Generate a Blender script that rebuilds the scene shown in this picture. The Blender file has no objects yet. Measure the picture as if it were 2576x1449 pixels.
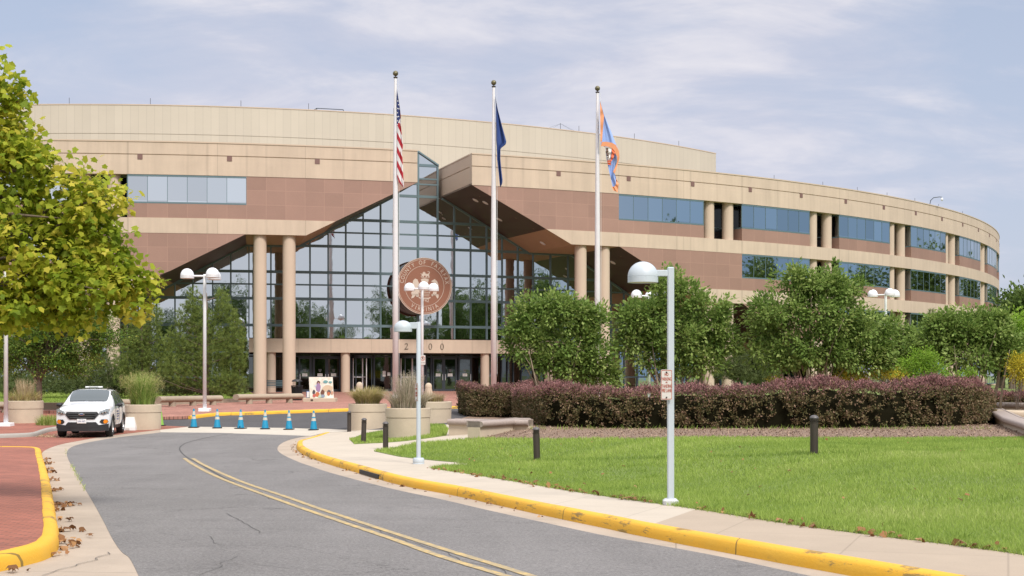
import bpy, math, random
import numpy as np
from mathutils import Vector, Matrix
from mathutils.geometry import delaunay_2d_cdt
PI = math.pi
SC = bpy.context.scene
COL = SC.collection
random.seed(7)
RNG = np.random.default_rng(11)

# ------------------------------------------------------------------ camera
FP, HZ, CXP, WP = 3420.0, 945.0, 1288.0, 2576.0     # focal length, horizon row, centre column (photo px at width 2576)
ZC = 2.2                                            # camera height above world zero
cam = bpy.data.cameras.new('camera'); camo = bpy.data.objects.new('camera', cam); COL.objects.link(camo)
cam.sensor_width = 36.0; cam.lens = FP / WP * 36.0
cam.shift_y = (HZ - 724.5) / WP
cam.clip_start = 0.1; cam.clip_end = 6000
camo.location = (0, 0, ZC); camo.rotation_euler = (PI / 2, 0, 0)
SC.camera = camo

# ------------------------------------------------------------------ sun, sky, exposure
SUN_EL, SUN_AZ = math.radians(48), math.radians(150)     # azimuth clockwise from +Y
sd = bpy.data.lights.new('sun', 'SUN'); sd.energy = 1.9; sd.angle = math.radians(14); sd.color = (1, .95, .88)
so = bpy.data.objects.new('sun', sd); COL.objects.link(so)
dv = Vector((math.sin(SUN_AZ) * math.cos(SUN_EL), math.cos(SUN_AZ) * math.cos(SUN_EL), math.sin(SUN_EL)))
so.rotation_euler = (-dv).to_track_quat('-Z', 'Y').to_euler(); so.location = (30, -40, 60)

class NT:
    """small helper for node trees"""
    def __init__(s, nt): s.nt = nt; s.n = nt.nodes; s.l = nt.links
    def node(s, t, **k):
        x = s.n.new(t)
        for a, b in k.items(): setattr(x, a, b)
        return x
    def link(s, a, b): s.l.new(a, b)
    def put(s, sock, v):
        if isinstance(v, bpy.types.NodeSocket): s.l.new(v, sock)
        else: sock.default_value = v
    def math(s, op, a, b=None, c=None, clamp=False):
        x = s.node('ShaderNodeMath', operation=op, use_clamp=clamp); s.put(x.inputs[0], a)
        if b is not None: s.put(x.inputs[1], b)
        if c is not None: s.put(x.inputs[2], c)
        return x.outputs[0]
    def mix(s, f, a, b, mode='MIX'):
        x = s.node('ShaderNodeMixRGB', blend_type=mode); s.put(x.inputs[0], f)
        s.put(x.inputs[1], a if isinstance(a, bpy.types.NodeSocket) else (*a, 1)[:4])
        s.put(x.inputs[2], b if isinstance(b, bpy.types.NodeSocket) else (*b, 1)[:4]); return x.outputs[0]
    def noise(s, vec, scale, detail=4, rough=.55, out=0, dist=0.0):
        x = s.node('ShaderNodeTexNoise'); x.inputs['Scale'].default_value = scale; x.inputs['Detail'].default_value = detail
        x.inputs['Roughness'].default_value = rough; x.inputs['Distortion'].default_value = dist
        if vec is not None: s.link(vec, x.inputs['Vector'])
        return x.outputs[out]
    def ramp(s, f, stops, interp='LINEAR'):
        x = s.node('ShaderNodeValToRGB'); s.put(x.inputs[0], f); e = x.color_ramp.elements; x.color_ramp.interpolation = interp
        while len(e) > 1: e.remove(e[-1])
        e[0].position = stops[0][0]; e[0].color = (*stops[0][1], 1)
        for p, c in stops[1:]:
            q = e.new(p); q.color = (*c, 1)
        return x.outputs[0]
    def rng(s, v, a, b, c=0.0, d=1.0):
        x = s.node('ShaderNodeMapRange'); s.put(x.inputs[0], v)
        for i, q in enumerate((a, b, c, d)): x.inputs[i + 1].default_value = q
        return x.outputs[0]
    def scl(s, vec, sc, rot=(0, 0, 0), loc=(0, 0, 0)):
        x = s.node('ShaderNodeMapping'); s.link(vec, x.inputs[0]); x.inputs['Scale'].default_value = sc
        x.inputs['Rotation'].default_value = rot; x.inputs['Location'].default_value = loc; return x.outputs[0]
    def sep(s, vec):
        x = s.node('ShaderNodeSeparateXYZ'); s.link(vec, x.inputs[0]); return x.outputs
    def comb(s, a, b, c):
        x = s.node('ShaderNodeCombineXYZ')
        for i, q in enumerate((a, b, c)): s.put(x.inputs[i], q)
        return x.outputs[0]

W = bpy.data.worlds.new('World'); SC.world = W; W.use_nodes = True
t = NT(W.node_tree); t.n.clear()
bg = t.node('ShaderNodeBackground'); wo = t.node('ShaderNodeOutputWorld'); t.link(bg.outputs[0], wo.inputs[0])
sky = t.node('ShaderNodeTexSky', sky_type='NISHITA', sun_disc=False); sky.sun_elevation = SUN_EL; sky.sun_rotation = SUN_AZ
sky.air_density = 1.0; sky.dust_density = 2.0; sky.ozone_density = 1.5
tc = t.node('ShaderNodeTexCoord')
d = t.sep(tc.outputs['Generated'])
# project the view direction on a cloud deck so that the clouds flatten towards the horizon
zz = t.math('ADD', t.math('MAXIMUM', d[2], 0.0), 0.30)
deck = t.comb(t.math('DIVIDE', d[0], zz), t.math('DIVIDE', d[1], zz), 0.0)
n1 = t.noise(t.scl(deck, (1.3, 2.0, 1), (0, 0, .25), (3.1, 1.7, 0)), 1.0, 7, .58, dist=.5)
n2 = t.noise(t.scl(deck, (.8, 1.0, 1), (0, 0, .1), (7.7, 4.2, 0)), 1.0, 3, .5)
n3 = t.noise(t.scl(deck, (3.2, 6.5, 1), (0, 0, .2), (1.2, 9.2, 0)), 1.0, 6, .6, dist=.4)
cover = t.math('ADD', t.math('MULTIPLY', n1, .62), t.math('ADD', t.math('MULTIPLY', n2, .5), t.math('MULTIPLY', n3, .2)))
cover = t.math('SUBTRACT', cover, t.math('MULTIPLY', t.math('MAXIMUM', t.math('SUBTRACT', d[0], .12), 0.0), .22))
cf = t.rng(cover, .565, .72)
cloudcol = t.ramp(t.math('ADD', t.math('MULTIPLY', n3, .6), t.math('MULTIPLY', n1, .4)),
                  [(.38, (3.35, 3.6, 4.5)), (.5, (3.9, 4.05, 4.8)), (.62, (5.0, 4.95, 5.35))])
hazeh = t.rng(d[2], 0.0, .30, 1.0, 0.0)
skyc = t.mix(.75, sky.outputs[0], (3.15, 3.55, 4.5))
colr = t.mix(cf, skyc, cloudcol)
colr = t.mix(t.math('MULTIPLY', hazeh, .35), colr, (4.5, 4.55, 5.4))
zen = t.rng(d[2], .30, .85, 1.0, 2.7)      # an overcast sky is brightest overhead
east = t.rng(d[0], .55, .95, 0.0, 1.0); colr = t.mix(t.math('MULTIPLY', east, t.rng(d[2], .5, .8, 1.0, 0.0)), colr, (1.6, 2.35, 3.3))
back = t.math('ADD', 1.0, t.math('MULTIPLY', t.rng(d[1], -.95, -.6, 1.0, 0.0), .22))
vs = t.node('ShaderNodeVectorMath', operation='SCALE'); t.link(colr, vs.inputs[0]); t.link(t.math('MULTIPLY', zen, back), vs.inputs['Scale']); colr = vs.outputs[0]
colr = t.mix(t.rng(d[1], -.9, -.5, .75, 0.0), colr, (5.2, 5.25, 5.5))
colr = t.mix(t.rng(d[2], .35, .8, 0.0, .8), colr, (9.0, 8.7, 8.5))
t.link(colr, bg.inputs[0]); bg.inputs[1].default_value = 0.088
SC.view_settings.view_transform = 'Standard'; SC.view_settings.look = 'None'
SC.view_settings.gamma = 1.0; SC.view_settings.use_curve_mapping = False
SC.view_settings.exposure = 0.85
SC.cycles.use_adaptive_sampling = True
try:
    SC.cycles.use_denoising = True; SC.cycles.max_bounces = 6; SC.cycles.transparent_max_bounces = 8
except Exception: pass

# ------------------------------------------------------------------ materials
MATS = {}
def mat(name, base=(.5, .5, .5), rough=.7, metal=0.0, spec=.5, build=None):
    if name in MATS: return MATS[name]
    m = bpy.data.materials.new(name); m.use_nodes = True
    t = NT(m.node_tree); b = t.n['Principled BSDF']
    b.inputs['Base Color'].default_value = (*base, 1); b.inputs['Roughness'].default_value = rough
    b.inputs['Metallic'].default_value = metal; b.inputs['Specular IOR Level'].default_value = spec
    if build: build(t, b)
    MATS[name] = m; return m
def bump(t, b, h, strength=.3, dist=.02):
    x = t.node('ShaderNodeBump'); x.inputs['Strength'].default_value = strength; x.inputs['Distance'].default_value = dist
    t.link(h, x.inputs['Height']); t.link(x.outputs[0], b.inputs['Normal'])
def pos(t): return t.node('ShaderNodeNewGeometry').outputs['Position']
def mottled(c, amt=.12, scale=3.0, fine=60.0, rough=.75, bs=.15, metal=0.0, spec=.4):
    def f(t, b):
        p = pos(t)
        a = t.noise(p, scale, 5, .6); g = t.noise(p, fine, 2, .6)
        k = t.math('ADD', t.math('MULTIPLY', t.math('SUBTRACT', a, .5), amt * 2.2), t.math('MULTIPLY', t.math('SUBTRACT', g, .5), amt * 1.6))
        k = t.math('ADD', k, 1.0)
        x = t.node('ShaderNodeVectorMath', operation='SCALE'); x.inputs[0].default_value = c; t.link(k, x.inputs['Scale'])
        t.link(x.outputs[0], b.inputs['Base Color']); bump(t, b, g, bs, .01)
    return f
CREAM = (.55, .435, .335)
def panelmat(c, mode):
    def f(t, b):
        uv = t.node('ShaderNodeUVMap').outputs[0]; s = t.sep(uv); p = pos(t)
        u, v = s[0], s[1]
        fine = t.noise(p, 45, 3, .7); big = t.noise(p, .5, 5, .6)
        if mode == 'cream':
            fu = t.math('FRACT', t.math('ADD', t.math('DIVIDE', u, 5.395), .001))
            du = t.math('MINIMUM', fu, t.math('SUBTRACT', 1.0, fu))
            line = t.math('LESS_THAN', du, .0035)
            # rain streaks under each glazing joint
            st = t.noise(t.comb(t.math('MULTIPLY', u, 1.6), t.math('MULTIPLY', v, .12), 0.0), 1.0, 4, .65)
            fs = t.math('FRACT', t.math('ADD', t.math('DIVIDE', u, 1.2), .5))
            ds = t.rng(t.math('ABSOLUTE', t.math('SUBTRACT', fs, .5)), 0.0, .10, 1.0, 0.0)
            streak = t.math('MULTIPLY', ds, t.rng(t.noise(t.comb(t.math('MULTIPLY', u, .45), 0.0, 3.0), 1.0, 2), .45, .65))
            k = t.math('ADD', t.math('MULTIPLY', t.math('SUBTRACT', big, .5), .28), t.math('MULTIPLY', t.math('SUBTRACT', fine, .5), .22))
            k = t.math('ADD', k, t.math('MULTIPLY', t.math('SUBTRACT', st, .5), .38))
            k = t.math('SUBTRACT', k, t.math('MULTIPLY', streak, .2))
            k = t.math('SUBTRACT', k, t.math('MULTIPLY', line, .22))
        else:
            a = t.math('DIVIDE', u, 1.2); q = t.math('DIVIDE', t.math('SUBTRACT', v, 9.74 - 9), .9)
            fu = t.math('FRACT', a); fv = t.math('FRACT', q)
            du = t.math('MULTIPLY', t.math('MINIMUM', fu, t.math('SUBTRACT', 1.0, fu)), 1.2)
            dw = t.math('MULTIPLY', t.math('MINIMUM', fv, t.math('SUBTRACT', 1.0, fv)), .9)
            line = t.math('LESS_THAN', t.math('MINIMUM', du, dw), .014)
            wn = t.node('ShaderNodeTexWhiteNoise', noise_dimensions='2D')
            t.link(t.comb(t.math('FLOOR', a), t.math('FLOOR', q), 0.0), wn.inputs[0])
            k = t.math('ADD', t.math('MULTIPLY', t.math('SUBTRACT', wn.outputs[0], .5), .13), t.math('MULTIPLY', t.math('SUBTRACT', fine, .5), .45))
            k = t.math('ADD', k, t.math('MULTIPLY', t.math('SUBTRACT', big, .5), .25))
            k = t.math('ADD', k, t.math('MULTIPLY', line, .22))
        k = t.math('ADD', k, 1.0)
        x = t.node('ShaderNodeVectorMath', operation='SCALE'); x.inputs[0].default_value = c; t.link(k, x.inputs['Scale'])
        t.link(x.outputs[0], b.inputs['Base Color']); bump(t, b, fine, .2, .01)
    return f
M = {}
M['cream'] = mat('cream_concrete', CREAM, .85, build=panelmat(CREAM, 'cream'))
M['cream_plain'] = mat('cream_precast', CREAM, .85, build=mottled((.55, .43, .33), .07, .6, 40))
RED = (.315, .188, .145)
M['red'] = mat('brown_granite', RED, .6, build=panelmat(RED, 'red'))
M['redplain'] = mat('brown_granite_plain', RED, .6, build=mottled((.19, .105, .09), .1, 2, 40))
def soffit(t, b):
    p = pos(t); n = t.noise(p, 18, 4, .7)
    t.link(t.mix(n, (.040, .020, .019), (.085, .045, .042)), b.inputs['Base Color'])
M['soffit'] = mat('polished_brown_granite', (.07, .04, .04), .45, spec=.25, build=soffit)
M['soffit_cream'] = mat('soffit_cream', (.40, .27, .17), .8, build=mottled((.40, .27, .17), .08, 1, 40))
def glassmat(c, bumpamt):
    def f(t, b):
        p = pos(t)
        h = t.noise(p, .55, 2, .4)
        h2 = t.noise(p, 2.2, 2, .5)
        hh = t.math('ADD', h, t.math('MULTIPLY', h2, .22))
        bump(t, b, hh, bumpamt, .06)
    return f
M['glass'] = mat('mirror_glass', (.58, .615, .64), .015, 1.0, build=glassmat(0, .06))
def winm(t, b):
    glassmat(0, .035)(t, b); s_ = t.sep(t.node('ShaderNodeUVMap').outputs[0]); wn = t.node('ShaderNodeTexWhiteNoise', noise_dimensions='2D'); t.link(t.comb(t.math('FLOOR', t.math('ADD', t.math('DIVIDE', s_[0], 1.2), .01)), t.math('FLOOR', t.math('DIVIDE', s_[1], 3.6)), 0.0), wn.inputs[0])
    k = t.math('ADD', .80, t.math('MULTIPLY', wn.outputs[0], .28)); x = t.node('ShaderNodeVectorMath', operation='SCALE'); x.inputs[0].default_value = (.68, .72, .75); t.link(k, x.inputs['Scale']); t.link(x.outputs[0], b.inputs['Base Color'])
M['winglass'] = mat('window_glass', (.68, .72, .75), .02, 1.0, build=winm)
M['darkglass'] = mat('entrance_glass', (.12, .13, .13), .03, 1.0, build=glassmat(0, .08))
M['blackglass'] = mat('black_glass', (.012, .014, .018), .1, 0, .5)  # plain near-black glass for the recesses and the bin liner
M['frame'] = mat('blue_grey_aluminium', (.13, .19, .21), .45, .2)
M['frame_dark'] = mat('dark_aluminium', (.035, .045, .055), .45, .2)
M['dark'] = mat('dark_interior', (.012, .012, .013), .6)
def pent(t, b):
    uv = t.node('ShaderNodeUVMap').outputs[0]; s = t.sep(uv); p = pos(t)
    fu = t.math('FRACT', t.math('DIVIDE', s[0], .757)); du = t.math('MINIMUM', fu, t.math('SUBTRACT', 1.0, fu))
    line = t.math('LESS_THAN', du, .022)
    wn = t.node('ShaderNodeTexWhiteNoise', noise_dimensions='1D'); t.link(t.math('FLOOR', t.math('DIVIDE', s[0], .757)), wn.inputs['W'])
    k = t.math('ADD', 1.0, t.math('MULTIPLY', t.math('SUBTRACT', wn.outputs[0], .5), .06))
    k = t.math('SUBTRACT', k, t.math('MULTIPLY', line, .18))
    k = t.math('ADD', k, t.math('MULTIPLY', t.math('SUBTRACT', t.noise(p, .4, 5), .5), .12))
    x = t.node('ShaderNodeVectorMath', operation='SCALE'); x.inputs[0].default_value = (.52, .455, .365); t.link(k, x.inputs['Scale'])
    t.link(x.outputs[0], b.inputs['Base Color'])
M['pent'] = mat('penthouse_metal_panel', (.56, .47, .30), .6, build=pent)
def asphalt(base, crack=True, lightscale=1.0):
    def f(t, b):
        p = pos(t)
        g = t.noise(p, 30, 5, .85); g2 = t.noise(p, 90, 3, .85); big = t.noise(p, .35, 5, .6); tr = t.noise(t.scl(p, (.25, 2.2, 1), (0, 0, .5)), 1, 4)
        k = t.math('ADD', t.math('MULTIPLY', t.math('SUBTRACT', g, .5), 2.4), t.math('MULTIPLY', t.math('SUBTRACT', g2, .5), 1.8))
        k = t.math('ADD', k, t.math('MULTIPLY', t.math('SUBTRACT', big, .5), .35)); k = t.math('ADD', k, t.math('MULTIPLY', t.math('SUBTRACT', tr, .5), .22))
        k = t.math('ADD', k, 1.0)
        wr = t.noise(t.scl(p, (.9, .28, 1), (0, 0, -.35)), 1.0, 5, .6); k = t.math('ADD', k, t.math('MULTIPLY', t.math('SUBTRACT', wr, .5), .45)); spot = t.rng(t.noise(p, 1.7, 3, .5), .66, .74); k = t.math('SUBTRACT', k, t.math('MULTIPLY', spot, .22))
        x = t.node('ShaderNodeVectorMath', operation='SCALE'); x.inputs[0].default_value = base; t.link(k, x.inputs['Scale'])
        c = x.outputs[0]
        if crack:
            v = t.node('ShaderNodeTexVoronoi', feature='DISTANCE_TO_EDGE'); v.inputs['Scale'].default_value = .23
            w = t.node('ShaderNodeVectorMath', operation='ADD'); t.link(p, w.inputs[0])
            q = t.node('ShaderNodeVectorMath', operation='SCALE'); t.link(t.noise(p, 1.3, 5, .7, out=1), q.inputs[0]); q.inputs['Scale'].default_value = 1.3
            t.link(q.outputs[0], w.inputs[1]); t.link(w.outputs[0], v.inputs['Vector'])
            ck = t.rng(v.outputs[0], .0, .006, 1.0, 0.0)
            ck = t.math('MULTIPLY', ck, t.rng(t.noise(p, .28, 2), .50, .60))
            c = t.mix(t.math('MULTIPLY', ck, .75), c, (.04, .038, .036))
        t.link(c, b.inputs['Base Color']); bump(t, b, g, .35, .01)
    return f
M['asphalt'] = mat('asphalt', (.1, .1, .1), .9, spec=.25, build=asphalt((.185, .175, .170)))
M['asphalt2'] = mat('new_asphalt', (.06, .06, .06), .9, spec=.25, build=asphalt((.085, .082, .085), False))
def concrete(base, jx=1.5, jy=1.5, ang=0.0, stain=.2, jd=.35):
    def f(t, b):
        p = pos(t)
        g = t.noise(p, 70, 3, .7); big = t.noise(p, .8, 6, .65)
        s = t.sep(t.scl(p, (1, 1, 1), (0, 0, ang)))
        def ln(v, per):
            fr = t.math('FRACT', t.math('DIVIDE', v, per)); return t.math('MULTIPLY', t.math('MINIMUM', fr, t.math('SUBTRACT', 1.0, fr)), per)
        line = t.math('MINIMUM', ln(s[0], jx), ln(s[1], jy))
        line = t.rng(line, .004, .014, 1.0, 0.0)
        k = t.math('ADD', t.math('MULTIPLY', t.math('SUBTRACT', g, .5), .35), t.math('MULTIPLY', t.math('SUBTRACT', big, .5), stain * 2))
        k = t.math('SUBTRACT', t.math('ADD', k, 1.0), t.math('MULTIPLY', line, jd))
        x = t.node('ShaderNodeVectorMath', operation='SCALE'); x.inputs[0].default_value = base; t.link(k, x.inputs['Scale'])
        t.link(x.outputs[0], b.inputs['Base Color']); bump(t, b, g, .15, .01)
    return f
M['walk'] = mat('sidewalk_concrete', (.5, .45, .38), .9, build=concrete((.58, .50, .405), 1.5, 1.5, .35, .12, .15))
M['gutter'] = mat('gutter_concrete', (.4, .35, .28), .9, build=concrete((.40, .325, .255), 40, 3.0, .12, .34, .35))
M['crossing'] = mat('crossing_concrete', (.5, .46, .4), .9, build=concrete((.50, .45, .38), 3, 60, 0, .15, .15))
M['stone'] = mat('planter_concrete', (.42, .36, .27), .9, build=mottled((.52, .43, .325), .18, 1.6, 60, bs=.3))
M['bench'] = mat('bench_concrete', (.35, .29, .22), .9, build=mottled((.36, .29, .215), .16, 3, 60, bs=.4))
M['kerbgrey'] = mat('grey_kerb_concrete', (.33, .31, .28), .9, build=mottled((.34, .32, .29), .14, 3, 60))
M['granite'] = mat('pink_granite', (.30, .23, .21), .55, build=mottled((.34, .275, .24), .3, 12, 70))
def brick(base1, base2, sx=1.0, ang=0.0):
    def f(t, b):
        p = t.scl(pos(t), (1, 1, 1), (0, 0, ang))
        br = t.node('ShaderNodeTexBrick'); t.link(p, br.inputs['Vector'])
        br.inputs['Color1'].default_value = (*base1, 1); br.inputs['Color2'].default_value = (*base2, 1)
        br.inputs['Mortar'].default_value = (.13, .065, .05, 1); br.inputs['Scale'].default_value = 1.0
        br.inputs['Mortar Size'].default_value = .009; br.inputs['Brick Width'].default_value = .21 * sx; br.inputs['Row Height'].default_value = .105 * sx
        big = t.noise(p, .9, 5, .6); k = t.rng(big, .2, .8, .72, 1.28)
        x = t.node('ShaderNodeVectorMath', operation='SCALE'); t.link(br.outputs[0], x.inputs[0]); t.link(k, x.inputs['Scale'])
        t.link(x.outputs[0], b.inputs['Base Color']); bump(t, b, t.noise(p, 60, 2), .2, .01)
    return f
M['brick'] = mat('brick_paving', (.3, .1, .07), .85, build=brick((.37, .125, .08), (.28, .095, .062), 1, .1))
M['brick2'] = mat('brick_plaza', (.3, .12, .09), .85, build=brick((.43, .205, .155), (.36, .165, .125), 1, .3))
def yellowpaint(t, b):
    p = pos(t); g = t.noise(p, 40, 4, .7); n = t.noise(t.scl(p, (1.1, 1.1, 5)), 1.6, 7, .75)
    w = t.rng(n, .54, .60); low = t.rng(t.noise(p, .35, 2), .40, .50)
    c = t.mix(t.noise(p, 2.5, 5), (.80, .40, .012), (.72, .43, .05))
    c = t.mix(t.math('MULTIPLY', t.math('MULTIPLY', w, low), .75), c, (.14, .11, .06))
    fine_ = t.rng(t.noise(p, 14, 6, .85), .60, .68); c = t.mix(t.math('MULTIPLY', fine_, .45), c, (.30, .22, .08)); grime = t.rng(t.noise(t.scl(p, (.5, .5, .5)), 1.0, 4), .45, .7); c = t.mix(t.math('MULTIPLY', grime, .25), c, (.45, .27, .03))
    s = t.sep(t.scl(p, (1, 1, 1), (0, 0, .38))); fr = t.math('FRACT', t.math('DIVIDE', s[0], 3.05)); ln = t.math('LESS_THAN', t.math('MINIMUM', fr, t.math('SUBTRACT', 1.0, fr)), .0028)
    c = t.mix(t.math('MULTIPLY', ln, .75), c, (.1, .08, .03))
    t.link(c, b.inputs['Base Color']); bump(t, b, g, .5, .01)
M['yellow'] = mat('yellow_kerb_paint', (.75, .42, .02), .75, build=yellowpaint)
def lanepaint(t, b):
    p = pos(t); n = t.noise(p, 6, 7, .85); w = t.rng(n, .43, .53)
    g = t.noise(p, 90, 3, .8)
    c = t.mix(t.math('MULTIPLY', w, .7), (.62, .43, .15), (.26, .23, .18)); c = t.mix(t.math('MULTIPLY', g, .35), c, (.2, .18, .15))
    t.link(c, b.inputs['Base Color'])
M['lane'] = mat('worn_yellow_line', (.6, .4, .12), .8, build=lanepaint)
def lawnm(t, b):
    p = pos(t); n = t.noise(p, .35, 5, .6); f = t.noise(p, 14, 4, .7)
    c = t.mix(n, (.17, .25, .05), (.27, .31, .09)); c = t.mix(f, c, (.08, .12, .025)); t.link(c, b.inputs['Base Color'])
M['lawn'] = mat('lawn_soil', (.08, .12, .02), .95, build=lawnm)
def mulchm(t, b):
    p = pos(t); f = t.noise(t.scl(p, (1, 1.8, 1)), 16, 6, .85); n = t.noise(p, .8, 3)
    c = t.ramp(f, [(.25, (.10, .065, .045)), (.5, (.30, .20, .14)), (.75, (.56, .42, .32))]); c = t.mix(t.math('MULTIPLY', n, .25), c, (.09, .06, .04))
    t.link(c, b.inputs['Base Color']); bump(t, b, f, 1.0, .05)
M['mulch'] = mat('bark_mulch', (.2, .13, .09), .95, build=mulchm)
def leafmat(name, c1, c2, c3=None, trans=.3, rough=.55):
    if name in MATS: return MATS[name]
    m = bpy.data.materials.new(name); m.use_nodes = True; t = NT(m.node_tree); t.n.clear()
    at_ = t.node('ShaderNodeAttribute', attribute_name='rnd'); o = t.node('ShaderNodeOutputMaterial')
    st = [(0, c1), (.6, c2)] + ([(1, c3)] if c3 else [(1, c2)])
    c = t.ramp(at_.outputs['Fac'], st)
    pb = t.node('ShaderNodeBsdfPrincipled'); pb.inputs['Roughness'].default_value = rough; pb.inputs['Specular IOR Level'].default_value = .15
    t.link(c, pb.inputs['Base Color']); tr = t.node('ShaderNodeBsdfTranslucent'); t.link(c, tr.inputs[0])
    mx = t.node('ShaderNodeMixShader'); mx.inputs[0].default_value = trans; t.link(pb.outputs[0], mx.inputs[1]); t.link(tr.outputs[0], mx.inputs[2])
    t.link(mx.outputs[0], o.inputs[0]); MATS[name] = m; return m
M['blade'] = leafmat('grass_blade', (.16, .25, .045), (.35, .46, .10), (.58, .58, .27))
M['maple'] = leafmat('sycamore_leaf', (.19, .27, .025), (.42, .47, .045), (.68, .59, .09), .48)
M['locust'] = leafmat('locust_leaf', (.06, .13, .025), (.15, .24, .04), (.42, .42, .10), .3)
M['magnolia'] = leafmat('magnolia_leaf', (.10, .18, .035), (.245, .345, .085), (.43, .50, .17), .38, .5)
M['pine'] = leafmat('pine_needle', (.08, .125, .035), (.20, .27, .065), (.35, .40, .11), .25)
M['juniper'] = leafmat('juniper_leaf', (.06, .09, .035), (.14, .18, .06), (.24, .27, .11), .15)
M['dist'] = leafmat('far_leaf', (.05, .085, .025), (.11, .17, .04), (.2, .26, .07), .2)
M['hedge'] = leafmat('barberry_leaf', (.07, .08, .03), (.17, .13, .06), (.30, .19, .13), .15)
M['hedgetop'] = leafmat('barberry_new_leaf', (.13, .07, .06), (.27, .14, .135), (.42, .20, .19), .2)
M['lime'] = leafmat('lime_leaf', (.14, .27, .03), (.26, .42, .05), (.36, .5, .08), .35)
M['gold'] = leafmat('gold_leaf', (.35, .33, .03), (.6, .5, .05), (.7, .6, .1), .3)
M['tangrass'] = leafmat('dry_grass', (.30, .22, .12), (.52, .41, .25), (.66, .55, .38), .3)
M['olivegrass'] = leafmat('olive_grass', (.28, .26, .09), (.50, .45, .18), (.70, .55, .32), .3)
M['greengrass'] = leafmat('tall_green_grass', (.14, .24, .05), (.32, .42, .10), (.55, .55, .22), .3)
M['greygrass'] = leafmat('blue_grey_grass', (.26, .26, .17), (.48, .41, .31), (.64, .52, .42), .3)
M['dryleaf'] = leafmat('dry_leaf', (.16, .075, .03), (.33, .16, .07), (.48, .28, .13), .2)
M['barkchip'] = leafmat('bark_chip', (.09, .055, .035), (.24, .155, .105), (.50, .36, .26), .0)
M['bark'] = mat('bark', (.15, .11, .08), .95, build=mottled((.16, .12, .09), .3, 8, 50, bs=.6))
M['palebark'] = mat('pale_bark', (.3, .24, .17), .9, build=mottled((.30, .235, .165), .25, 10, 50, bs=.4))
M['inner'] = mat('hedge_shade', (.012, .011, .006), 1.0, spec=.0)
M['lamp_white'] = mat('lamp_white_acrylic', (.8, .81, .84), .35)
M['lamp_paint'] = mat('lamp_grey_paint', (.48, .53, .57), .45, build=mottled((.49, .54, .585), .035, 3, 30, bs=.03))
M['pole_white'] = mat('pole_white_paint', (.55, .56, .60), .5, build=mottled((.84, .85, .87), .05, 3, 30, bs=.03))
M['alu'] = mat('brushed_aluminium', (.62, .60, .62), .42, .15, build=mottled((.74, .71, .72), .06, 3, 20, bs=.02))
M['bronze'] = mat('dark_bronze', (.055, .045, .038), .5, .3, build=mottled((.060, .048, .040), .15, 4, 50, bs=.1))
M['black'] = mat('black_rubber', (.012, .012, .012), .7)
M['cone'] = mat('cone_blue', (.01, .24, .42), .45, build=mottled((.01, .24, .42), .14, 7, 40, bs=.05))
M['conegreen'] = mat('cone_green', (.25, .5, .08), .5)
M['reflect'] = mat('cone_collar', (.5, .47, .40), .5, build=mottled((.5, .47, .40), .2, 9, 40))
M['white'] = mat('white_plain', (.75, .75, .74), .5)
M['offwhite'] = mat('sign_white', (.62, .59, .54), .5, build=mottled((.64, .61, .57), .06, 6, 40))
M['signred'] = mat('sign_red', (.42, .07, .03), .5)
M['blackpaint'] = mat('black_paint', (.02, .02, .022), .4)
M['gold_ball'] = mat('weathered_gilt', (.16, .14, .08), .45, .6, build=mottled((.17, .15, .09), .5, 9, 60))

# ------------------------------------------------------------------ object helpers
def new_empty(name, loc=(0, 0, 0), label=None, cat=None, group=None, parent=None, kind=None):
    o = bpy.data.objects.new(name, None); COL.objects.link(o); o.location = loc; o.empty_display_size = .2
    if parent: o.parent = parent
    return tag(o, label, cat, group, kind)
def tag(o, label=None, cat=None, group=None, kind=None):
    if label: o['label'] = label
    if cat: o['category'] = cat
    if group: o['group'] = group
    if kind: o['kind'] = kind
    return o
def mesh(name, V, F, m, parent=None, smooth=False, uv=None, loc=None):
    me = bpy.data.meshes.new(name); me.from_pydata([tuple(v) for v in V], [], [tuple(f) for f in F])
    if uv is not None:
        l = me.uv_layers.new(name='UVMap'); idx = np.empty(len(me.loops), int); me.loops.foreach_get('vertex_index', idx)
        l.data.foreach_set('uv', np.asarray(uv, float)[idx].ravel())
    if smooth: me.polygons.foreach_set('use_smooth', [True] * len(me.polygons))
    ms = m if isinstance(m, (list, tuple)) else [m]
    for q in ms: me.materials.append(q)
    me.update(); o = bpy.data.objects.new(name, me); COL.objects.link(o)
    if parent: o.parent = parent
    if loc: o.location = loc
    return o
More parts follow.
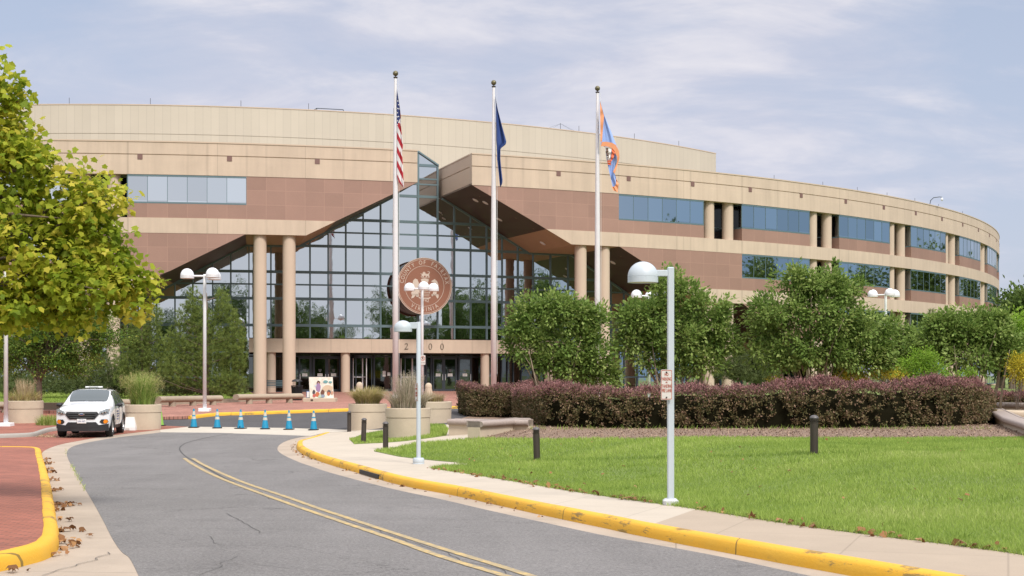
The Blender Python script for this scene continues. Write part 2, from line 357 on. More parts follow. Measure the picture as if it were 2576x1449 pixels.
class MB:
    """collects simple solids into one mesh"""
    def __init__(s): s.V = []; s.F = []; s.mi = []; s.cur = 0
    def add(s, V, F):
        o = len(s.V); s.V += [tuple(v) for v in V]; s.F += [tuple(i + o for i in f) for f in F]; s.mi += [s.cur] * len(F); return s
    def box(s, a, b):
        (x0, y0, z0), (x1, y1, z1) = a, b
        V = [(x, y, z) for z in (z0, z1) for y in (y0, y1) for x in (x0, x1)]
        return s.add(V, [(0, 2, 3, 1), (4, 5, 7, 6), (0, 1, 5, 4), (2, 6, 7, 3), (0, 4, 6, 2), (1, 3, 7, 5)])
    def bbox(s, a, b, r=.01):
        (x0, y0, z0), (x1, y1, z1) = a, b
        r = min(r, (x1 - x0) / 2.1, (y1 - y0) / 2.1, (z1 - z0) / 2.1); L = []
        for z, q in ((z0, r), (z0 + r, 0), (z1 - r, 0), (z1, r)):
            X0, X1, Y0, Y1 = x0 + q, x1 - q, y0 + q, y1 - q
            L.append([(X0 + r, Y0, z), (X1 - r, Y0, z), (X1, Y0 + r, z), (X1, Y1 - r, z), (X1 - r, Y1, z), (X0 + r, Y1, z), (X0, Y1 - r, z), (X0, Y0 + r, z)])
        return s.loft(L)
    def loft(s, L, caps=True, closed=True):
        n = len(L[0]); V = [v for r in L for v in r]; F = []
        for i in range(len(L) - 1):
            for j in range(n if closed else n - 1):
                k = (j + 1) % n; F.append((i * n + j, i * n + k, (i + 1) * n + k, (i + 1) * n + j))
        if caps: F.append(tuple(range(n - 1, -1, -1))); F.append(tuple(range((len(L) - 1) * n, len(L) * n)))
        return s.add(V, F)
    def lathe(s, prof, n=24, c=(0, 0, 0), sx=1, sy=1, caps=True):
        L = [[(c[0] + r * math.cos(2 * PI * k / n) * sx, c[1] + r * math.sin(2 * PI * k / n) * sy, c[2] + z) for k in range(n)] for r, z in prof]
        return s.loft(L, caps)
    def tube(s, pts, rad, n=8, caps=True):
        pts = [Vector(p) for p in pts]; L = []
        if not isinstance(rad, (list, tuple)): rad = [rad] * len(pts)
        for i, p in enumerate(pts):
            d = (pts[min(i + 1, len(pts) - 1)] - pts[max(i - 1, 0)]).normalized()
            a = d.cross(Vector((0, 0, 1)) if abs(d.z) < .9 else Vector((0, 1, 0))).normalized(); b = d.cross(a)
            L.append([tuple(p + (a * math.cos(2 * PI * k / n) + b * math.sin(2 * PI * k / n)) * rad[i]) for k in range(n)])
        return s.loft(L, caps)
    def prism(s, poly, z0, z1, axis='z'):
        f = {'z': lambda x, y, z: (x, y, z), 'y': lambda x, y, z: (x, z, y), 'x': lambda x, y, z: (z, x, y)}[axis]
        n = len(poly); V = [f(x, y, z) for z in (z0, z1) for x, y in poly]
        F = [(i, (i + 1) % n, n + (i + 1) % n, n + i) for i in range(n)] + [tuple(range(n - 1, -1, -1)), tuple(range(n, 2 * n))]
        return s.add(V, F)
    def build(s, name, m, parent=None, smooth=False, angle=None, loc=None):
        o = mesh(name, s.V, s.F, m, parent, smooth or angle is not None, loc=loc)
        if isinstance(m, (list, tuple)): o.data.polygons.foreach_set('material_index', s.mi)
        if angle is not None: sharp(o.data, angle)
        return o
def sharp(me, ang):
    import bmesh
    bm = bmesh.new(); bm.from_mesh(me); bmesh.ops.recalc_face_normals(bm, faces=bm.faces); lim = math.radians(ang)
    for e in bm.edges:
        if len(e.link_faces) == 2: e.smooth = e.calc_face_angle(0) < lim
        else: e.smooth = False
    bm.to_mesh(me); bm.free()
def copy_tree(o, parent=None):
    c = o.copy(); COL.objects.link(c)
    if parent: c.parent = parent
    for ch in list(o.children): copy_tree(ch, c)
    return c
def text_obj(s, size, m, parent=None, name='lettering', extrude=.004, align='CENTER', mw=None, sx=1.0, offset=0.0):
    cu = bpy.data.curves.new(name, 'FONT'); cu.body = s; cu.size = size; cu.extrude = extrude; cu.align_x = align; cu.align_y = 'CENTER'; cu.offset = offset
    cu.resolution_u = 3
    tmp = bpy.data.objects.new('tmp', cu); COL.objects.link(tmp); bpy.context.view_layer.update()
    me = bpy.data.meshes.new_from_object(tmp.evaluated_get(bpy.context.evaluated_depsgraph_get()))
    bpy.data.objects.remove(tmp); bpy.data.curves.remove(cu)
    me.transform(Matrix.Diagonal((sx, 1, 1, 1)))
    if mw is not None: me.transform(mw)
    me.materials.clear(); me.materials.append(m); me.name = name
    o = bpy.data.objects.new(name, me); COL.objects.link(o)
    if parent: o.parent = parent
    return o
def join_meshes(objs, name, m, parent):
    V = []; F = []
    for o in objs:
        k = len(V); V += [tuple(v.co) for v in o.data.vertices]; F += [tuple(i + k for i in p.vertices) for p in o.data.polygons]
        bpy.data.objects.remove(o)
    return mesh(name, V, F, m, parent)

# ------------------------------------------------------------------ terrain  (z relative to the camera; ZC is added when placing)
PY = [-60, 0, 12, 20, 33, 45, 50, 55, 60, 62, 66, 70, 78, 85, 95, 140, 3000]
PZ = [-1.72, -1.72, -1.80, -1.95, -2.13, -2.15, -2.12, -2.0, -1.72, -1.62, -1.51, -1.43, -1.32, -1.22, -1.09, -1.0, -1.0]
def sm(x):
    x = np.clip(x, 0, 1); return x * x * (3 - 2 * x)
def g(X, Y):
    z = np.interp(Y, PY, PZ)
    xe = 5.2 - (Y - 13.7) * .36
    m = .45 * sm((X - xe) / 6) * (1 - sm((Y - 48) / 10)) * sm((Y - 4) / 8)
    return z + m
def gs(X, Y): return g(X, Y) + .125 * (1 - sm((np.asarray(Y) - 41) / 7))      # raised walks and lawns
def gp(X, Y): return g(X, Y) + .12 * (1 - sm((np.asarray(Y) - 61) / 12))     # raised plaza
def gl(X, Y): return g(X, Y) + .14                                           # left island
def at(px, py, fn=g):
    """pixel of the photograph -> point of the terrain it shows"""
    u = (px - CXP) / FP; k = (HZ - py) / FP; Y = 4.0; dY = .25; prev = None
    while Y < 400:
        dlt = k * Y - float(fn(u * Y, Y))
        if dlt < 0:
            a, b = Y - dY, Y
            for _ in range(20):
                m_ = (a + b) / 2
                if k * m_ - float(fn(u * m_, m_)) < 0: b = m_
                else: a = m_
            return Vector((u * b, b, k * b + ZC))
        Y += dY
    return Vector((u * 400, 400, k * 400 + ZC))
def P3(px, py, Y): return Vector(((px - CXP) / FP * Y, Y, (HZ - py) / FP * Y + ZC))
def gz(x, y, fn=g): return float(fn(x, y)) + ZC
def pl(pts, fn=g): return [tuple(at(x, y, fn)[:2]) if not (abs(x) < 1 and False) else None for x, y in pts]
def resample(pts, step):
    out = [Vector(pts[0][:2])]
    for a, b in zip(pts[:-1], pts[1:]):
        a = Vector(a[:2]); b = Vector(b[:2]); n = max(1, int((b - a).length / step))
        for i in range(1, n + 1): out.append(a.lerp(b, i / n))
    return out
def smooth_line(pts, it=2):
    pts = [Vector(p[:2]) for p in pts]
    for _ in range(it):
        q = [pts[0]]
        for a, b in zip(pts[:-1], pts[1:]): q += [a.lerp(b, .25), a.lerp(b, .75)]
        q.append(pts[-1]); pts = q
    return pts
def sheet(name, poly, m, fn=g, dz=0.0, step=1.0, kind='structure', skirt=.12):
    poly = [Vector(p[:2]) for p in poly]; poly = resample(poly + [poly[0]], step)[:-1]
    clean = [poly[0]]
    for p in poly[1:]:
        if (p - clean[-1]).length > .02: clean.append(p)
    if (clean[0] - clean[-1]).length < .02: clean.pop()
    n = len(clean); xs = [p.x for p in clean]; ys = [p.y for p in clean]
    PX, PYY = np.array(xs), np.array(ys); ins = []
    gx = np.arange(min(xs) + step / 2, max(xs), step); gy = np.arange(min(ys) + step / 2, max(ys), step)
    G = np.array([(x, y) for x in gx for y in gy])
    if len(G):
        inside = inpoly(G, PX, PYY); G = G[inside]
    V = clean + [Vector(p) for p in G]
    r = delaunay_2d_cdt(V, [], [list(range(n))], 1, 1e-4)
    vv = [(p.x, p.y, gz(p.x, p.y, fn) + dz) for p in r[0]]; F = [tuple(f) for f in r[2]]
    # orient up
    FF = []
    for f in F:
        a, b, c = vv[f[0]], vv[f[1]], vv[f[2]]
        if (b[0] - a[0]) * (c[1] - a[1]) - (b[1] - a[1]) * (c[0] - a[0]) < 0: f = f[::-1]
        FF.append(f)
    # skirt round the border so that the sheet has an edge
    if skirt:
        cnt = {}
        for f in FF:
            for i in range(len(f)):
                e = (f[i], f[(i + 1) % len(f)]); k = (min(e), max(e)); cnt.setdefault(k, []).append(e)
        low = {}
        for k, es in cnt.items():
            if len(es) == 1:
                a, b = es[0]
                for q in (a, b):
                    if q not in low: low[q] = len(vv); vv.append((vv[q][0], vv[q][1], vv[q][2] - skirt))
                FF.append((b, a, low[a], low[b]))
    o = mesh(name, vv, FF, m); tag(o, kind=kind); return o
def inpoly(G, PX, PYY):
    x, y = G[:, 0], G[:, 1]; c = np.zeros(len(G), bool); j = len(PX) - 1
    for i in range(len(PX)):
        cond = ((PYY[i] > y) != (PYY[j] > y)) & (x < (PX[j] - PX[i]) * (y - PYY[i]) / (PYY[j] - PYY[i] + 1e-12) + PX[i]); c ^= cond; j = i
    return c
def offset_line(pts, d):
    pts = [Vector(p[:2]) for p in pts]; out = []
    for i, p in enumerate(pts):
        tdir = (pts[min(i + 1, len(pts) - 1)] - pts[max(i - 1, 0)]).normalized(); out.append(p + Vector((tdir.y, -tdir.x)) * d)
    return out
def kerb(name, pts, m, height, width=.17, side=1, label=None, cat=None, base=g, hfn=None):
    """rounded kerb swept along pts, lying on its right (side=1) or left (-1)"""
    pts = resample(smooth_line(pts, 2), .3); L = []
    for i, p in enumerate(pts):
        tdir = (pts[min(i + 1, len(pts) - 1)] - pts[max(i - 1, 0)]).normalized(); nr = Vector((tdir.y, -tdir.x)) * side
        z = gz(p.x, p.y, base); h = height if hfn is None else hfn(p.x, p.y)
        pr = [(-.005, -.1), (0, h * .3), (.015, h * .75), (.04, h * .96), (.08, h + .006), (width - .02, h + .01), (width, h * .98), (width, -.1)]
        w_ = .004 * math.sin(i * 1.7) + .003 * math.sin(i * .6)
        L.append([(p.x + nr.x * (a + w_), p.y + nr.y * (a + w_), z + b) for a, b in pr])
    mb = MB(); mb.loft(L); o = mb.build(name, m, angle=50); return o

# pixel polylines of the ground --------------------------------------------------
asL = [(403.8, 1087.5), (288, 1100.6), (223, 1112), (183.5, 1121.5), (167, 1134), (169, 1150), (178, 1167), (194, 1197.6), (215, 1231.7), (236, 1265.8), (262, 1313), (278, 1347), (296, 1376), (309, 1391.6), (325, 1400), (341, 1431), (349, 1449), (385, 1520), (430, 1650)]
guL = [(403.8, 1080.5), (288, 1093.5), (223, 1104), (157, 1116), (123, 1126.8), (104, 1138), (105, 1150), (115.4, 1181.9), (128.5, 1231.7), (136, 1278.9), (144, 1326), (150.8, 1372), (139, 1394), (118, 1407), (52, 1425.7), (0, 1437.5), (-150, 1465)]
kbL = guL[5:]
cnR = [(780, 1096.6), (759, 1098.9), (724.5, 1106.5), (703.7, 1117), (696.7, 1127.4), (700, 1136), (715.8, 1146.5), (750.5, 1162), (781.8, 1172.5), (817.5, 1185.5), (900, 1208), (1006, 1234.6), (1104, 1254), (1250, 1288.3), (1372.5, 1315), (1494.5, 1342), (1572, 1356.6), (1806, 1397.5), (2032, 1448), (2300, 1505), (2700, 1600)]
kbR = [(817.6, 1088.3), (776.6, 1101.3), (752, 1113.5), (745, 1124), (749, 1134.3), (768, 1146.5), (794, 1156.9), (817.6, 1164.7), (925, 1197), (1006, 1221), (1143, 1245.6), (1267.5, 1273.6), (1404, 1304), (1519, 1327.3), (1635, 1353), (1915, 1407), (2118, 1444), (2500, 1515), (2900, 1600)]
W_ = lambda pts, fn=g: [tuple(at(x, y, fn)[:2]) for x, y in pts]
asLw, guLw, kbLw, cnRw, kbRw = W_(asL), W_(guL), W_(kbL), W_(cnR), W_(kbR)
crossT = W_([(474.5, 1073.5), (568, 1074.4), (724.5, 1076.7), (817.6, 1078.8), (960, 1081)])
crossB = W_([(403.4, 1087.4), (550.9, 1088.8), (689.8, 1093.5), (780, 1096.6)])
asL_s, cnR_s = smooth_line(asLw), smooth_line(cnRw)
sheet('road', list(reversed(asL_s)) + crossB[1:-1] + cnR_s + [(10.5, -25), (-2.5, -25)], M['asphalt'], step=.8)
sheet('gutter_left', asL_s + [(-2.55, 2), (-9, 2), (-9, 9.5)] + list(reversed(smooth_line(guLw))), M['gutter'], dz=-.004, step=.8)
kbR_s = smooth_line(kbRw)
sheet('gutter_right', list(reversed(cnR_s)) + kbR_s[3:] , M['gutter'], dz=-.004, step=.8)
sheet('crossing_strip', crossB + [tuple(kbR_s[0])] + list(reversed(crossT)) + W_([(403, 1081.2)]), M['crossing'], dz=.002, step=.8)
def rz(X, Y): return .135 * (1 - sm((np.asarray(Y) - 41) / 7))
kr = kerb('kerb_right', kbRw, M['yellow'], .15, side=-1, hfn=lambda x, y: max(.012, float(rz(x, y)))); tag(kr, kind='structure')
kl = kerb('kerb_left', [tuple(at(-150, 1134)[:2]), tuple(at(0, 1136)[:2]), tuple(at(60, 1136.5)[:2])] + [tuple(q) for q in kbLw], M['yellow'], .15, side=1); tag(kl, kind='structure')
kin = offset_line(smooth_line([tuple(at(-150, 1134)[:2]), tuple(at(0, 1136)[:2]), tuple(at(60, 1136.5)[:2])] + [tuple(q) for q in kbLw]), .165)
sheet('brick_island', list(reversed(kin)), M['brick'], gl, .0, step=.7)

# right-hand walk and lawns
lawnE = [(1087, 1178.4), (1177, 1191.8), (1323.6, 1216), (1445.6, 1237), (1567.8, 1255), (1744, 1278.7), (1962, 1315.7), (2196, 1346.9), (2390, 1370), (2576, 1395.5), (2800, 1437), (3200, 1520)]
lawnEw = W_(lawnE, gs)
mulchF = W_([(2700, 1098), (2576, 1101), (2300, 1104), (2000, 1104), (1600, 1106), (1400, 1106), (1290, 1105), (1240, 1104)], gs)
backL = W_([(1210, 1103), (1047, 1116), (941, 1135.5), (1003.5, 1149), (1104, 1160), (1201.5, 1167.5), (1177, 1170), (1111, 1173)], gs)
wallk = W_([(1206, 1104), (1128, 1096)], gs)
lawn_poly = smooth_line(lawnEw, 1) + [(26, 4), (30, 38)] + mulchF + backL
sheet('lawn', lawn_poly, M['lawn'], gs, .012, step=.8)
kin_r = offset_line(kbR_s, -.165)
walk_poly = list(kin_r)[1:] + [(13, -6), (24, -6), (24, 3)] + list(reversed(smooth_line(lawnEw, 1))) + list(reversed(backL)) + W_([(1300, 1095), (1300, 1070), (1160, 1066), (960, 1080.6)], gs)
def walkm(t, b):
    concrete((.49, .425, .345), 1.5, 1.5, .35, .16, .2)(t, b); old = b.inputs['Base Color'].links[0].from_socket
    s_ = t.sep(pos(t)); a_, b_ = at(1635, 1321, gs), at(1750, 1281, gs); k_ = (b_.y - a_.y) / (b_.x - a_.x)
    # newer tan slabs on the near side of one joint
    near = t.math('LESS_THAN', s_[1], t.math('ADD', t.math('MULTIPLY', t.math('SUBTRACT', s_[0], a_.x), k_), a_.y))
    t.link(t.mix(near, old, t.mix(1.0, old, (.80, .74, .69), 'MULTIPLY')), b.inputs['Base Color'])
M['walk2'] = mat('sidewalk_slabs', (.5, .45, .38), .9, build=walkm)
sheet('sidewalk', walk_poly, M['walk2'], gs, .0, step=.8)
small = W_([(878.5, 1106.4), (891, 1117.6), (936, 1115.5), (1003, 1111.5), (1123, 1096), (1128, 1080), (1116, 1067.6), (1086, 1067.6), (963.5, 1083), (916, 1091.4)], gs)
sheet('lawn_patch', small, M['lawn'], gs, .012, step=.6)
bed_poly = list(reversed(mulchF)) + [(33, 38), (33, 60), (-1, 62)] + W_([(1155, 1055), (1200, 1088), (1215, 1103)], gs)
sheet('mulch_bed', bed_poly, M['mulch'], gs, .02, step=1.0)
# far driveway, plaza and brick paving
kbP = [(405, 1056.5), (481.5, 1054.5), (524.9, 1048.4), (551, 1045.8), (600, 1044.5), (637.7, 1043.6), (724.5, 1040.2), (817.6, 1037), (876, 1035), (1000, 1031), (1118.5, 1028.4), (1200, 1026.5), (1400, 1022)]
kbPw = W_(kbP)
sheet('driveway', W_([(405, 1070.5)]) + crossT + W_([(1160, 1066)]) + [(3, 62)] + list(reversed(smooth_line(kbPw, 1))), M['asphalt2'], dz=-.002, step=1.0)
kp = kerb('kerb_plaza', [tuple(p) for p in kbPw][1:], M['yellow'], .13, side=-1, width=.16, hfn=lambda x, y: max(.02, float(gp(x, y) - g(x, y)) * float(sm((x + 15.5) / 1.5)) + .012)); tag(kp, kind='structure')
kpe = offset_line(smooth_line(kbPw, 1), -.15)
plz = [tuple(p) for p in kpe] + [(9, 74), (22, 80), (22, 104), (-45, 104), (-45, 60)] + W_([(0, 1040), (160, 1040), (330, 1052)])
sheet('brick_plaza', plz, M['brick2'], gp, 0, step=1.5)
apron = list(reversed(smooth_line(guLw)[:22])) + W_([(403, 1081.2), (474.5, 1073.5), (405, 1070.5), (405, 1056.5), (330, 1052), (160, 1040), (0, 1040), (-200, 1040)]) + W_([(-200, 1140), (60, 1137)])
sheet('brick_apron', apron, M['brick'], g, .0, step=1.0)
kg = kerb('kerb_grey', W_([(-150, 1108), (0, 1102), (60, 1100), (92, 1098), (106, 1093), (118, 1088), (140, 1083.5), (200, 1076)]), M['kerbgrey'], .13, side=-1, width=.17); tag(kg, kind='structure')
kgi = offset_line(smooth_line(W_([(-150, 1108), (0, 1102), (60, 1100), (92, 1098), (106, 1093), (118, 1088), (140, 1083.5), (200, 1076)])), -.165)
sheet('brick_walk', [tuple(p) for p in kgi] + W_([(200, 1050), (0, 1045), (-200, 1045)]), M['brick'], lambda X, Y: g(X, Y) + .125, 0, step=1.0)
gr = W_([(-300, 1016), (60, 1016), (330, 1012), (560, 1004), (640, 1000), (628, 993)], gp)
sheet('lawn_far', [tuple(p) for p in gr] + [(-18, 92), (-60, 92), (-60, 76)], M['lawn'], gp, .06, step=2)
sheet('lawn_right', [(2, 72), (40, 60), (60, 60), (60, 150), (14, 98), (8, 86)], M['lawn'], lambda X, Y: gp(X, Y), .05, step=3)
# wide base ground to the horizon
xs = list(np.linspace(-60, 60, 61)); ys = list(np.linspace(-60, 140, 101))
xs = [-2500, -700, -250, -120] + xs + [120, 250, 700, 2500]; ys = [-2500, -600, -200, -100] + ys + [200, 350, 800, 2500]
V = [(x, y, gz(x, max(min(y, 140), -60)) - (.10 if abs(x) < 200 else .1)) for y in ys for x in xs]; nx = len(xs)
F = [(j * nx + i, j * nx + i + 1, (j + 1) * nx + i + 1, (j + 1) * nx + i) for j in range(len(ys) - 1) for i in range(nx - 1)]
tag(mesh('ground', V, F, M['lawn']), kind='structure')
# lane lines
def ribbon(name, pts, w, m, dz=.006):
    pts = resample(smooth_line(pts, 2), .2); V = []; F = []
    for i, p in enumerate(pts):
        td = (pts[min(i + 1, len(pts) - 1)] - pts[max(i - 1, 0)]).normalized(); nr = Vector((td.y, -td.x)); ww = w / 2 * (1 + .08 * math.sin(i * 2.3))
        for s in (-1, 1):
            q = p + nr * s * ww; V.append((q.x, q.y, gz(q.x, q.y) + dz))
        if i: F.append((2 * i - 2, 2 * i - 1, 2 * i + 1, 2 * i))
    return tag(mesh(name, V, F, m), kind='structure')
l1 = [(485, 1153.4), (521, 1174), (558, 1191.6), (620, 1217.6), (703.7, 1244.6), (800, 1279), (900, 1312), (1006, 1347), (1128, 1386), (1250, 1422.5), (1333, 1449), (1500, 1502), (1800, 1600)]
l2 = [(464, 1153.4), (509, 1182), (551, 1202), (594, 1219), (663.7, 1244.6), (780, 1286), (900, 1327), (1006, 1362.7), (1079, 1391), (1177, 1422), (1270, 1449), (1430, 1502), (1720, 1605)]
ribbon('lane_line', W_(l1), .095, M['lane']); ribbon('lane_line', W_(l2), .095, M['lane'])
crk = [(585, 1090), (548, 1096), (510, 1103), (470, 1113), (455, 1122), (450, 1130), (462, 1145), (480, 1157), (500, 1166), (540, 1190), (600, 1220), (660, 1240)]
ribbon('road_seam', W_(crk), .035, mat('tar_seam', (.07, .068, .065), .9), .005)
seam = M['seam'] = MATS['tar_seam']
def crack(pts, w=.022):
    w *= .45
    P = W_(pts); q_ = [P[0]]
    for a_, b_ in zip(P[:-1], P[1:]):
        n_ = max(2, int(math.hypot(b_[0] - a_[0], b_[1] - a_[1]) / .25))
        for i in range(1, n_ + 1): f_ = i / n_; q_.append((a_[0] + (b_[0] - a_[0]) * f_ + random.gauss(0, .035), a_[1] + (b_[1] - a_[1]) * f_ + random.gauss(0, .05)))
    ribbon('road_crack', q_, w, seam, .0055)
crack([(500, 1166), (560, 1201), (650, 1243), (760, 1280), (900, 1321), (1010, 1356), (1110, 1390), (1290, 1445)], .02)
crack([(570, 1292), (600, 1308), (625, 1325), (645, 1342)], .018)
crack([(240, 1300), (400, 1306), (560, 1312), (700, 1311), (820, 1312)], .014); crack([(1010, 1304), (1180, 1308), (1320, 1311), (1400, 1318)], .018)
crack([(230, 1228), (420, 1232), (560, 1230)], .016); crack([(330, 1180), (480, 1186)], .014)
crack([(400, 1340), (470, 1350), (520, 1349), (560, 1372)], .014)
crack([(640, 1420), (760, 1432), (900, 1440)], .014); crack([(500, 1449), (560, 1424), (590, 1400)], .012)
crack([(1350, 1360), (1500, 1362), (1700, 1372)], .012); crack([(900, 1262), (1000, 1270), (1090, 1283)], .014)
crack([(105, 1449), (160, 1432), (205, 1418), (240, 1402), (262, 1395), (284, 1391)], .02)
# storm drain: dark bar on the kerb face, painted as the shade in its slot
a = at(905, 1192); b = at(951, 1205)
kpts = resample(smooth_line(kbRw, 2), .3); L = []
for i, p in enumerate(kpts):
    if a.y + .1 > p.y > b.y - .1 and p.x > -6 and i > 4:
        td = (kpts[i + 1] - kpts[i - 1]).normalized(); nr = Vector((td.y, -td.x)); z = gz(p.x, p.y)
        L.append([(p.x + nr.x * o_, p.y + nr.y * o_, z + h_) for o_, h_ in ((.022, .008), (.022, .09), (-.03, .09), (-.03, .008))])
dd = MB(); dd.loft(L); sdn = dd.build('storm_drain', M['dark']); tag(sdn, 'storm drain, a dark bar on the yellow kerb face painted as its shaded slot', 'storm drain')

# ------------------------------------------------------------------ the building
CC = (-32.78444, 172.00871); R0 = 88.90; RG = 82.2; TC = 18.665; BAY = 6.96; T0 = 26.79; MODU = BAY / 9
ZF = -1.16      # entrance floor
def fp(th, r, z): a = math.radians(th); return (CC[0] + r * math.sin(a), CC[1] - r * math.cos(a), z + ZC)
def th_px(px, r=R0):
    u = (px - CXP) / FP; A_ = 1 + u * u; B_ = -2 * (CC[0] * u + CC[1]); C_ = CC[0] ** 2 + CC[1] ** 2 - r * r
    Y = (-B_ - math.sqrt(B_ * B_ - 4 * A_ * C_)) / (2 * A_); return math.degrees(math.atan2(Y * u - CC[0], CC[1] - Y))
def cutR(th):
    return float(np.interp(th, [19.84, 24.43, 26.83, 31.38, 33.79, 38.34, 40.75, 45.3], [12.40, 8.80, 8.80, 5.20, 5.20, 1.60, 1.60, -2.0]))
CUTK = [19.84, 23.23, 24.43, 26.83, 31.38, 33.79, 38.34, 40.75, 45.3]
def cut(th): return cutR(th) if th >= TC else cutR(2 * TC - th)
def ths(t0, t1, step=.5):
    k = {t0, t1}
    for q in CUTK + [2 * TC - q for q in CUTK]:
        if t0 < q < t1: k.add(q)
    n = max(1, int(math.ceil((t1 - t0) / step)))
    for i in range(n): k.add(t0 + (t1 - t0) * i / n)
    k = sorted(k); return [a for i, a in enumerate(k) if i == 0 or a - k[i - 1] > 1e-4]
bld_loc = Vector(fp(TC, RG, ZF)); 
bld = new_empty('office_building', bld_loc, 'long curved county office building in cream concrete and brown granite with a stepped glass portal', 'building')
BI = Matrix.Translation(-bld_loc)
def battach(o, label=None):
    o.parent = bld; o.matrix_parent_inverse = BI
    if label: o['label'] = label
    return o
class Arc:
    def __init__(s): s.V = []; s.F = []; s.U = []; s.st = []
    def seg(s, t0, t1, r1, r0, zlo, zhi, step=.5, off=0):
        T = ths(t0, t1, step); zl = zlo if callable(zlo) else (lambda q: zlo); zh = zhi if callable(zhi) else (lambda q: zhi)
        k = len(s.V); s.st.append((k, len(s.F)))
        for q in T:
            a, b = zl(q), zh(q); u = (q - T0) * R0 * PI / 180
            for r, z in ((r1, a), (r1, b), (r0, b), (r0, a)): s.V.append(fp(q, r, z)); s.U.append((u + (r1 - r if r != r1 else 0), z))
        for i in range(len(T) - 1):
            for j in range(4): s.F.append((k + 4 * i + j, k + 4 * i + 4 + j, k + 4 * i + 4 + (j + 1) % 4, k + 4 * i + (j + 1) % 4))
        s.F.append((k, k + 1, k + 2, k + 3)); e = k + 4 * (len(T) - 1); s.F.append((e + 3, e + 2, e + 1, e)); return s
    def build(s, name, m, parent='b', label=None, split=False):
        if split:
            for i, (v0, f0) in enumerate(s.st):
                v1, f1 = s.st[i + 1] if i + 1 < len(s.st) else (len(s.V), len(s.F))
                battach(mesh(name, s.V[v0:v1], [tuple(k - v0 for k in f) for f in s.F[f0:f1]], m, uv=s.U[v0:v1]))
            return None
        o = mesh(name, s.V, s.F, m, None if parent == 'b' else parent, uv=s.U)
        if parent == 'b': battach(o, label)
        return o
TL, TR = 2 * TC - 19.84, 19.84          # notch
LE, RE = -16.5, 104.0                   # ends of the drum that are built
# parapet: two bands with a shadow groove, coping
for t0, t1 in ((LE, TL), (TR, RE)):
    A = Arc(); A.seg(t0, t1, R0, R0 - .5, 13.66, 14.40); A.seg(t0, t1, R0 - .05, R0 - .5, 13.60, 13.66); A.seg(t0, t1, R0, R0 - .5, 12.40, 13.60)
    A.build('parapet_wall', M['cream'])
    A = Arc(); A.seg(t0, t1, R0 + .035, R0 - .55, 14.40, 14.48); A.build('coping', M['cream_plain'])
# stained step line below the squares
for t0, t1 in ((LE, TL), (TR, RE)):
    A = Arc(); A.seg(t0, t1, R0 + .012, R0 - .02, 12.40, 13.29); A.build('fascia_band', M['cream'])
for k in range(-6, 20):
    th = 6.39 + 3.4835 * k
    if LE < th < RE and not (TL - .3 < th < TR + .3) and not (14 < th < 23.0):
        A = Arc(); hw = math.degrees(.152 / R0); A.seg(th - hw, th + hw, R0 + .03, R0 - .02, 13.31, 13.63); A.build('square_inlay', M['redplain'])
def clipseg(A, t0, t1, r1, r0, z0, z1):
    """panel between z0 and z1 with the stair-shaped portal cut out of it"""
    T = ths(t0, t1, .5); run = []
    # exact crossings of the cut line with z1
    ex = []
    for a, b in zip(T[:-1], T[1:]):
        ca, cb = cut(a), cut(b)
        for zz in (z1, z0):
            if (ca - zz) * (cb - zz) < -1e-9: ex.append(a + (b - a) * (zz - ca) / (cb - ca))
    T = sorted(set(T + ex)); 
    for a, b in zip(T[:-1], T[1:]):
        m_ = (a + b) / 2
        if cut(m_) < z1 - 1e-6 or m_ < 2 * TC - 45.3 or m_ > 45.3: run.append((a, b))
    i = 0
    while i < len(run):
        j = i
        while j + 1 < len(run) and abs(run[j + 1][0] - run[j][1]) < 1e-6: j += 1
        A.seg(run[i][0], run[j][1], r1, r0, (lambda q: min(z1, max(z0, cut(q)))), z1, .5); i = j + 1
FL = [(9.74, 12.40, 0), (6.16, 8.80, 1), (2.56, 5.20, 2), (-1.3, 1.60, 3)]
BANDS = [(8.80, 9.74), (5.20, 6.16), (1.60, 2.56)]
for z0, z1 in BANDS:
    A = Arc(); clipseg(A, LE, TC, R0, R0 - .45, z0, z1); clipseg(A, TC, RE, R0, R0 - .45, z0, z1); A.build('concrete_band', M['cream'], split=True)
    A = Arc(); A.seg(LE, 2 * TC - 45, R0 - .45, R0 - 1.7, z0, z1); A.seg(26.9 if z0 > 8 else (33.9 if z0 > 5 else 40.8), RE, R0 - .452, R0 - 1.7, z0, z1); A.build('band_soffit', M['soffit_cream'], split=True)
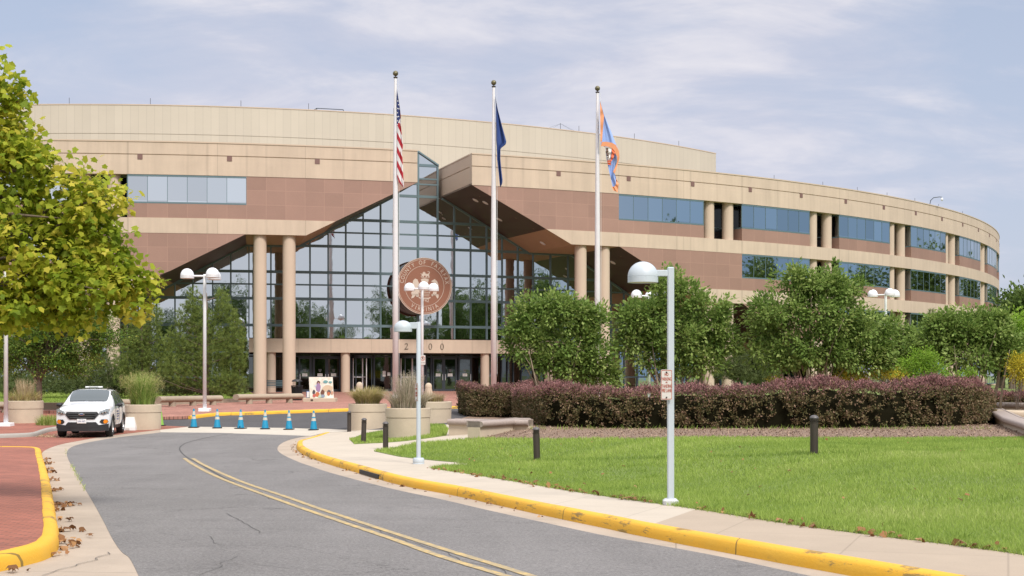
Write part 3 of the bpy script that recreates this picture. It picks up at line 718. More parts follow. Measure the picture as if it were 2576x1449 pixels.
for z0, z1, k0 in FL:
    wb = z0 + .88                                          # sill height of the windows
    A = Arc(); dp = 1.5
    for side in (1, -1):
        tin, ks = (T0 + BAY * k0), range(k0, 12)
        if side == -1: ks = range(k0, 4)
        # solid granite from the notch to the first window of this floor
        a, b = (TR, tin) if side == 1 else (2 * TC - tin, TL)
        if z0 > -1: clipseg(A, a, b, R0 - .015, R0 - dp, z0, z1)
        for k in ks:
            s0 = T0 + BAY * k; s1 = s0 + 6 * MODU
            if side == -1: s0, s1 = 2 * TC - s1, 2 * TC - s0
            if s0 > RE or s1 < LE: continue
            s0_, s1_ = max(s0, LE), min(s1, RE)
            if z0 > -1: A.seg(s0_, s1_, R0 - .015, R0 - dp, z0, wb, MODU)
            # window: a tray of mirror glass with its frame
            G = Arc(); n = 6; zb = wb if z0 > -1 else z0 + .5
            for i in range(n):
                e0 = s0 + (s1 - s0) * i / n; e1 = s0 + (s1 - s0) * (i + 1) / n
                rr = R0 - .05 + random.uniform(-.004, .004); G.seg(e0, e1, rr, R0 - dp, zb + .10, z1 - .12, 2)
            w = G.build('window', M['winglass'])
            H = Arc(); H.seg(s0, s1, R0 - .01, R0 - dp - .01, z1 - .12, z1 - .002, MODU); H.seg(s0, s1, R0 - .01, R0 - dp - .01, zb + .002, zb + .10, MODU)
            for i in range(n + 1):
                e = s0 + (s1 - s0) * i / n; hw = math.degrees((.016 if 0 < i < n else .03) / R0); H.seg(e - hw, e + hw, R0 - .035, R0 - .06, zb + .10, z1 - .12, 2)
            H.build('window_frame', M['frame'], parent=w)
            # recess behind the column pair that follows the bay
            g0, g1 = (s1, s0 + BAY) if side == 1 else (s1, s0 + BAY)
            if side == -1 and k == k0: g0 = g1 = 0
            if side == -1 and k != k0: g0, g1 = s1, s1 + 3 * MODU
            if g1 > g0 and g1 < RE:
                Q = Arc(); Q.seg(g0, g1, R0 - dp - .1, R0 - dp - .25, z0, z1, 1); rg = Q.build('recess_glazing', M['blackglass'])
                Q = Arc()
                for e in (g0 + .5 * (g1 - g0),): Q.seg(e - .03, e + .03, R0 - dp, R0 - dp - .12, z0, z1, 1)
                Q.seg(g0, g1, R0 - dp, R0 - dp - .12, z0 + .95, z0 + 1.02, 1); Q.build('recess_frame', M['frame'], parent=rg)
                for sg in (-1, 1):
                    e = (g0 + g1) / 2 + sg * .585; c = fp(e, R0 - .57, 0); mb = MB()
                    mb.lathe([(.405, z0 - .05), (.405, z1 + .02)], 28, (c[0], c[1], ZC), caps=False)
                    battach(mb.build('column', M['cream_plain'], smooth=True))
    if A.V: A.build('granite_panel', M['red'], split=True)
# portal soffits (radial, from the facade back to the glass)
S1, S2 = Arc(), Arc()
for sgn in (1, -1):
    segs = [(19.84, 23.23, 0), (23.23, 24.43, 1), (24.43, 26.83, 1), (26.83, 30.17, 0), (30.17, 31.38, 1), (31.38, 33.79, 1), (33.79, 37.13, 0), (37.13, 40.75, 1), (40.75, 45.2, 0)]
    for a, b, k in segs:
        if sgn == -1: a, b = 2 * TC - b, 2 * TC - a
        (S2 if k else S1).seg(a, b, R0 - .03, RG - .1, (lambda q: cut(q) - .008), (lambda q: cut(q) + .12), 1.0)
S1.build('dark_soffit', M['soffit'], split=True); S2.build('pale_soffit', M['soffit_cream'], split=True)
# radial walls of the notch
for t_, s in ((TL, -1), (TR, 1)):
    A = Arc(); e = math.degrees(.3 / R0); a, b = (t_ - e, t_) if s < 0 else (t_, t_ + e)
    A.seg(a, b, R0 - .5, RG - 3.0, 13.66, 14.40, 9); A.seg(a + (0 if s < 0 else .03), b - (.03 if s < 0 else 0), R0 - .5, RG - 3.0, 13.60, 13.66, 9); A.seg(a, b, R0 - .5, RG - 3.0, 12.40, 13.60, 9)
    A.build('notch_wall', M['cream_plain'])
    A = Arc(); A.seg(a - .02, b + .02, R0 - .5, RG - 3.0, 14.40, 14.48, 9); A.build('coping', M['cream_plain'])
# roofs
A = Arc(); A.seg(LE, TL - .3, R0 - .4, 60, 13.9, 14.1, 2); A.seg(TR + .3, RE, R0 - .4, 60, 13.9, 14.1, 2); A.seg(TL - .2, TR + .2, RG - 2.9, 60, 13.7, 13.89, 2); A.build('roof', mat('roof_membrane', (.3, .28, .25), .9), split=True)
# curtain wall
mul = [7.24, 8.05, 8.95, 9.78, 10.61, 11.62, 12.60, 13.44, 14.29, 15.13, 15.96, 16.80, 17.66, 18.64, 19.62, 20.47, 21.31, 22.15, 22.97, 23.82, 24.66, 25.63, 26.63, 27.5]
mul = [7.24 - .83 * i for i in range(14, 0, -1)] + mul + [27.5 + .83 * i for i in range(1, 24)]
ROWS = [-1.16, -.1, 1.58, 2.55, 3.40, 5.20, 6.15, 7.00, 8.79, 9.74, 10.62, 12.40, 13.25, 13.63, 14.57, 15.49]
def top(th):
    if 17.66 <= th <= 19.62: return 14.6 + (15.49 - 14.6) * max(0, 1 - abs(th - 18.64) / .98)
    if TL < th < TR: return 12.40
    return cut(th)
def clip_poly(poly, f):
    out = []
    for i in range(len(poly)):
        p, q = poly[i], poly[(i + 1) % len(poly)]; a, b = f(p), f(q)
        if a >= 0: out.append(p)
        if a * b < 0: s = a / (a - b); out.append((p[0] + (q[0] - p[0]) * s, p[1] + (q[1] - p[1]) * s))
    return out
V = []; F = []; VL = []; FLo = []
for a, b in zip(mul[:-1], mul[1:]):
    for z0, z1 in zip(ROWS[:-1], ROWS[1:]):
        if 10.6 < (a + b) / 2 < 26.7 and z1 < 2.6: continue
        ta, tb = top(a + 1e-4), top(b - 1e-4); poly = [(a, z0), (b, z0), (b, z1), (a, z1)]
        mids = [q for q in CUTK + [2 * TC - q for q in CUTK] if a + .01 < q < b - .01]
        pcs = [a] + sorted(mids) + [b]
        for p0, p1 in zip(pcs[:-1], pcs[1:]):
            ta, tb = top(p0 + 1e-4), top(p1 - 1e-4)
            po = clip_poly([(p0, z0), (p1, z0), (p1, z1), (p0, z1)], lambda p: ta + (tb - ta) * (p[0] - p0) / (p1 - p0) - p[1])
            if len(po) < 3: continue
            tx, ty = random.gauss(0, .0022), random.gauss(0, .0028); k = len(V)
            mx, mz = (a + b) / 2, (z0 + z1) / 2
            for p in po: V.append(fp(p[0], RG + math.radians(p[0] - mx) * RG * tx + (p[1] - mz) * ty, p[1]))
            F.append(tuple(range(k, k + len(po))))
cw = battach(mesh('curtain_wall', V, F, M['glass']))
A = Arc()
for i, q in enumerate(mul):
    hw = math.degrees((.05 if i % 2 else .04) / RG); zt = top(q) ; zb = 2.55 if 10.5 < q < 26.8 else -1.16
    if abs(q - 18.64) < .01 or abs(q - 19.62) < .01 or abs(q - 17.66) < .01: hw *= 1.35; zt = top(q) if q != 18.64 else 15.49
    if abs(q - 19.62) < .01 or abs(q - 17.66) < .01: zt = 14.6
    if zt > zb: A.seg(q - hw, q + hw, RG + .10, RG - .06, zb, zt, 9)
heavy = (3.40, 5.20, 7.00, 8.79, 10.62, 12.40, 14.57)
for z in ROWS[1:-1]:
    hh = .09 if z in heavy else .05
    # runs of theta where the wall reaches this height
    T = np.arange(mul[0], mul[-1], .05); on = [top(q) > z + .05 or (z > 12.3 and 17.6 < q < 19.66 and z < 14.7) for q in T]
    if z < 2.6: on = [o and not (10.55 < q < 26.75) for o, q in zip(on, T)]
    i = 0
    while i < len(T):
        if on[i]:
            j = i
            while j + 1 < len(T) and on[j + 1]: j += 1
            A.seg(T[i], T[j], RG + .085, RG - .05, z - hh, z + hh, .83); i = j + 1
        else: i += 1
for sgn in (1, -1):
    for a, b in zip(CUTK[:-1], CUTK[1:]):
        if sgn == -1: a, b = 2 * TC - b, 2 * TC - a
        A.seg(a, b, RG + .12, RG - .05, (lambda q: cut(q) - .14), (lambda q: cut(q) + .002), 1)
tw = lambda q: 14.6 + .89 * max(0, 1 - abs(q - 18.64) / .98)
for a, b in ((17.62, 18.64), (18.64, 19.66)): A.seg(a, b, RG + .16, RG - .06, (lambda q: tw(q) - .05), (lambda q: tw(q) + .07), 2)
A.build('mullion_grid', M['frame'], parent=cw)
# glazed gable roof of the tower and its side walls
V = [fp(17.66, RG, 14.6), fp(18.64, RG, 15.5), fp(19.62, RG, 14.6), fp(17.66, RG - 6, 14.6), fp(18.64, RG - 6, 15.5), fp(19.62, RG - 6, 14.6), fp(17.66, RG, 13), fp(19.62, RG, 13), fp(17.66, RG - 6, 13), fp(19.62, RG - 6, 13)]
battach(mesh('tower_roof', V, [(0, 1, 4, 3), (1, 2, 5, 4), (0, 3, 8, 6), (2, 7, 9, 5)], M['winglass']))
# dark interior behind the glazing keeps light from leaking through
A = Arc(); A.seg(-5, 44, RG - 4.6, RG - 5, -1.16, 13.6, 2); A.build('back_wall', M['dark'])
A = Arc(); A.seg(-5, 44, RG - .8, RG - 5, 2.1, 2.5, 2); A.build('floor_slab', M['dark'])
# entrance beam, small columns, numerals
A = Arc(); A.seg(10.61, 26.72, RG + .12, RG - .9, 1.57, 2.50, .84); A.build('entrance_beam', M['cream'])
for k in (-2, -1, 1, 2):
    c = fp(18.64 + 3.5 * k, RG - .30, 0); mb = MB(); mb.lathe([(.31, ZF - .05), (.31, 1.58)], 28, (c[0], c[1], ZC), caps=False); battach(mb.build('column', M['cream_plain'], smooth=True))
def radial_matrix(th, r, z):
    a = math.radians(th); x = Vector((math.cos(a), math.sin(a), 0)); n = Vector((math.sin(a), -math.cos(a), 0)); u = Vector((0, 0, 1))
    m = Matrix((x, u, n)).transposed().to_4x4(); m.translation = fp(th, r, z); return m
def serif_zero():   # tall narrow numeral ring
    o = []; n = 26; V = []; F = []
    for z in (0, .03):
        for k in range(n):
            c, s = math.cos(2 * PI * k / n), math.sin(2 * PI * k / n); V.append((c * .125, s * .215, z)); V.append((c * (.125 - .022 - .028 * abs(c)), s * .195, z))
    for k in range(n):
        j = (k + 1) % n; a, b, c, d = 2 * k, 2 * k + 1, 2 * j + 1, 2 * j; F += [(2 * n + a, 2 * n + d, 2 * n + c, 2 * n + b), (a, d, 2 * n + d, 2 * n + a), (b, 2 * n + b, 2 * n + c, c)]
    return V, F
M['numeral'] = mat('bronze_numeral', (.16, .13, .10), .5, .4)
for px, ch in ((1022, '2'), (1052, '0'), (1082.5, '0'), (1112, '0')):
    mw = radial_matrix(th_px(px, RG + .13), RG + .125, 2.02)
    if ch == '0': V, F = serif_zero(); o = mesh('numeral', [mw @ Vector(v) for v in V], F, M['numeral']); battach(o)
    else:
        # a 2 with a foot serif
        P = [(-.11, .12), (-.09, .18), (-.03, .215), (.05, .21), (.10, .16), (.11, .09), (.07, .01), (0, -.09), (-.07, -.165), (.09, -.165), (.125, -.12), (.14, -.12), (.12, -.21), (-.13, -.21), (-.13, -.19), (-.04, -.09), (.04, .03), (.068, .10), (.055, .16), (.01, .185), (-.05, .165), (-.085, .115)]
        mb = MB(); mb.prism(P, 0, .03); o = mesh('numeral', [mw @ Vector(v) for v in mb.V], mb.F, M['numeral']); battach(o)
# entrance glazing and doors
RD = RG - 1.25
A = Arc(); A.seg(10.4, 26.9, RD - .12, RD - .2, ZF, 1.57, .84); eg = A.build('entrance_glazing', M['darkglass'])
A = Arc()
for px in (715, 723, 742, 783, 788, 857, 880, 942, 985, 1002, 1073, 1085, 1149, 1186, 1247, 1262, 1277, 1292, 1312, 1352, 1372): 
    e = th_px(px, RD); A.seg(e - .03, e + .03, RD, RD - .14, ZF, 1.56, 9)
for z, h in ((1.33, .05), (.0, .0)):
    if h: A.seg(10.4, 26.9, RD + .01, RD - .14, z - h, z + h, .84)
A.seg(10.4, 26.9, RD + .01, RD - .14, ZF, ZF + .10, .84); A.build('entrance_frame', M['frame_dark'], parent=eg)
A = Arc(); A.seg(10.62, 26.7, RG - .9, RD - .2, 1.45, 1.56, .84); A.build('entrance_ceiling', M['dark'])
def door(p0, p1, hside, notice=True):
    a, b = th_px(p0, RD), th_px(p1, RD); w = math.degrees(.11 / RD); rr = RD + .03
    A = Arc(); A.seg(a, a + w, rr, RD - .03, ZF + .02, 1.27, 9); A.seg(b - w, b, rr, RD - .03, ZF + .02, 1.27, 9); A.seg(a + w, b - w, rr, RD - .03, 1.15, 1.27, 9); A.seg(a + w, b - w, rr, RD - .03, ZF + .02, ZF + .22, 9); A.seg(a + w, b - w, rr - .01, RD - .03, -.10, -.05, 9)
    d = A.build('door', M['frame_dark'])
    G = Arc(); G.seg(a + w, b - w, RD + .004, RD - .02, ZF + .22, -.10, 9); G.seg(a + w, b - w, RD + .004, RD - .02, -.05, 1.15, 9); G.build('door_glass', M['darkglass'], parent=d)
    e = (b - w * .9) if hside > 0 else (a + w * .9); p = fp(e, rr + .07, 0); mb = MB(); mb.tube([(p[0], p[1], ZC - .32), (p[0], p[1], ZC + .1)], .014); mb.build('door_handle', M['alu'], parent=d)
    if notice:
        m_ = (a + b) / 2; N = Arc(); hw = math.degrees(.17 / RD); N.seg(m_ - hw, m_ + hw, RD + .012, RD + .006, -.10, .15, 9); N.build('notice', M['offwhite'], parent=d)
        N = Arc(); hw = math.degrees(.13 / RD)
        for i in range(3): N.seg(m_ - hw, m_ + hw * (.6 + .2 * i), RD + .016, RD + .013, -.06 + .06 * i, -.04 + .06 * i, 9)
        for i in range(4): N.seg(m_ - hw * (.9 - .12 * i), m_ + hw * (.9 - .12 * i), RD + .009, RD + .006, .42 - .055 * i, .445 - .055 * i, 9)
        N.build('notice_lettering', mat('notice_grey', (.25, .25, .25), .6), parent=d)
door(751, 782.5, -1); door(788, 822, 1); door(822, 856.5, -1); door(1088, 1116, 1); door(1116, 1148.5, -1); door(1153, 1186, 1)
# revolving doors: a drum with wings
for p0, p1 in ((884, 941), (1003.5, 1072)):
    e = (th_px(p0, RD) + th_px(p1, RD)) / 2; c = fp(e, RD - .1, 0); r = (th_px(p1, RD) - th_px(p0, RD)) / 2 * PI / 180 * RD * .98
    mb = MB()
    for k in range(9):
        a_ = math.radians(e) + PI * (k / 8) - PI; x, y = c[0] + r * math.cos(a_), c[1] + r * math.sin(a_)
        if k in (0, 2, 6, 8): mb.box((x - .03, y - .03, ZF + ZC), (x + .03, y + .03, 1.3 + ZC))
    L = [[(c[0] + (r + dr_) * math.cos(math.radians(e) - PI + PI * k / 16), c[1] + (r + dr_) * math.sin(math.radians(e) - PI + PI * k / 16), z + ZC) for dr_, z in ((0, 1.2), (.03, 1.2), (.03, 1.42), (0, 1.42))] for k in range(17)]
    mb.loft(L); rd = battach(mb.build('revolving_door', M['frame_dark']))
    mb = MB()
    for a_ in (.5, .5 + PI / 2, .5 + PI, .5 + 3 * PI / 2):
        x, y = math.cos(a_) * r * .93, math.sin(a_) * r * .93; n_ = Vector((-y, x, 0)).normalized() * .025
        for s0_, s1_, z0_, z1_ in ((.93, 1, ZF + .05, 1.2), (0, 1, ZF + .05, ZF + .2), (0, 1, -.12, -.07), (0, .05, ZF, 1.2)):
            q0 = Vector((c[0] + x * s0_, c[1] + y * s0_, 0)); q1 = Vector((c[0] + x * s1_, c[1] + y * s1_, 0))
            mb.loft([[tuple(q0 - n_ + Vector((0, 0, z0_ + ZC))), tuple(q0 + n_ + Vector((0, 0, z0_ + ZC))), tuple(q0 + n_ + Vector((0, 0, z1_ + ZC))), tuple(q0 - n_ + Vector((0, 0, z1_ + ZC)))],
                     [tuple(q1 - n_ + Vector((0, 0, z0_ + ZC))), tuple(q1 + n_ + Vector((0, 0, z0_ + ZC))), tuple(q1 + n_ + Vector((0, 0, z1_ + ZC))), tuple(q1 - n_ + Vector((0, 0, z1_ + ZC)))]])
    mb.build('door_wing', M['alu'], parent=rd)
# paper notices on the fixed pane between the revolving doors
for px, z0_, z1_ in ((967, .12, .33), (967, -.06, .10), (979, .0, .22)):
    e = th_px(px, RD); A = Arc(); A.seg(e - .075, e + .075, RD - .10, RD - .115, z0_, z1_, 9); A.build('notice', M['offwhite'])
# tall portal columns under the flats of the stair-shaped cut
for tc_, zt in ((11.66, 8.82), (25.65, 8.82), (4.70, 5.22), (32.6, 5.22), (39.55, 1.62)):
    for s in (-1, 1):
        c = fp(tc_ + s * .585, R0 - .57, 0); gg = float(gp(c[0], c[1])); mb = MB()
        mb.lathe([(.405, gg - .1), (.405, zt)], 32, (c[0], c[1], ZC), caps=False)
        o = battach(mb.build('column', M['cream_plain'], smooth=True))
# downlights in the dark soffit
for th_, r_ in ((20.6, 86.2), (20.9, 86.9), (22.0, 85.2), (24.0, 85.8), (27.8, 85.6), (28.3, 87.4)):
    z = cut(th_) - .01; c = fp(th_, r_, z); dz = (cut(th_ + .05) - cut(th_ - .05)) / (.1 * PI / 180 * r_)
    mb = MB(); L = [[(c[0] + r2 * math.cos(k * PI / 8), c[1] + r2 * math.sin(k * PI / 8), c[2] + dz * r2 * math.cos(k * PI / 8 - math.radians(th_)) + h) for k in range(16)] for r2, h in ((.2, 0), (.2, -.03), (.14, -.035), (.13, -.01))]
    mb.loft(L); battach(mb.build('downlight', M['alu']))
# penthouse drum
RP = 70.0
A = Arc(); 
for t0, t1 in ((-16, 47.33),): A.seg(t0, t1, RP, RP - .4, 18.20, 20.33, .62); A.seg(t0, t1, RP - .03, RP - .4, 18.14, 18.20, .62); A.seg(t0, t1, RP, RP - .4, 14.0, 18.14, .62); A.seg(47.0, 47.33, RP - .4, 55, 14.0, 20.33, .62)
A.build('penthouse_wall', M['pent'])
A = Arc(); A.seg(-16, 47.33, RP + .03, RP - .4, 20.33, 20.40, .62); A.build('penthouse_coping', M['cream_plain'])
mb = MB(); n_rod = 0
for px in (172, 377, 606, 777, 992, 1248, 1460, 1600, 1712):
    q = th_px(px, RP); p = fp(q, RP - .2, 20.4); mb = MB(); mb.tube([p, (p[0], p[1], p[2] + .5)], .018, 5); battach(mb.build('lightning_rod', M['bronze']))
for px in (1955, 2078, 2165, 2240, 2310, 2370, 2430):
    q = th_px(px, R0); p = fp(q, R0 - .3, 14.45); mb = MB(); mb.tube([p, (p[0], p[1], p[2] + .35)], .015, 5); battach(mb.build('lightning_rod', M['bronze']))
for p0, p1, h in ((800, 868, .32), (1106, 1172, .16), (1390, 1442, .14)):
    mb = MB(); a = fp(th_px(p0, RP), RP - .8, 20.35); b = fp(th_px(p1, RP), RP - .8, 20.35); up = Vector((0, 0, h))
    mb.tube([a, Vector(a) + up], .03, 5); mb.tube([b, Vector(b) + up], .03, 5); mb.tube([Vector(a) + up, Vector(b) + up], .03, 5); a2 = Vector(a) + Vector((-1, 1.5, 0)); mb.tube([a2 + up * .5, Vector(a) + up], .03, 5)
    battach(mb.build('roof_rail', M['frame_dark']))
p = Vector(fp(th_px(1427, RP), RP - 1, 20.35)); mb = MB(); mb.tube([p, p + Vector((0, 0, .75))], .02, 5)
for dx in (-2.0, -1.2, 1.2, 1.4): mb.tube([p + Vector((0, 0, .72)), p + Vector((dx, 0, 0))], .006, 4)
battach(mb.build('antenna_mast', M['frame_dark']))
# security camera on a swan neck
p = Vector(fp(th_px(2347, R0), R0 - .3, 14.45)); tv = Vector((math.cos(math.radians(57)), math.sin(math.radians(57)), 0)); mb = MB()
mb.tube([p, p + Vector((.1, 0, .45)), p + Vector((.35, 0, .68)), p + Vector((.85, 0, .74)), p + Vector((1.05, 0, .72))], .035, 6); cmr = battach(mb.build('camera_arm', M['frame_dark']))
mb = MB(); mb.lathe([(.001, -.2), (.08, -.16), (.1, -.05), (.1, .05), (.03, .08)], 12, (p.x + 1.05, p.y, p.z + .58)); mb.build('dome_camera', M['lamp_white'], parent=cmr, smooth=True)
# ---- county seal on the glass
SEALR = 1.94; sm_ = radial_matrix(TC, RG + 1.62, 6.10)
def sealm(t, b):
    p = pos(t); f = t.noise(p, 40, 3, .7); k = t.rng(f, .2, .8, .75, 1.25)
    x = t.node('ShaderNodeVectorMath', operation='SCALE'); x.inputs[0].default_value = (.27, .115, .070); t.link(k, x.inputs['Scale']); t.link(x.outputs[0], b.inputs['Base Color'])
M['seal'] = mat('seal_brown', (.27, .115, .07), .6, build=sealm); M['sealw'] = mat('seal_cream', (.60, .50, .42), .6)
mb = MB(); mb.lathe([(SEALR, -.12), (SEALR, 0)], 72); seal = mesh('county_seal', [sm_ @ Vector(v) for v in mb.V], mb.F, M['seal']); battach(seal)
mb = MB(); mb.lathe([(SEALR - .12, -1.6), (SEALR - .12, -.12)], 48); mesh('seal_drum', [sm_ @ Vector(v) for v in mb.V], mb.F, M['blackpaint'], parent=seal)
def ring(r0, r1, n=72, z=.012):
    V = []; F = []
    for k in range(n):
        c, s = math.cos(2 * PI * k / n), math.sin(2 * PI * k / n); V += [(c * r0, s * r0, 0), (c * r0, s * r0, z), (c * r1, s * r1, z), (c * r1, s * r1, 0)]
    for k in range(n):
        j = (k + 1) % n
        for q in range(3): F.append((4 * k + q, 4 * j + q, 4 * j + q + 1, 4 * k + q + 1))
    return V, F
for r0, r1 in ((1.90, 1.935), (1.82, 1.845), (1.36, 1.385)):
    V, F = ring(r0, r1); mesh('seal_ring', [sm_ @ Vector(v) for v in V], F, M['sealw'], parent=seal)
def arc_text(s, r, a0, a1, size, flip=False):
    obs = []; n = len(s)
    for i, ch in enumerate(s):
        if ch == ' ': continue
        a_ = math.radians(a0 + (a1 - a0) * i / (n - 1))
        rot = a_ - PI / 2 if not flip else a_ + PI / 2
        mw = sm_ @ Matrix.Translation((r * math.cos(a_), r * math.sin(a_), .006)) @ Matrix.Rotation(rot, 4, 'Z')
        obs.append(text_obj(ch, size, M['sealw'], extrude=.008, mw=mw, sx=.82))
    return obs
for w_ in (arc_text('COUNTY           ', 1.60, 170, 10, .40), arc_text('       OF        ', 1.60, 170, 10, .40), arc_text('          FAIRFAX', 1.60, 170, 10, .40), arc_text('VIRGINIA', 1.60, 238, 302, .40, True), [text_obj('1742', .32, M['sealw'], extrude=.008, mw=sm_ @ Matrix.Translation((0, -.99, .006)))]):
    join_meshes(w_, 'seal_lettering', M['sealw'], seal)
def sealshape(polys, name='seal_emblem'):
    mb = MB()
    for P in polys: mb.prism([(x, y) for x, y in P], 0, .014)
    return mesh(name, [sm_ @ Vector(v) for v in mb.V], mb.F, M['sealw'], parent=seal)
lion = [(-.26, .62), (-.26, .66), (-.20, .70), (-.20, .78), (-.28, .84), (-.26, .87), (-.15, .80), (-.13, .90), (-.04, .98), (.05, .93), (.07, .84), (.24, .84), (.33, .92), (.30, .98), (.20, .97), (.20, 1.0), (.33, 1.01), (.38, .93), (.32, .82), (.34, .66), (.36, .60), (.27, .60), (.25, .70), (.18, .66), (.14, .60), (.06, .60), (.10, .70), (-.02, .72), (-.08, .60), (-.16, .60), (-.10, .70)]
plinth = [(-.24, .55), (.34, .55), (.34, .58), (-.24, .58)]
crown = [(-.18, .17), (.22, .17), (.26, .30), (.30, .46), (.18, .50), (.02, .52), (-.14, .50), (-.26, .46), (-.22, .30)]
lmane = [(-.86, .08), (-.80, .36), (-.66, .50), (-.50, .44), (-.40, .20), (-.42, .02), (-.52, -.12), (-.80, -.12)]
lbody = [(-.80, -.12), (-.44, -.12), (-.36, -.3), (-.42, -.52), (-.44, -.66), (-.40, -.74), (-.56, -.74), (-.62, -.62), (-.74, -.78), (-.92, -.86), (-.92, -.76), (-.84, -.6), (-.96, -.5), (-.86, -.36)]
tail = [(-.92, -.4), (-1.12, -.1), (-1.16, .02), (-1.06, .04), (-1.04, -.08), (-.86, -.32)]
horse = [(.52, .28), (.48, .34), (.52, .38), (.66, .46), (.74, .50), (.76, .44), (.88, .36), (.98, .12), (.96, -.10), (.86, -.30), (.84, -.5), (1.0, -.62), (.98, -.76), (.9, -.84), (.80, -.66), (.70, -.5), (.62, -.62), (.52, -.70), (.50, -.62), (.60, -.46), (.60, -.2), (.46, -.06), (.42, .02), (.50, .06), (.62, .10), (.66, .26)]
sh = []
for y in (.10, -.02, -.14, -.32, -.44, -.56, -.68): sh.append([(-.36 + .1 * max(0, -y - .4), y), (.36 - .1 * max(0, -y - .4), y), (.36 - .1 * max(0, -y - .4), y + .035), (-.36 + .1 * max(0, -y - .4), y + .035)])
shc = [(math.cos(k * PI / 5) * .14, -.20 + math.sin(k * PI / 5) * .16) for k in range(10)]
scr = [(-.42, -.80), (-.30, -.86), (.30, -.86), (.44, -.80), (.40, -.74), (.28, -.79), (-.28, -.79), (-.38, -.74)]
sbar = [[(-.38, -.5), (-.35, -.5), (-.35, .12), (-.38, .12)], [(.35, -.5), (.38, -.5), (.38, .12), (.35, .12)]]
hoof = [[(-.92, -.62), (-.40, -.66), (-.36, -.60), (-.5, -.56), (-.9, -.55)], [(.48, -.62), (.98, -.60), (.98, -.54), (.5, -.54)]]
sealshape([lion, plinth, crown, lmane, lbody, tail, horse, shc, scr] + sh + sbar + hoof)

# ------------------------------------------------------------------ street lamps
def dome_lamp(px, ybase, ytop, square, label, armpx, dome, arm, basew, poleW, fn=gs):
    p = at(px, ybase, fn); k = p.y / FP; H = (ybase - ytop) * k
    r = new_empty('street_lamp', p, label, 'lamp post', 'single dome lamp posts')
    w = poleW * k / 2; mb = MB()
    if square: mb.bbox((-w, -w, .05), (w, w, H), .012); mb.build('post', M['lamp_paint'], r)
    else: mb.lathe([(w, .05), (w, H), (w * .9, H + .01)], 20); mb.build('post', M['lamp_paint'], r, angle=40)
    b = basew * k / 2; mb = MB()
    if square: mb.bbox((-b, -b, -.02), (b, b, .09), .03); mb.build('foot', mat('chipped_base', (.5, .5, .5), .8, build=mottled((.52, .53, .54), .25, 9, 40)), r, angle=40)
    else: mb.lathe([(b, -.02), (b, .02), (b * .98, .025), (b, .03), (b, .11), (b * .85, .135), (w, .14)], 28); mb.build('foot', M['lamp_paint'], r, angle=40)
    x0, x1 = (dome[0] - px) * k, (dome[1] - px) * k; cx = (x0 + x1) / 2; R_ = (x1 - x0) / 2
    zb = (ybase - dome[3]) * k; zt = (ybase - dome[2]) * k; a0, a1 = (ybase - arm[1]) * k, (ybase - arm[0]) * k
    mb = MB(); mb.bbox((x1 - .06, -w * .8, a0), (-w * .5, w * .8, a1), .008); mb.build('arm', M['lamp_paint'], r, angle=40)
    hb = (zt - zb) * .26; prof = [(R_, zb), (R_, zb + hb), (R_ * .985, zb + hb + .002), (R_ * .985, zb + hb + .006), (R_, zb + hb + .008)]
    for i in range(1, 12): a_ = i / 12 * PI / 2; prof.append((R_ * math.cos(a_), zb + hb + .008 + (zt - zb - hb - .008) * math.sin(a_)))
    prof += [(.001, zt)]
    mb = MB(); mb.lathe(prof, 40, (cx, 0, 0), caps=False); mb.build('dome', M['lamp_paint'], r, angle=40)
    mb = MB(); mb.lathe([(R_ * .99, zb + .01), (.001, zb + .012)], 32, (cx, 0, 0), caps=False); mb.build('lens', M['offwhite'], r)
    return r
nearlamp = dome_lamp(1687, 1270, 672, True, 'tall square grey lamp post with one dome, nearest, at the lawn edge', 1, (1579, 1655.5, 658, 711), (679.5, 695.5), 38, 16.5)
farlamp = dome_lamp(1053, 1167, 811, False, 'round grey lamp post with one dome, on the pale walk beside the planters', 1, (991, 1036.5, 806, 834.5), (811, 827), 29, 11)
def globe_lamp(name, px, ybase, ytop, Y, delta, label):
    if ybase: p = at(px, ybase, gp); Y = p.y
    else: p = P3(px, 945, Y); p.z = gz(p.x, Y, gp)
    H = (945 - ytop) / FP * Y + ZC - p.z
    r = new_empty('globe_lamp', p, label, 'lamp post', 'white three-globe lamp posts')
    mb = MB(); mb.lathe([(.085, .1), (.07, H - .1), (.06, H)], 16); mb.build('post', M['pole_white'], r, smooth=True)
    mb = MB(); mb.bbox((-.24, -.24, -.05), (.24, .24, .13), .015); mb.build('foot', M['pole_white'], r, angle=40)
    for i in range(3):
        a_ = math.radians(180 + delta + 120 * i); c, s = math.cos(a_), math.sin(a_)
        mb = MB(); mb.tube([(0, 0, H - .08), (c * .55, s * .55, H - .08)], .045, 6); ar = mb.build('arm', M['pole_white'], r)
        prof = [(.285, H - .20), (.30, H - .19), (.30, H - .06)]; mb = MB(); mb.lathe(prof, 24, (c * .76, s * .76, 0)); mb.build('globe_band', M['alu'], ar, smooth=False)
        prof = [(.295, H - .06)] + [(.295 * math.cos(q * PI / 16), H - .06 + .31 * math.sin(q * PI / 16)) for q in range(1, 8)] + [(.001, H + .25)]
        mb = MB(); mb.lathe(prof, 24, (c * .76, s * .76, 0), caps=False); mb.build('globe', M['lamp_white'], ar, smooth=True)
    return r
globe_lamp('g', 515, 1034, 690, 0, 9, 'white three-globe lamp post on the brick plaza left of the portal columns')
globe_lamp('g', 1062, None, 722, 74, -20, 'white three-globe lamp post in front of the round county seal')
globe_lamp('g', 2228, None, 738, 80, 92, 'white three-globe lamp post rising between the right-hand green trees')
globe_lamp('g', 1633, None, 741, 74, 20, 'white three-globe lamp post half hidden in the tree by the near lamp')
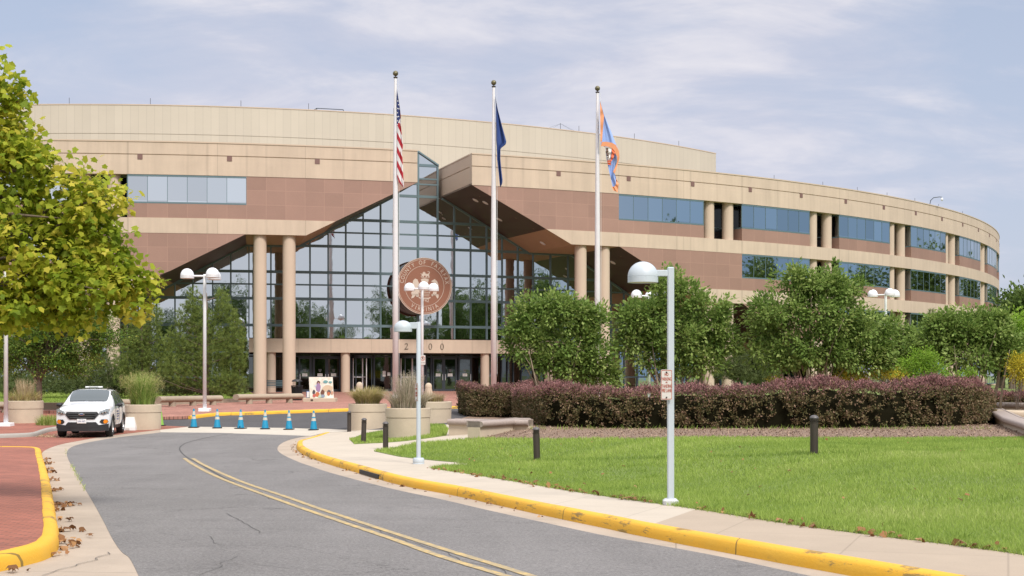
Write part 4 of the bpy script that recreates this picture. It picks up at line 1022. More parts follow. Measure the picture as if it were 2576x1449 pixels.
globe_lamp('g', 15, 1072, 640, 0, 35, 'white lamp post at the left edge whose globes are lost in the yellow-green tree')
# signs
def rrect(w, h, r, n=5):
    P = []
    for cx, cy, a0 in ((w / 2 - r, h / 2 - r, 0), (-w / 2 + r, h / 2 - r, 90), (-w / 2 + r, -h / 2 + r, 180), (w / 2 - r, -h / 2 + r, 270)):
        for i in range(n + 1): a_ = math.radians(a0 + 90 * i / n); P.append((cx + r * math.cos(a_), cy + r * math.sin(a_)))
    return P
def face_matrix(loc, yaw):      # local x right, y up, z towards the viewer; yaw turns the face to the viewer's left
    c, s = math.cos(yaw), math.sin(yaw); m = Matrix(((c, 0, s, loc[0]), (s, 0, -c, loc[1]), (0, 1, 0, loc[2]), (0, 0, 0, 1))); return m
def fire_sign(loc, w, h, yaw, label):
    r = new_empty('no_parking_sign', loc, label, 'sign', 'fire lane signs'); m = face_matrix((0, 0, 0), yaw)
    mb = MB(); mb.prism(rrect(w, h, w * .11), -.004, 0); mesh('sign_plate', [m @ Vector(v) for v in mb.V], mb.F, M['offwhite'], r)
    o1, o2 = rrect(w * .93, h * .965, w * .09), rrect(w * .86, h * .93, w * .07); n = len(o1)
    V = [(x, y, .002) for x, y in o1] + [(x, y, .002) for x, y in o2]; F = [(i, (i + 1) % n, n + (i + 1) % n, n + i) for i in range(n)]
    mesh('sign_border', [m @ Vector(v) for v in V], F, M['signred'], r)
    obs = []
    for s, y, sz, sx in (('NO', .335, .135, .62), ('PARKING', .185, .155, .53), ('OR', .075, .07, .62), ('STANDING', -.05, .155, .475), ('FIRE LANE', -.195, .165, .455)):
        obs.append(text_obj(s, sz * h, M['signred'], extrude=.001, mw=m @ Matrix.Translation((0, y * h, .0025)), sx=sx, offset=.0006))
    join_meshes(obs, 'sign_lettering', M['signred'], r)
    mb = MB()
    for y in (.41, -.42): mb.lathe([(.012, 0), (.012, .006), (.004, .009)], 10, (0, y * h, .001)); 
    mesh('bolt', [m @ Vector(v) for v in mb.V[:len(mb.V) // 2]], [f for f in mb.F if max(f) < len(mb.V) // 2], M['bronze'], r)
    mesh('bolt', [m @ Vector(v) for v in mb.V[len(mb.V) // 2:]], [tuple(i - len(mb.V) // 2 for i in f) for f in mb.F if min(f) >= len(mb.V) // 2], M['bronze'], r)
    mb = MB()
    for y in (.36, -.39): mb.box((-.02, .0, y * h - .006), (w * .62, .06, y * h + .006))
    return r
k = nearlamp.location.y / FP
fire_sign(P3(1676.8, 967.8, nearlamp.location.y - .085), 28.2 * k, 76 * k, math.radians(-9), 'white sign with red lettering NO PARKING OR STANDING FIRE LANE on the near square post')
k2 = farlamp.location.y / FP
fire_sign(P3(1047.5, 986.5, farlamp.location.y - .02), .28, 45 * k2, math.radians(-72), 'red and white fire lane sign seen nearly edge-on, on the round lamp post')
def p_sign(px, y0, y1, Y, label):
    loc = P3(px, (y0 + y1) / 2, Y); h = (y1 - y0) / FP * Y; w = h * .56
    r = new_empty('parking_ban_sign', loc, label, 'sign', 'small P signs on white posts'); m = face_matrix((0, 0, 0), math.radians(-8))
    mb = MB(); mb.prism(rrect(w, h, w * .1), -.006, 0); mesh('sign_plate', [m @ Vector(v) for v in mb.V], mb.F, M['offwhite'], r)
    V, F = ring(w * .33, w * .41, 28, .004); mesh('ban_ring', [m @ Matrix.Translation((0, h * .16, 0)) @ Vector(v) for v in V], F, M['signred'], r)
    mb = MB(); mb.box((-w * .34, -w * .03, .005), (w * .34, w * .03, .008)); mesh('ban_bar', [m @ Matrix.Translation((0, h * .16, 0)) @ Matrix.Rotation(-PI / 4, 4, 'Z') @ Vector(v) for v in mb.V], mb.F, M['signred'], r)
    a_ = text_obj('P', w * .6, M['blackpaint'], extrude=.001, mw=m @ Matrix.Translation((0, h * .16, .003)), offset=.004); b_ = text_obj('ANY TIME', w * .2, M['blackpaint'], extrude=.001, mw=m @ Matrix.Translation((0, -h * .30, .003)))
    join_meshes([a_, b_], 'sign_lettering', M['blackpaint'], r); return r
p_sign(1063.5, 893.5, 917.5, 73.85, 'small white sign with a crossed-out black P on the post before the seal')
p_sign(1633, 895, 921.5, 73.85, 'small white sign with a crossed-out black P between the two green trees')

# ------------------------------------------------------------------ flagpoles and flags
def flagpole(px, ytop, Y, label):
    base = P3(px, 945, Y); base.z = gz(base.x, Y, gp); k = Y / FP; H = (945 - ytop) * k + ZC - base.z
    r = new_empty('flagpole', base, label, 'flagpole', 'three tall flagpoles in front of the portal')
    prof = [(.17, -.1), (.17, H * .35), (.155, H * .55), (.125, H * .75), (.085, H - .5), (.075, H - .42)]
    mb = MB(); mb.lathe(prof, 24); mb.build('pole', M['alu'], r, smooth=True)
    mb = MB(); mb.lathe([(.26, -.05), (.25, .04), (.19, .07), (.18, .2)], 24); mb.build('foot', M['alu'], r, smooth=True)
    mb = MB(); mb.lathe([(.05, H - .44), (.12, H - .42), (.12, H - .36), (.03, H - .34), (.02, H - .2)], 14); mb.build('truck', M['bronze'], r)
    mb = MB(); mb.lathe([(.001, H - .31)] + [(.158 * math.sin(q * PI / 12), H - .155 - .158 * math.cos(q * PI / 12)) for q in range(1, 12)] + [(.001, H + .003)], 20, caps=False); mb.build('ball', M['gold_ball'], r, smooth=True)
    mb = MB(); mb.tube([(.19, -.06, H - .45), (.22, -.06, H * .5), (.21, -.06, 1.3)], .008, 4); mb.build('halyard', M['white'], r)
    mb = MB(); mb.bbox((.17, -.09, 1.2), (.23, -.03, 1.36), .01); mb.build('cleat', M['bronze'], r)
    return r
FPX = [(995, 178, 78.5), (1242, 201.5, 81.2), (1503, 216, 82.8)]
flagpole(*FPX[0], 'tall silver flagpole carrying the striped flag, leftmost of three')
flagpole(*FPX[1], 'tall silver flagpole carrying the plain dark blue flag, middle of three')
flagpole(*FPX[2], 'tall silver flagpole carrying the pale blue and orange flag, rightmost of three')
def z8(x, y, Y): return P3((1500 + x / 2.337) * .62891, (250 + y / 2.337) * .62891, Y)
def interp(pts, y):
    return float(np.interp(y, [p[1] for p in pts], [p[0] for p in pts]))
def flag(name, L, Rr, Y, m, label, fold=.10, rows=60, cols=14, ph=0.0, tips=None):
    y0 = max(L[0][1], Rr[0][1]); y0 = L[0][1]; y1 = L[-1][1]; V = []; U = []; F = []
    o = z8(L[0][0], y0, Y)
    for i in range(rows + 1):
        y = y0 + (y1 - y0) * i / rows; xl, xr = interp(L, y), interp(Rr, y); yl = y; 
        for j in range(cols + 1):
            s = j / cols; x = xl + (xr - xl) * s; yy = y + (tips(s) if tips and i == rows else 0)
            d = fold * min(1, (i / rows) * 3 + .1) * (math.sin(s * 9 + ph + i * .05) * .6 + math.sin(s * 17 + i * .09) * .3)
            p = z8(x, yy, Y + d); V.append(p - o); U.append(((x - L[0][0]) / 100.0, (y - y0) / 100.0))
    for i in range(rows):
        for j in range(cols): a_ = i * (cols + 1) + j; F.append((a_, a_ + 1, a_ + cols + 2, a_ + cols + 1))
    return V, F, U, o
def usflagm(t, b):
    s = t.sep(t.node('ShaderNodeUVMap').outputs[0]); x, y = s[0], s[1]
    q = t.math('FRACT', t.math('DIVIDE', t.math('SUBTRACT', y, t.math('MULTIPLY', x, 2.1)), 1.31))
    red = t.math('LESS_THAN', q, .5)
    c = t.mix(red, (.72, .70, .70), (.42, .02, .035))
    can = t.math('LESS_THAN', t.math('ADD', y, t.math('MULTIPLY', x, 2.4)), 3.45)
    can = t.math('MULTIPLY', can, t.math('LESS_THAN', x, .33))
    c = t.mix(can, c, (.03, .045, .17)); t.link(c, b.inputs['Base Color'])
M['usflag'] = mat('striped_flag_cloth', (.5, .1, .1), .8, build=usflagm)
L = [(203, 250), (204, 600), (206, 1060), (222, 1120), (268, 1172)]; Rr = [(204, 250), (215, 310), (232, 420), (241, 500), (243, 590), (250, 660), (262, 750), (260, 800), (250, 835), (258, 900), (262, 1000), (268, 1110), (271, 1172)]
V, F, U, o = flag('x', L, Rr, 78.3, None, '')
fl = mesh('striped_flag', V, F, M['usflag'], smooth=True, uv=U, loc=o); tag(fl, 'red and white striped flag with starred blue canton, hanging limp', 'flag', 'flags hanging from the poles')
mb = MB()
def star(mb, cx, cy, r, Y, o):
    P = []
    for k in range(10): a_ = PI / 2 + k * PI / 5; rr = r if k % 2 == 0 else r * .4; P.append(z8(cx + rr * math.cos(a_), cy - rr * math.sin(a_), Y) - o)
    mb.add([tuple(p) for p in P] + [tuple(p + Vector((0, -.01, 0))) for p in P], [tuple(range(9, -1, -1)), tuple(range(10, 20))][1:])
for cx, cy in ((213, 360), (221, 395), (212, 430), (224, 433), (209, 470), (220, 505), (207, 508), (211, 545), (222, 560), (209, 580)): star(mb, cx, cy, 8, 78.05, o)
mesh('flag_stars', mb.V, mb.F, M['white'], fl)
L = [(1122, 315), (1130, 400), (1132, 730), (1138, 800), (1142, 900), (1152, 1000), (1166, 1140), (1171, 1166)]; Rr = [(1123, 315), (1150, 450), (1190, 600), (1228, 738), (1224, 765), (1173, 805), (1172, 900), (1181, 1000), (1193, 1100), (1190, 1132), (1173, 1166)]
V, F, U, o = flag('x', L, Rr, 81.0, None, '', ph=1.2, fold=.16)
M['navy'] = mat('navy_flag_cloth', (.025, .06, .22), .7)
tag(mesh('navy_flag', V, F, M['navy'], smooth=True, uv=U, loc=o), 'plain dark navy blue flag hanging folded from the middle pole', 'flag', 'flags hanging from the poles')
M['palefl'] = mat('pale_blue_flag_cloth', (.30, .42, .74), .7); M['orangefl'] = mat('orange_flag_cloth', (.72, .30, .14), .7)
L = [(2104, 365), (2106, 520), (2109, 782), (2148, 784), (2165, 900), (2185, 1000), (2210, 1110), (2226, 1185), (2268, 1212)]; Rr = [(2105, 365), (2140, 480), (2180, 580), (2225, 690), (2250, 755), (2280, 830), (2284, 900), (2262, 970), (2240, 1040), (2256, 1090), (2277, 1130), (2272, 1212)]
V, F, U, o = flag('x', L, Rr, 82.6, None, '', ph=2.2, fold=.12, rows=80)
pf = mesh('pale_flag', V, F, M['palefl'], smooth=True, uv=U, loc=o); tag(pf, 'pale blue flag with orange border and a round seal, hanging folded', 'flag', 'flags hanging from the poles')
def strip(name, A_, B_, m, Y=82.35, n=30):
    V = []; F = []
    for i in range(n + 1):
        y = i / n
        def e(Pp): 
            tt = y * (len(Pp) - 1); q = min(int(tt), len(Pp) - 2); f = tt - q; return (Pp[q][0] + (Pp[q + 1][0] - Pp[q][0]) * f, Pp[q][1] + (Pp[q + 1][1] - Pp[q][1]) * f)
        for Pp in (A_, B_): x_, y_ = e(Pp); V.append(z8(x_, y_, Y + .03 * math.sin(i * .6)) - o)
        if i: F.append((2 * i - 2, 2 * i - 1, 2 * i + 1, 2 * i))
    return mesh(name, V, F, m, pf)
strip('flag_border', [(2103, 362), (2106, 520), (2108, 740)], [(2106, 368), (2141, 500), (2122, 740)], M['orangefl'])
strip('flag_border', [(2109, 784), (2150, 783), (2190, 790), (2240, 840), (2262, 880), (2262, 930), (2240, 990), (2224, 1020)], [(2120, 742), (2160, 740), (2215, 750), (2252, 770), (2281, 830), (2286, 890), (2264, 972), (2240, 1042)], M['orangefl'])
strip('flag_border', [(2212, 1160), (2240, 1160), (2254, 1130), (2250, 1085)], [(2229, 1196), (2270, 1214), (2278, 1135), (2256, 1088)], M['orangefl'], Y=82.3)
strip('flag_seal', [(2150, 786), (2158, 840), (2172, 900), (2180, 945)], [(2212, 796), (2206, 850), (2196, 900), (2204, 930)], M['offwhite'], Y=82.32)
strip('flag_seal', [(2212, 796), (2214, 840), (2206, 890), (2200, 912)], [(2240, 830), (2240, 860), (2226, 900), (2204, 930)], mat('flag_seal_orange', (.62, .13, .05), .7), Y=82.31)
strip('flag_seal', [(2172, 915), (2176, 955)], [(2204, 912), (2206, 960)], mat('flag_seal_orange', (.62, .13, .05), .7), Y=82.28)
strip('flag_seal', [(2156, 800), (2164, 860), (2174, 890)], [(2180, 800), (2184, 850), (2186, 890)], mat('flag_seal_brown', (.12, .07, .05), .7), Y=82.29)

# ------------------------------------------------------------------ cones, bollards, planters
def make_cone(h, cm, bands=True):
    r = new_empty('traffic_cone', (0, 0, 0)); k = h / .71
    mb = MB(); mb.bbox((-.18 * k, -.18 * k, 0), (.18 * k, .18 * k, .035 * k), .01); mb.build('cone_base', M['black'], r)
    R_ = lambda z: (.135 - .108 * (z / .71)) * k
    mb = MB(); mb.lathe([(R_(.03), .03 * k), (R_(.71), .71 * k), (R_(.71) * .6, .71 * k), (R_(.6) * .6, .6 * k)], 24, caps=False); mb.build('cone_body', cm, r, angle=40)
    if bands:
        for a_, b_ in ((.33, .43), (.48, .62)):
            mb = MB(); mb.lathe([(R_(a_) + .003, a_ * k), (R_(b_) + .003, b_ * k)], 24, caps=False); mb.build('cone_collar', M['reflect'], r, smooth=True)
    return r
cone0 = make_cone(.74, M['cone'])
CN = [(487.5, 1079, 'leftmost of the row, nearest the car'), (546.5, 1080.3, 'second from the left'), (605.5, 1081.5, 'third from left, black hole at its foot'), (667, 1082.5, 'fourth from the left'), (727, 1083.8, 'fifth from the left, scuffed at the top'), (789, 1085, 'rightmost in the row, by the yellow kerb')]
ALLC = [cone0] + [copy_tree(cone0) for _ in CN[1:]]
for c_, (px, py, lb) in zip(ALLC, CN):
    c_.location = at(px, py - 3) + Vector((0, 0, .004)); c_.rotation_euler.z = random.uniform(-.3, .3); tag(c_, 'blue traffic cone with pale collars, ' + lb, 'traffic cone', 'blue cones across the drive')
    for ch in c_.children: pass
mb = MB(); mb.lathe([(.028, -.004), (.028, .004)], 12); ho = mesh('cone_hole', [Matrix.Rotation(PI / 2, 4, 'X') @ Vector(v) for v in mb.V], mb.F, M['black'], ALLC[2]); ho.location = (.03, -.128, .07)
cg = make_cone(.71, M['conegreen'], False); cg.location = at(404, 1071); tag(cg, 'lime green cone half hidden behind the tall-grass planter', 'traffic cone')
def make_bollard(h):
    r = new_empty('bollard', (0, 0, 0)); mb = MB()
    mb.lathe([(.075, -.03), (.075, h * .80)], 20); mb.build('bollard_post', M['bronze'], r, angle=40)
    mb = MB()
    pr = [(.068, h * .80)]
    for i in range(3): z = h * (.81 + .035 * i); pr += [(.082, z), (.082, z + h * .016), (.062, z + h * .018), (.062, z + h * .033)]
    mb.lathe(pr + [(.082, h * .915)], 20); mb.build('bollard_louvre', M['bronze'], r, angle=40)
    mb = MB(); mb.lathe([(.086, h * .915), (.086, h * .93), (.07, h * .965), (.04, h * .99), (.001, h)], 20, caps=False); mb.build('bollard_cap', mat('bollard_cap_grey', (.12, .11, .11), .5, .3), r, smooth=True)
    return r
b0 = make_bollard(.76)
BL = [(970, 1130, 0, 'dark bronze bollard with ribbed top at the point of the lawn by the big planter'), (914, 1115, .035, 'leaning dark bronze bollard on the small grass patch'), (878.5, 1086, 0, 'dark bronze bollard in front of the yellowish-grass planter, beside the driveway'), (1351, 1159, -.03, 'dark bronze bollard in the middle of the front lawn'), (2048, 1145, 0, 'dark bronze bollard at the right of the lawn before the long hedge')]
for i, (px, py, tilt, lb) in enumerate(BL):
    b = b0 if i == 0 else copy_tree(b0); b.location = at(px, py, gs); b.rotation_euler.y = tilt; tag(b, lb, 'bollard', 'dark bronze bollards')
mb = MB(); mb.lathe([(.28, -.05), (.26, .1), (.195, .62), (.195, .64), (.185, .645), (.185, .665), (.195, .67), (.19, .78), (.15, .87), (.08, .92), (.001, .935)], 24, caps=False)
for i, (px, py, lb) in enumerate(((904.5, 1001, 'beige domed stone bollard behind the rounded-grass planter'), (1078, 1004.5, 'beige domed stone bollard right of the white post'), (1160, 1000, 'beige domed stone bollard partly behind the short hedge'))):
    o = mb.build('stone_bollard', M['stone'], angle=60) if i == 0 else sb0.copy()
    if i == 0: sb0 = o
    else: COL.objects.link(o)
    o.location = at(px, py, gp); tag(o, lb, 'bollard', 'beige stone bollards')
mb = MB(); mb.bbox((-.15, -.15, 0), (.15, .15, 1.0), .02); o = mb.build('stone_pedestal', M['cream_plain']); o.location = at(1043.5, 1001, gp); tag(o, 'square beige pedestal standing behind the grey-grass planter', 'pedestal')
def planter(px, ybase, dia, h, label, fn=g):
    p = at(px, ybase, fn) ; p.y += dia / 2; p.x = (px - CXP) / FP * p.y; p.z = gz(p.x, p.y, fn)
    r = new_empty('planter', p, label, 'planter', 'round concrete planters'); R_ = dia / 2
    mb = MB(); mb.lathe([(R_ * .97, -.1), (R_ * .98, h * .66), (R_ * .955, h * .665), (R_ * .955, h * .68), (R_, h * .685), (R_, h - .02), (R_ - .02, h), (R_ - .13, h), (R_ - .15, h - .08)], 48, caps=False); mb.build('planter_wall', M['stone'], r, angle=35)
    mb = MB(); mb.lathe([(R_ - .14, h - .1), (.001, h - .04)], 32, caps=False); mb.build('planter_soil', M['mulch'], r)
    return r, p, h
PLN = [planter(63, 1073, 1.42, 1.0, 'round concrete planter with tan feathery grass, left of the white car'),
       planter(359, 1082, 1.42, .95, 'round concrete planter with tall green grass, right of the white car'),
       planter(925, 1081, 1.42, .92, 'round concrete planter with a rounded yellowish grass mound', gs),
       planter(1026.5, 1103, 1.42, .92, 'round concrete planter with grey-tan spiky grass, nearest of the middle group', gs),
       planter(1088, 1066, 1.42, .80, 'round concrete planter at the back right of the middle group', gs),
       planter(1036, 1060, 1.42, .86, 'round concrete planter hidden behind the two near planters', gs)]

# ------------------------------------------------------------------ numpy foliage
def leafmesh(name, C, A, N, S, tmpl, m, parent=None, rnd=None, loc=None):
    """C centres, A leaf axes, N normals, S sizes (n,), tmpl list of (along, across, lift)"""
    A = A / (np.linalg.norm(A, axis=1, keepdims=True) + 1e-9); B = np.cross(N, A); B /= (np.linalg.norm(B, axis=1, keepdims=True) + 1e-9); Nn = np.cross(A, B)
    T = np.array(tmpl); n = len(C); k = len(T)
    V = C[:, None, :] + S[:, None, None] * (T[None, :, 0, None] * A[:, None, :] + T[None, :, 1, None] * B[:, None, :] + T[None, :, 2, None] * Nn[:, None, :])
    me = bpy.data.meshes.new(name); me.vertices.add(n * k); me.vertices.foreach_set('co', V.reshape(-1).astype(np.float32))
    me.loops.add(n * k); me.loops.foreach_set('vertex_index', np.arange(n * k, dtype=np.int32))
    me.polygons.add(n); me.polygons.foreach_set('loop_start', np.arange(0, n * k, k, dtype=np.int32)); me.polygons.foreach_set('loop_total', np.full(n, k, np.int32))
    at_ = me.attributes.new('rnd', 'FLOAT', 'POINT'); rr = RNG.random(n) if rnd is None else np.clip(rnd, 0, 1); at_.data.foreach_set('value', np.repeat(rr, k).astype(np.float32))
    me.materials.append(m); me.update(calc_edges=True); me.validate()
    o = bpy.data.objects.new(name, me); COL.objects.link(o)
    if parent: o.parent = parent
    if loc is not None: o.location = loc
    return o
OVAL = [(0, 0, 0), (.35, .22, .05), (.7, .2, .04), (1, 0, -.05), (.7, -.2, .04), (.35, -.22, .05)]
RHOMB = [(0, 0, 0), (.5, .26, .06), (1, 0, 0), (.5, -.26, .06)]
TRI = [(0, .5, 0), (1, 0, 0), (0, -.5, 0)]
MAPLE = [(0, 0, 0), (.04, .20, .02), (.02, .46, -.05), (.32, .42, .02), (.52, .62, -.08), (.62, .36, .03), (1.0, 0, -.10), (.62, -.36, .03), (.52, -.62, -.08), (.32, -.42, .02), (.02, -.46, -.05), (.04, -.20, .02)]
NEEDLE = [(0, .03, 0), (1, 0, 0), (0, -.03, 0)]
def unit(n): v = RNG.normal(size=(n, 3)); return v / np.linalg.norm(v, axis=1, keepdims=True)
def crown_clusters(ells, n):
    """ells: (cx,cy,cz,rx,ry,rz); returns cluster centres near the shells, weighted by size"""
    E = np.array(ells); w = (E[:, 3] * E[:, 4] * E[:, 5]) ** .67; i = RNG.choice(len(E), n, p=w / w.sum())
    d = unit(n); r = RNG.random(n) ** .40; return E[i, :3] + d * E[i, 3:6] * r[:, None], d, r
def foliage(name, ells, ncl, per, cr, ls, tmpl, m, parent, up=.6, droop=.0, outer=.5, mean_c=None, colorn=.35, flat=1.0):
    Cc, D, Rr_ = crown_clusters(ells, ncl); idx = np.repeat(np.arange(ncl), per); n = len(idx)
    off = RNG.normal(size=(n, 3)) * cr * .5; off[:, 2] *= flat; C = Cc[idx] + off
    od = off / (np.linalg.norm(off, axis=1, keepdims=True) + 1e-6)
    A = od * outer + D[idx] * outer * .8 + unit(n) * .7; A[:, 2] -= droop
    N = unit(n) * .75; N[:, 2] += up; N += D[idx] * .35
    S = ls * RNG.uniform(.65, 1.25, n)
    cl = RNG.random(ncl)[idx]; rnd = .5 + (RNG.random(n) - .5) * .55 + (cl - .5) * colorn
    return leafmesh(name, C, A, N, S, tmpl, m, parent, rnd), Cc
def limbs(name, trunk, targets, r0, m, parent, n=14, r1=.015, seg=4, jit=.15):
    """trunk polyline (list of Vector, radii) and bent limbs to some of the clusters"""
    mb = MB(); pts, rad = trunk; mb.tube(pts, rad, 8)
    tr = mb.build(name, m, parent, smooth=True)
    mb = MB(); ids = RNG.choice(len(targets), min(n, len(targets)), replace=False)
    for i in ids:
        tg = Vector(targets[i]); q = random.uniform(.35, 1) * (len(pts) - 1); a_ = int(min(q, len(pts) - 2)); s = Vector(pts[a_]).lerp(Vector(pts[a_ + 1]), q - a_)
        P = []; R_ = []
        for j in range(seg + 1):
            f = j / seg; p = s.lerp(tg, f); p.z += math.sin(f * PI) * (tg - s).length * .10; 
            if 0 < j < seg: p += Vector([random.gauss(0, jit * (tg - s).length * .25) for _ in range(3)])
            P.append(p); R_.append(r0 * .5 * (1 - f) ** .8 + r1)
        mb.tube(P, R_, 5)
    mb.build('limbs', m, parent, smooth=True); return tr
def px_ells(L, Y, depth=.85, dy=0.0, o=Vector((0, 0, 0))):
    k = Y / FP; out = []
    for q in L:
        px, py, rx, ry = q[:4]; yy = Y + (q[4] if len(q) > 4 else 0) + dy; p = P3(px, py, yy) - o; kk = yy / FP; out.append((p.x, p.y, p.z, rx * kk, max(rx, ry) * kk * depth, ry * kk))
    return out
# magnolia-like multi-stem trees behind the hedge
def multistem(label, bx, Y, L, stems, ncl, name='multistem_tree', group='broad-leaved trees behind the barberry hedge', m='magnolia'):
    b = P3(bx, 945, Y); b.z = gz(b.x, Y, gs); r = new_empty(name, b, label, 'tree', group); E_ = [(e[0] * .98, e[1], e[2] - .12, e[3] * .96, e[4] * .9, e[5] * .84) for e in px_ells(L, Y, .8, o=b)]; sp = []
    for _ in range(26):      # sprays that break the outline
        e = random.choice(E_); a_ = random.uniform(-.5, PI + .5); q_ = random.uniform(.9, 1.12); s_ = random.uniform(.14, .28); sp.append((e[0] + e[3] * q_ * math.cos(a_), e[1] + random.uniform(-.4, .4) * e[4], e[2] + e[5] * q_ * math.sin(a_) * .95, s_, s_, s_ * 1.3))
    fo, cl = foliage('crown', E_ + sp, int(ncl * .95), 54, .28, .165, RHOMB, M[m], r, up=.8, outer=1.0, colorn=.55)
    for i, (px0, px1, y1, rr) in enumerate(stems):
        k = Y / FP; p0 = Vector(((px0 - bx) * k, random.uniform(-.3, .3), -.05)); p1 = P3(px1, y1, Y + random.uniform(-.6, .6)) - b
        mid = p0.lerp(p1, .5) + Vector((random.uniform(-.1, .1), 0, 0)); pts = [p0, p0.lerp(mid, .5) + Vector((random.uniform(-.05, .05), 0, 0)), mid, p1]
        mb = MB(); mb.tube(pts, [rr, rr * .85, rr * .7, rr * .25], 7); mb.build('trunk', M['palebark'], r, smooth=True)
    mb = MB(); ids = RNG.choice(len(cl), 16, replace=False)
    for i in ids:
        tg = Vector(cl[i]); s = Vector((tg.x * .35, tg.y * .3, max(.6, tg.z * .45))); mb.tube([s, s.lerp(tg, .5) + Vector((0, 0, .15)), tg], [.03, .02, .008], 5)
    mb.build('limbs', M['palebark'], r, smooth=True)
    return r
multistem('low wide green tree with pale stems, left of the trees behind the hedge', 1390, 50, [(1335, 800, 60, 45), (1430, 785, 78, 48), (1320, 860, 58, 45), (1420, 850, 85, 55), (1495, 870, 55, 62), (1385, 762, 62, 28), (1480, 810, 50, 45), (1310, 835, 50, 35), (1460, 920, 70, 38), (1515, 930, 30, 32), (1400, 905, 70, 30), (1340, 900, 40, 22)],
          [(1365, 1330, 880, .05), (1400, 1390, 870, .05), (1420, 1460, 860, .045), (1480, 1500, 900, .04), (1355, 1345, 905, .04)], 330)
multistem('green tree directly behind the near lamp post, with slanting pale stems', 1700, 50.5, [(1712, 738, 62, 42), (1640, 790, 85, 55), (1755, 775, 85, 62), (1590, 800, 55, 50), (1800, 825, 55, 45), (1720, 850, 105, 50), (1590, 850, 50, 40), (1770, 905, 55, 48), (1690, 712, 35, 22), (1835, 850, 35, 35), (1640, 890, 60, 34), (1700, 915, 50, 36)],
          [(1655, 1640, 860, .06), (1690, 1600, 860, .05), (1740, 1790, 850, .06), (1770, 1800, 880, .04)], 380)
multistem('largest green tree behind the hedge, dome-topped with several pale stems', 2040, 50, [(1990, 702, 60, 42), (2085, 718, 80, 46), (1955, 775, 85, 55), (2075, 790, 120, 66), (2170, 815, 75, 52), (1925, 835, 55, 52), (2040, 870, 105, 42), (2200, 865, 50, 45), (2120, 885, 90, 48), (2000, 696, 40, 20), (2060, 704, 50, 24), (1980, 895, 60, 38), (2190, 905, 60, 36), (1910, 880, 40, 36)],
          [(2010, 1985, 850, .06), (2020, 2050, 840, .05), (2060, 2085, 830, .07), (2045, 2120, 840, .05), (2000, 1950, 870, .04), (2120, 2150, 860, .04)], 470)
multistem('small green tree between the dome-topped tree and the lime shrub', 2265, 53, [(2250, 850, 45, 40), (2290, 860, 45, 35), (2240, 890, 40, 30), (2300, 890, 35, 30)], [(2250, 2245, 880, .04), (2270, 2290, 880, .035)], 110)
multistem('spreading dark green tree at the right end of the hedge', 2450, 51, [(2420, 828, 65, 42), (2350, 850, 60, 45), (2500, 835, 75, 48), (2440, 885, 90, 45), (2545, 870, 60, 50), (2390, 800, 35, 25), (2480, 805, 45, 22)],
          [(2420, 2400, 870, .05), (2440, 2470, 860, .05), (2490, 2520, 870, .09), (2510, 2540, 880, .06), (2380, 2360, 880, .04)], 330)
# pines and junipers
def pine(label, bx, Y, L, ntuft, name='pine_tree', m='pine', fn=gp, trunk=True, group='pines and junipers along the building', nl=.17, per=20):
    b = P3(bx, 945, Y); b.z = gz(b.x, Y, fn); r = new_empty(name, b, label, 'tree' if 'pine' in name else 'shrub', group); E_ = px_ells(L, Y, .8, o=b)
    C, D, R_ = crown_clusters(E_, ntuft); R_ = R_ ** .5
    ax = D * .5 + unit(ntuft) * .35; ax[:, 2] += .75
    idx = np.repeat(np.arange(ntuft), per); A = ax[idx] + unit(len(idx)) * .95; S = nl * RNG.uniform(.6, 1.2, len(idx)); N = unit(len(idx)); cl = RNG.random(ntuft)[idx]
    t_ = [(0, .045, 0), (1, 0, 0), (0, -.045, 0)]
    leafmesh('needles', C[idx] + unit(len(idx)) * .03, A, N, S, t_, M[m], r, .15 + .55 * RNG.random(len(idx)) + .35 * (cl - .3))
    if trunk:
        mb = MB(); top = max(e[2] + e[5] * .6 for e in E_); mb.tube([(0, 0, -.1), (.08, 0, top * .4), (0, 0, top)], [.12, .08, .02], 7); mb.build('trunk', M['bark'], r, smooth=True)
        mb = MB()
        for i in RNG.choice(ntuft, 30, replace=False): c = Vector(C[i]); s = Vector((0, 0, max(.3, c.z - .25 * Vector((c.x, c.y)).length - .2))); mb.tube([s, s.lerp(c, .6) + Vector((0, 0, -.08)), c], [.04, .025, .008], 4)
        mb.build('limbs', M['bark'], r)
    return r
pine('bushy two-topped green pine standing behind the left globe lamp', 520, 71, [(487, 765, 20, 46), (560, 765, 19, 44), (470, 800, 30, 40), (520, 815, 45, 40), (585, 800, 14, 30), (450, 860, 38, 50), (530, 870, 72, 56), (596, 850, 22, 48), (470, 930, 75, 52), (585, 925, 34, 40), (560, 965, 60, 32), (600, 905, 22, 30)], 3800)
pine('darker green pine further left, behind the tall-grass planter', 355, 73, [(392, 800, 16, 40), (350, 830, 40, 45), (375, 870, 55, 50), (330, 900, 50, 50), (400, 920, 45, 50), (345, 950, 60, 40)], 2400)
pine('low dark juniper at the left behind the long benches', 70, 76, [(20, 960, 60, 28), (90, 955, 55, 26), (60, 975, 90, 22)], 1300, 'juniper_shrub', 'juniper', trunk=False)
pine('low dark juniper behind the roof of the white car', 190, 76, [(160, 950, 45, 34), (225, 945, 50, 38), (190, 970, 75, 26)], 1500, 'juniper_shrub', 'juniper', trunk=False)
pine('rounded dark juniper between the white car and the tall-grass planter', 290, 75, [(270, 930, 45, 40), (320, 955, 50, 38), (290, 975, 60, 24)], 1500, 'juniper_shrub', 'juniper', trunk=False)
pine('low juniper under the two-topped pine, right side', 560, 73, [(440, 975, 60, 26), (520, 980, 60, 20), (590, 975, 38, 24)], 1300, 'juniper_shrub', 'juniper', trunk=False)
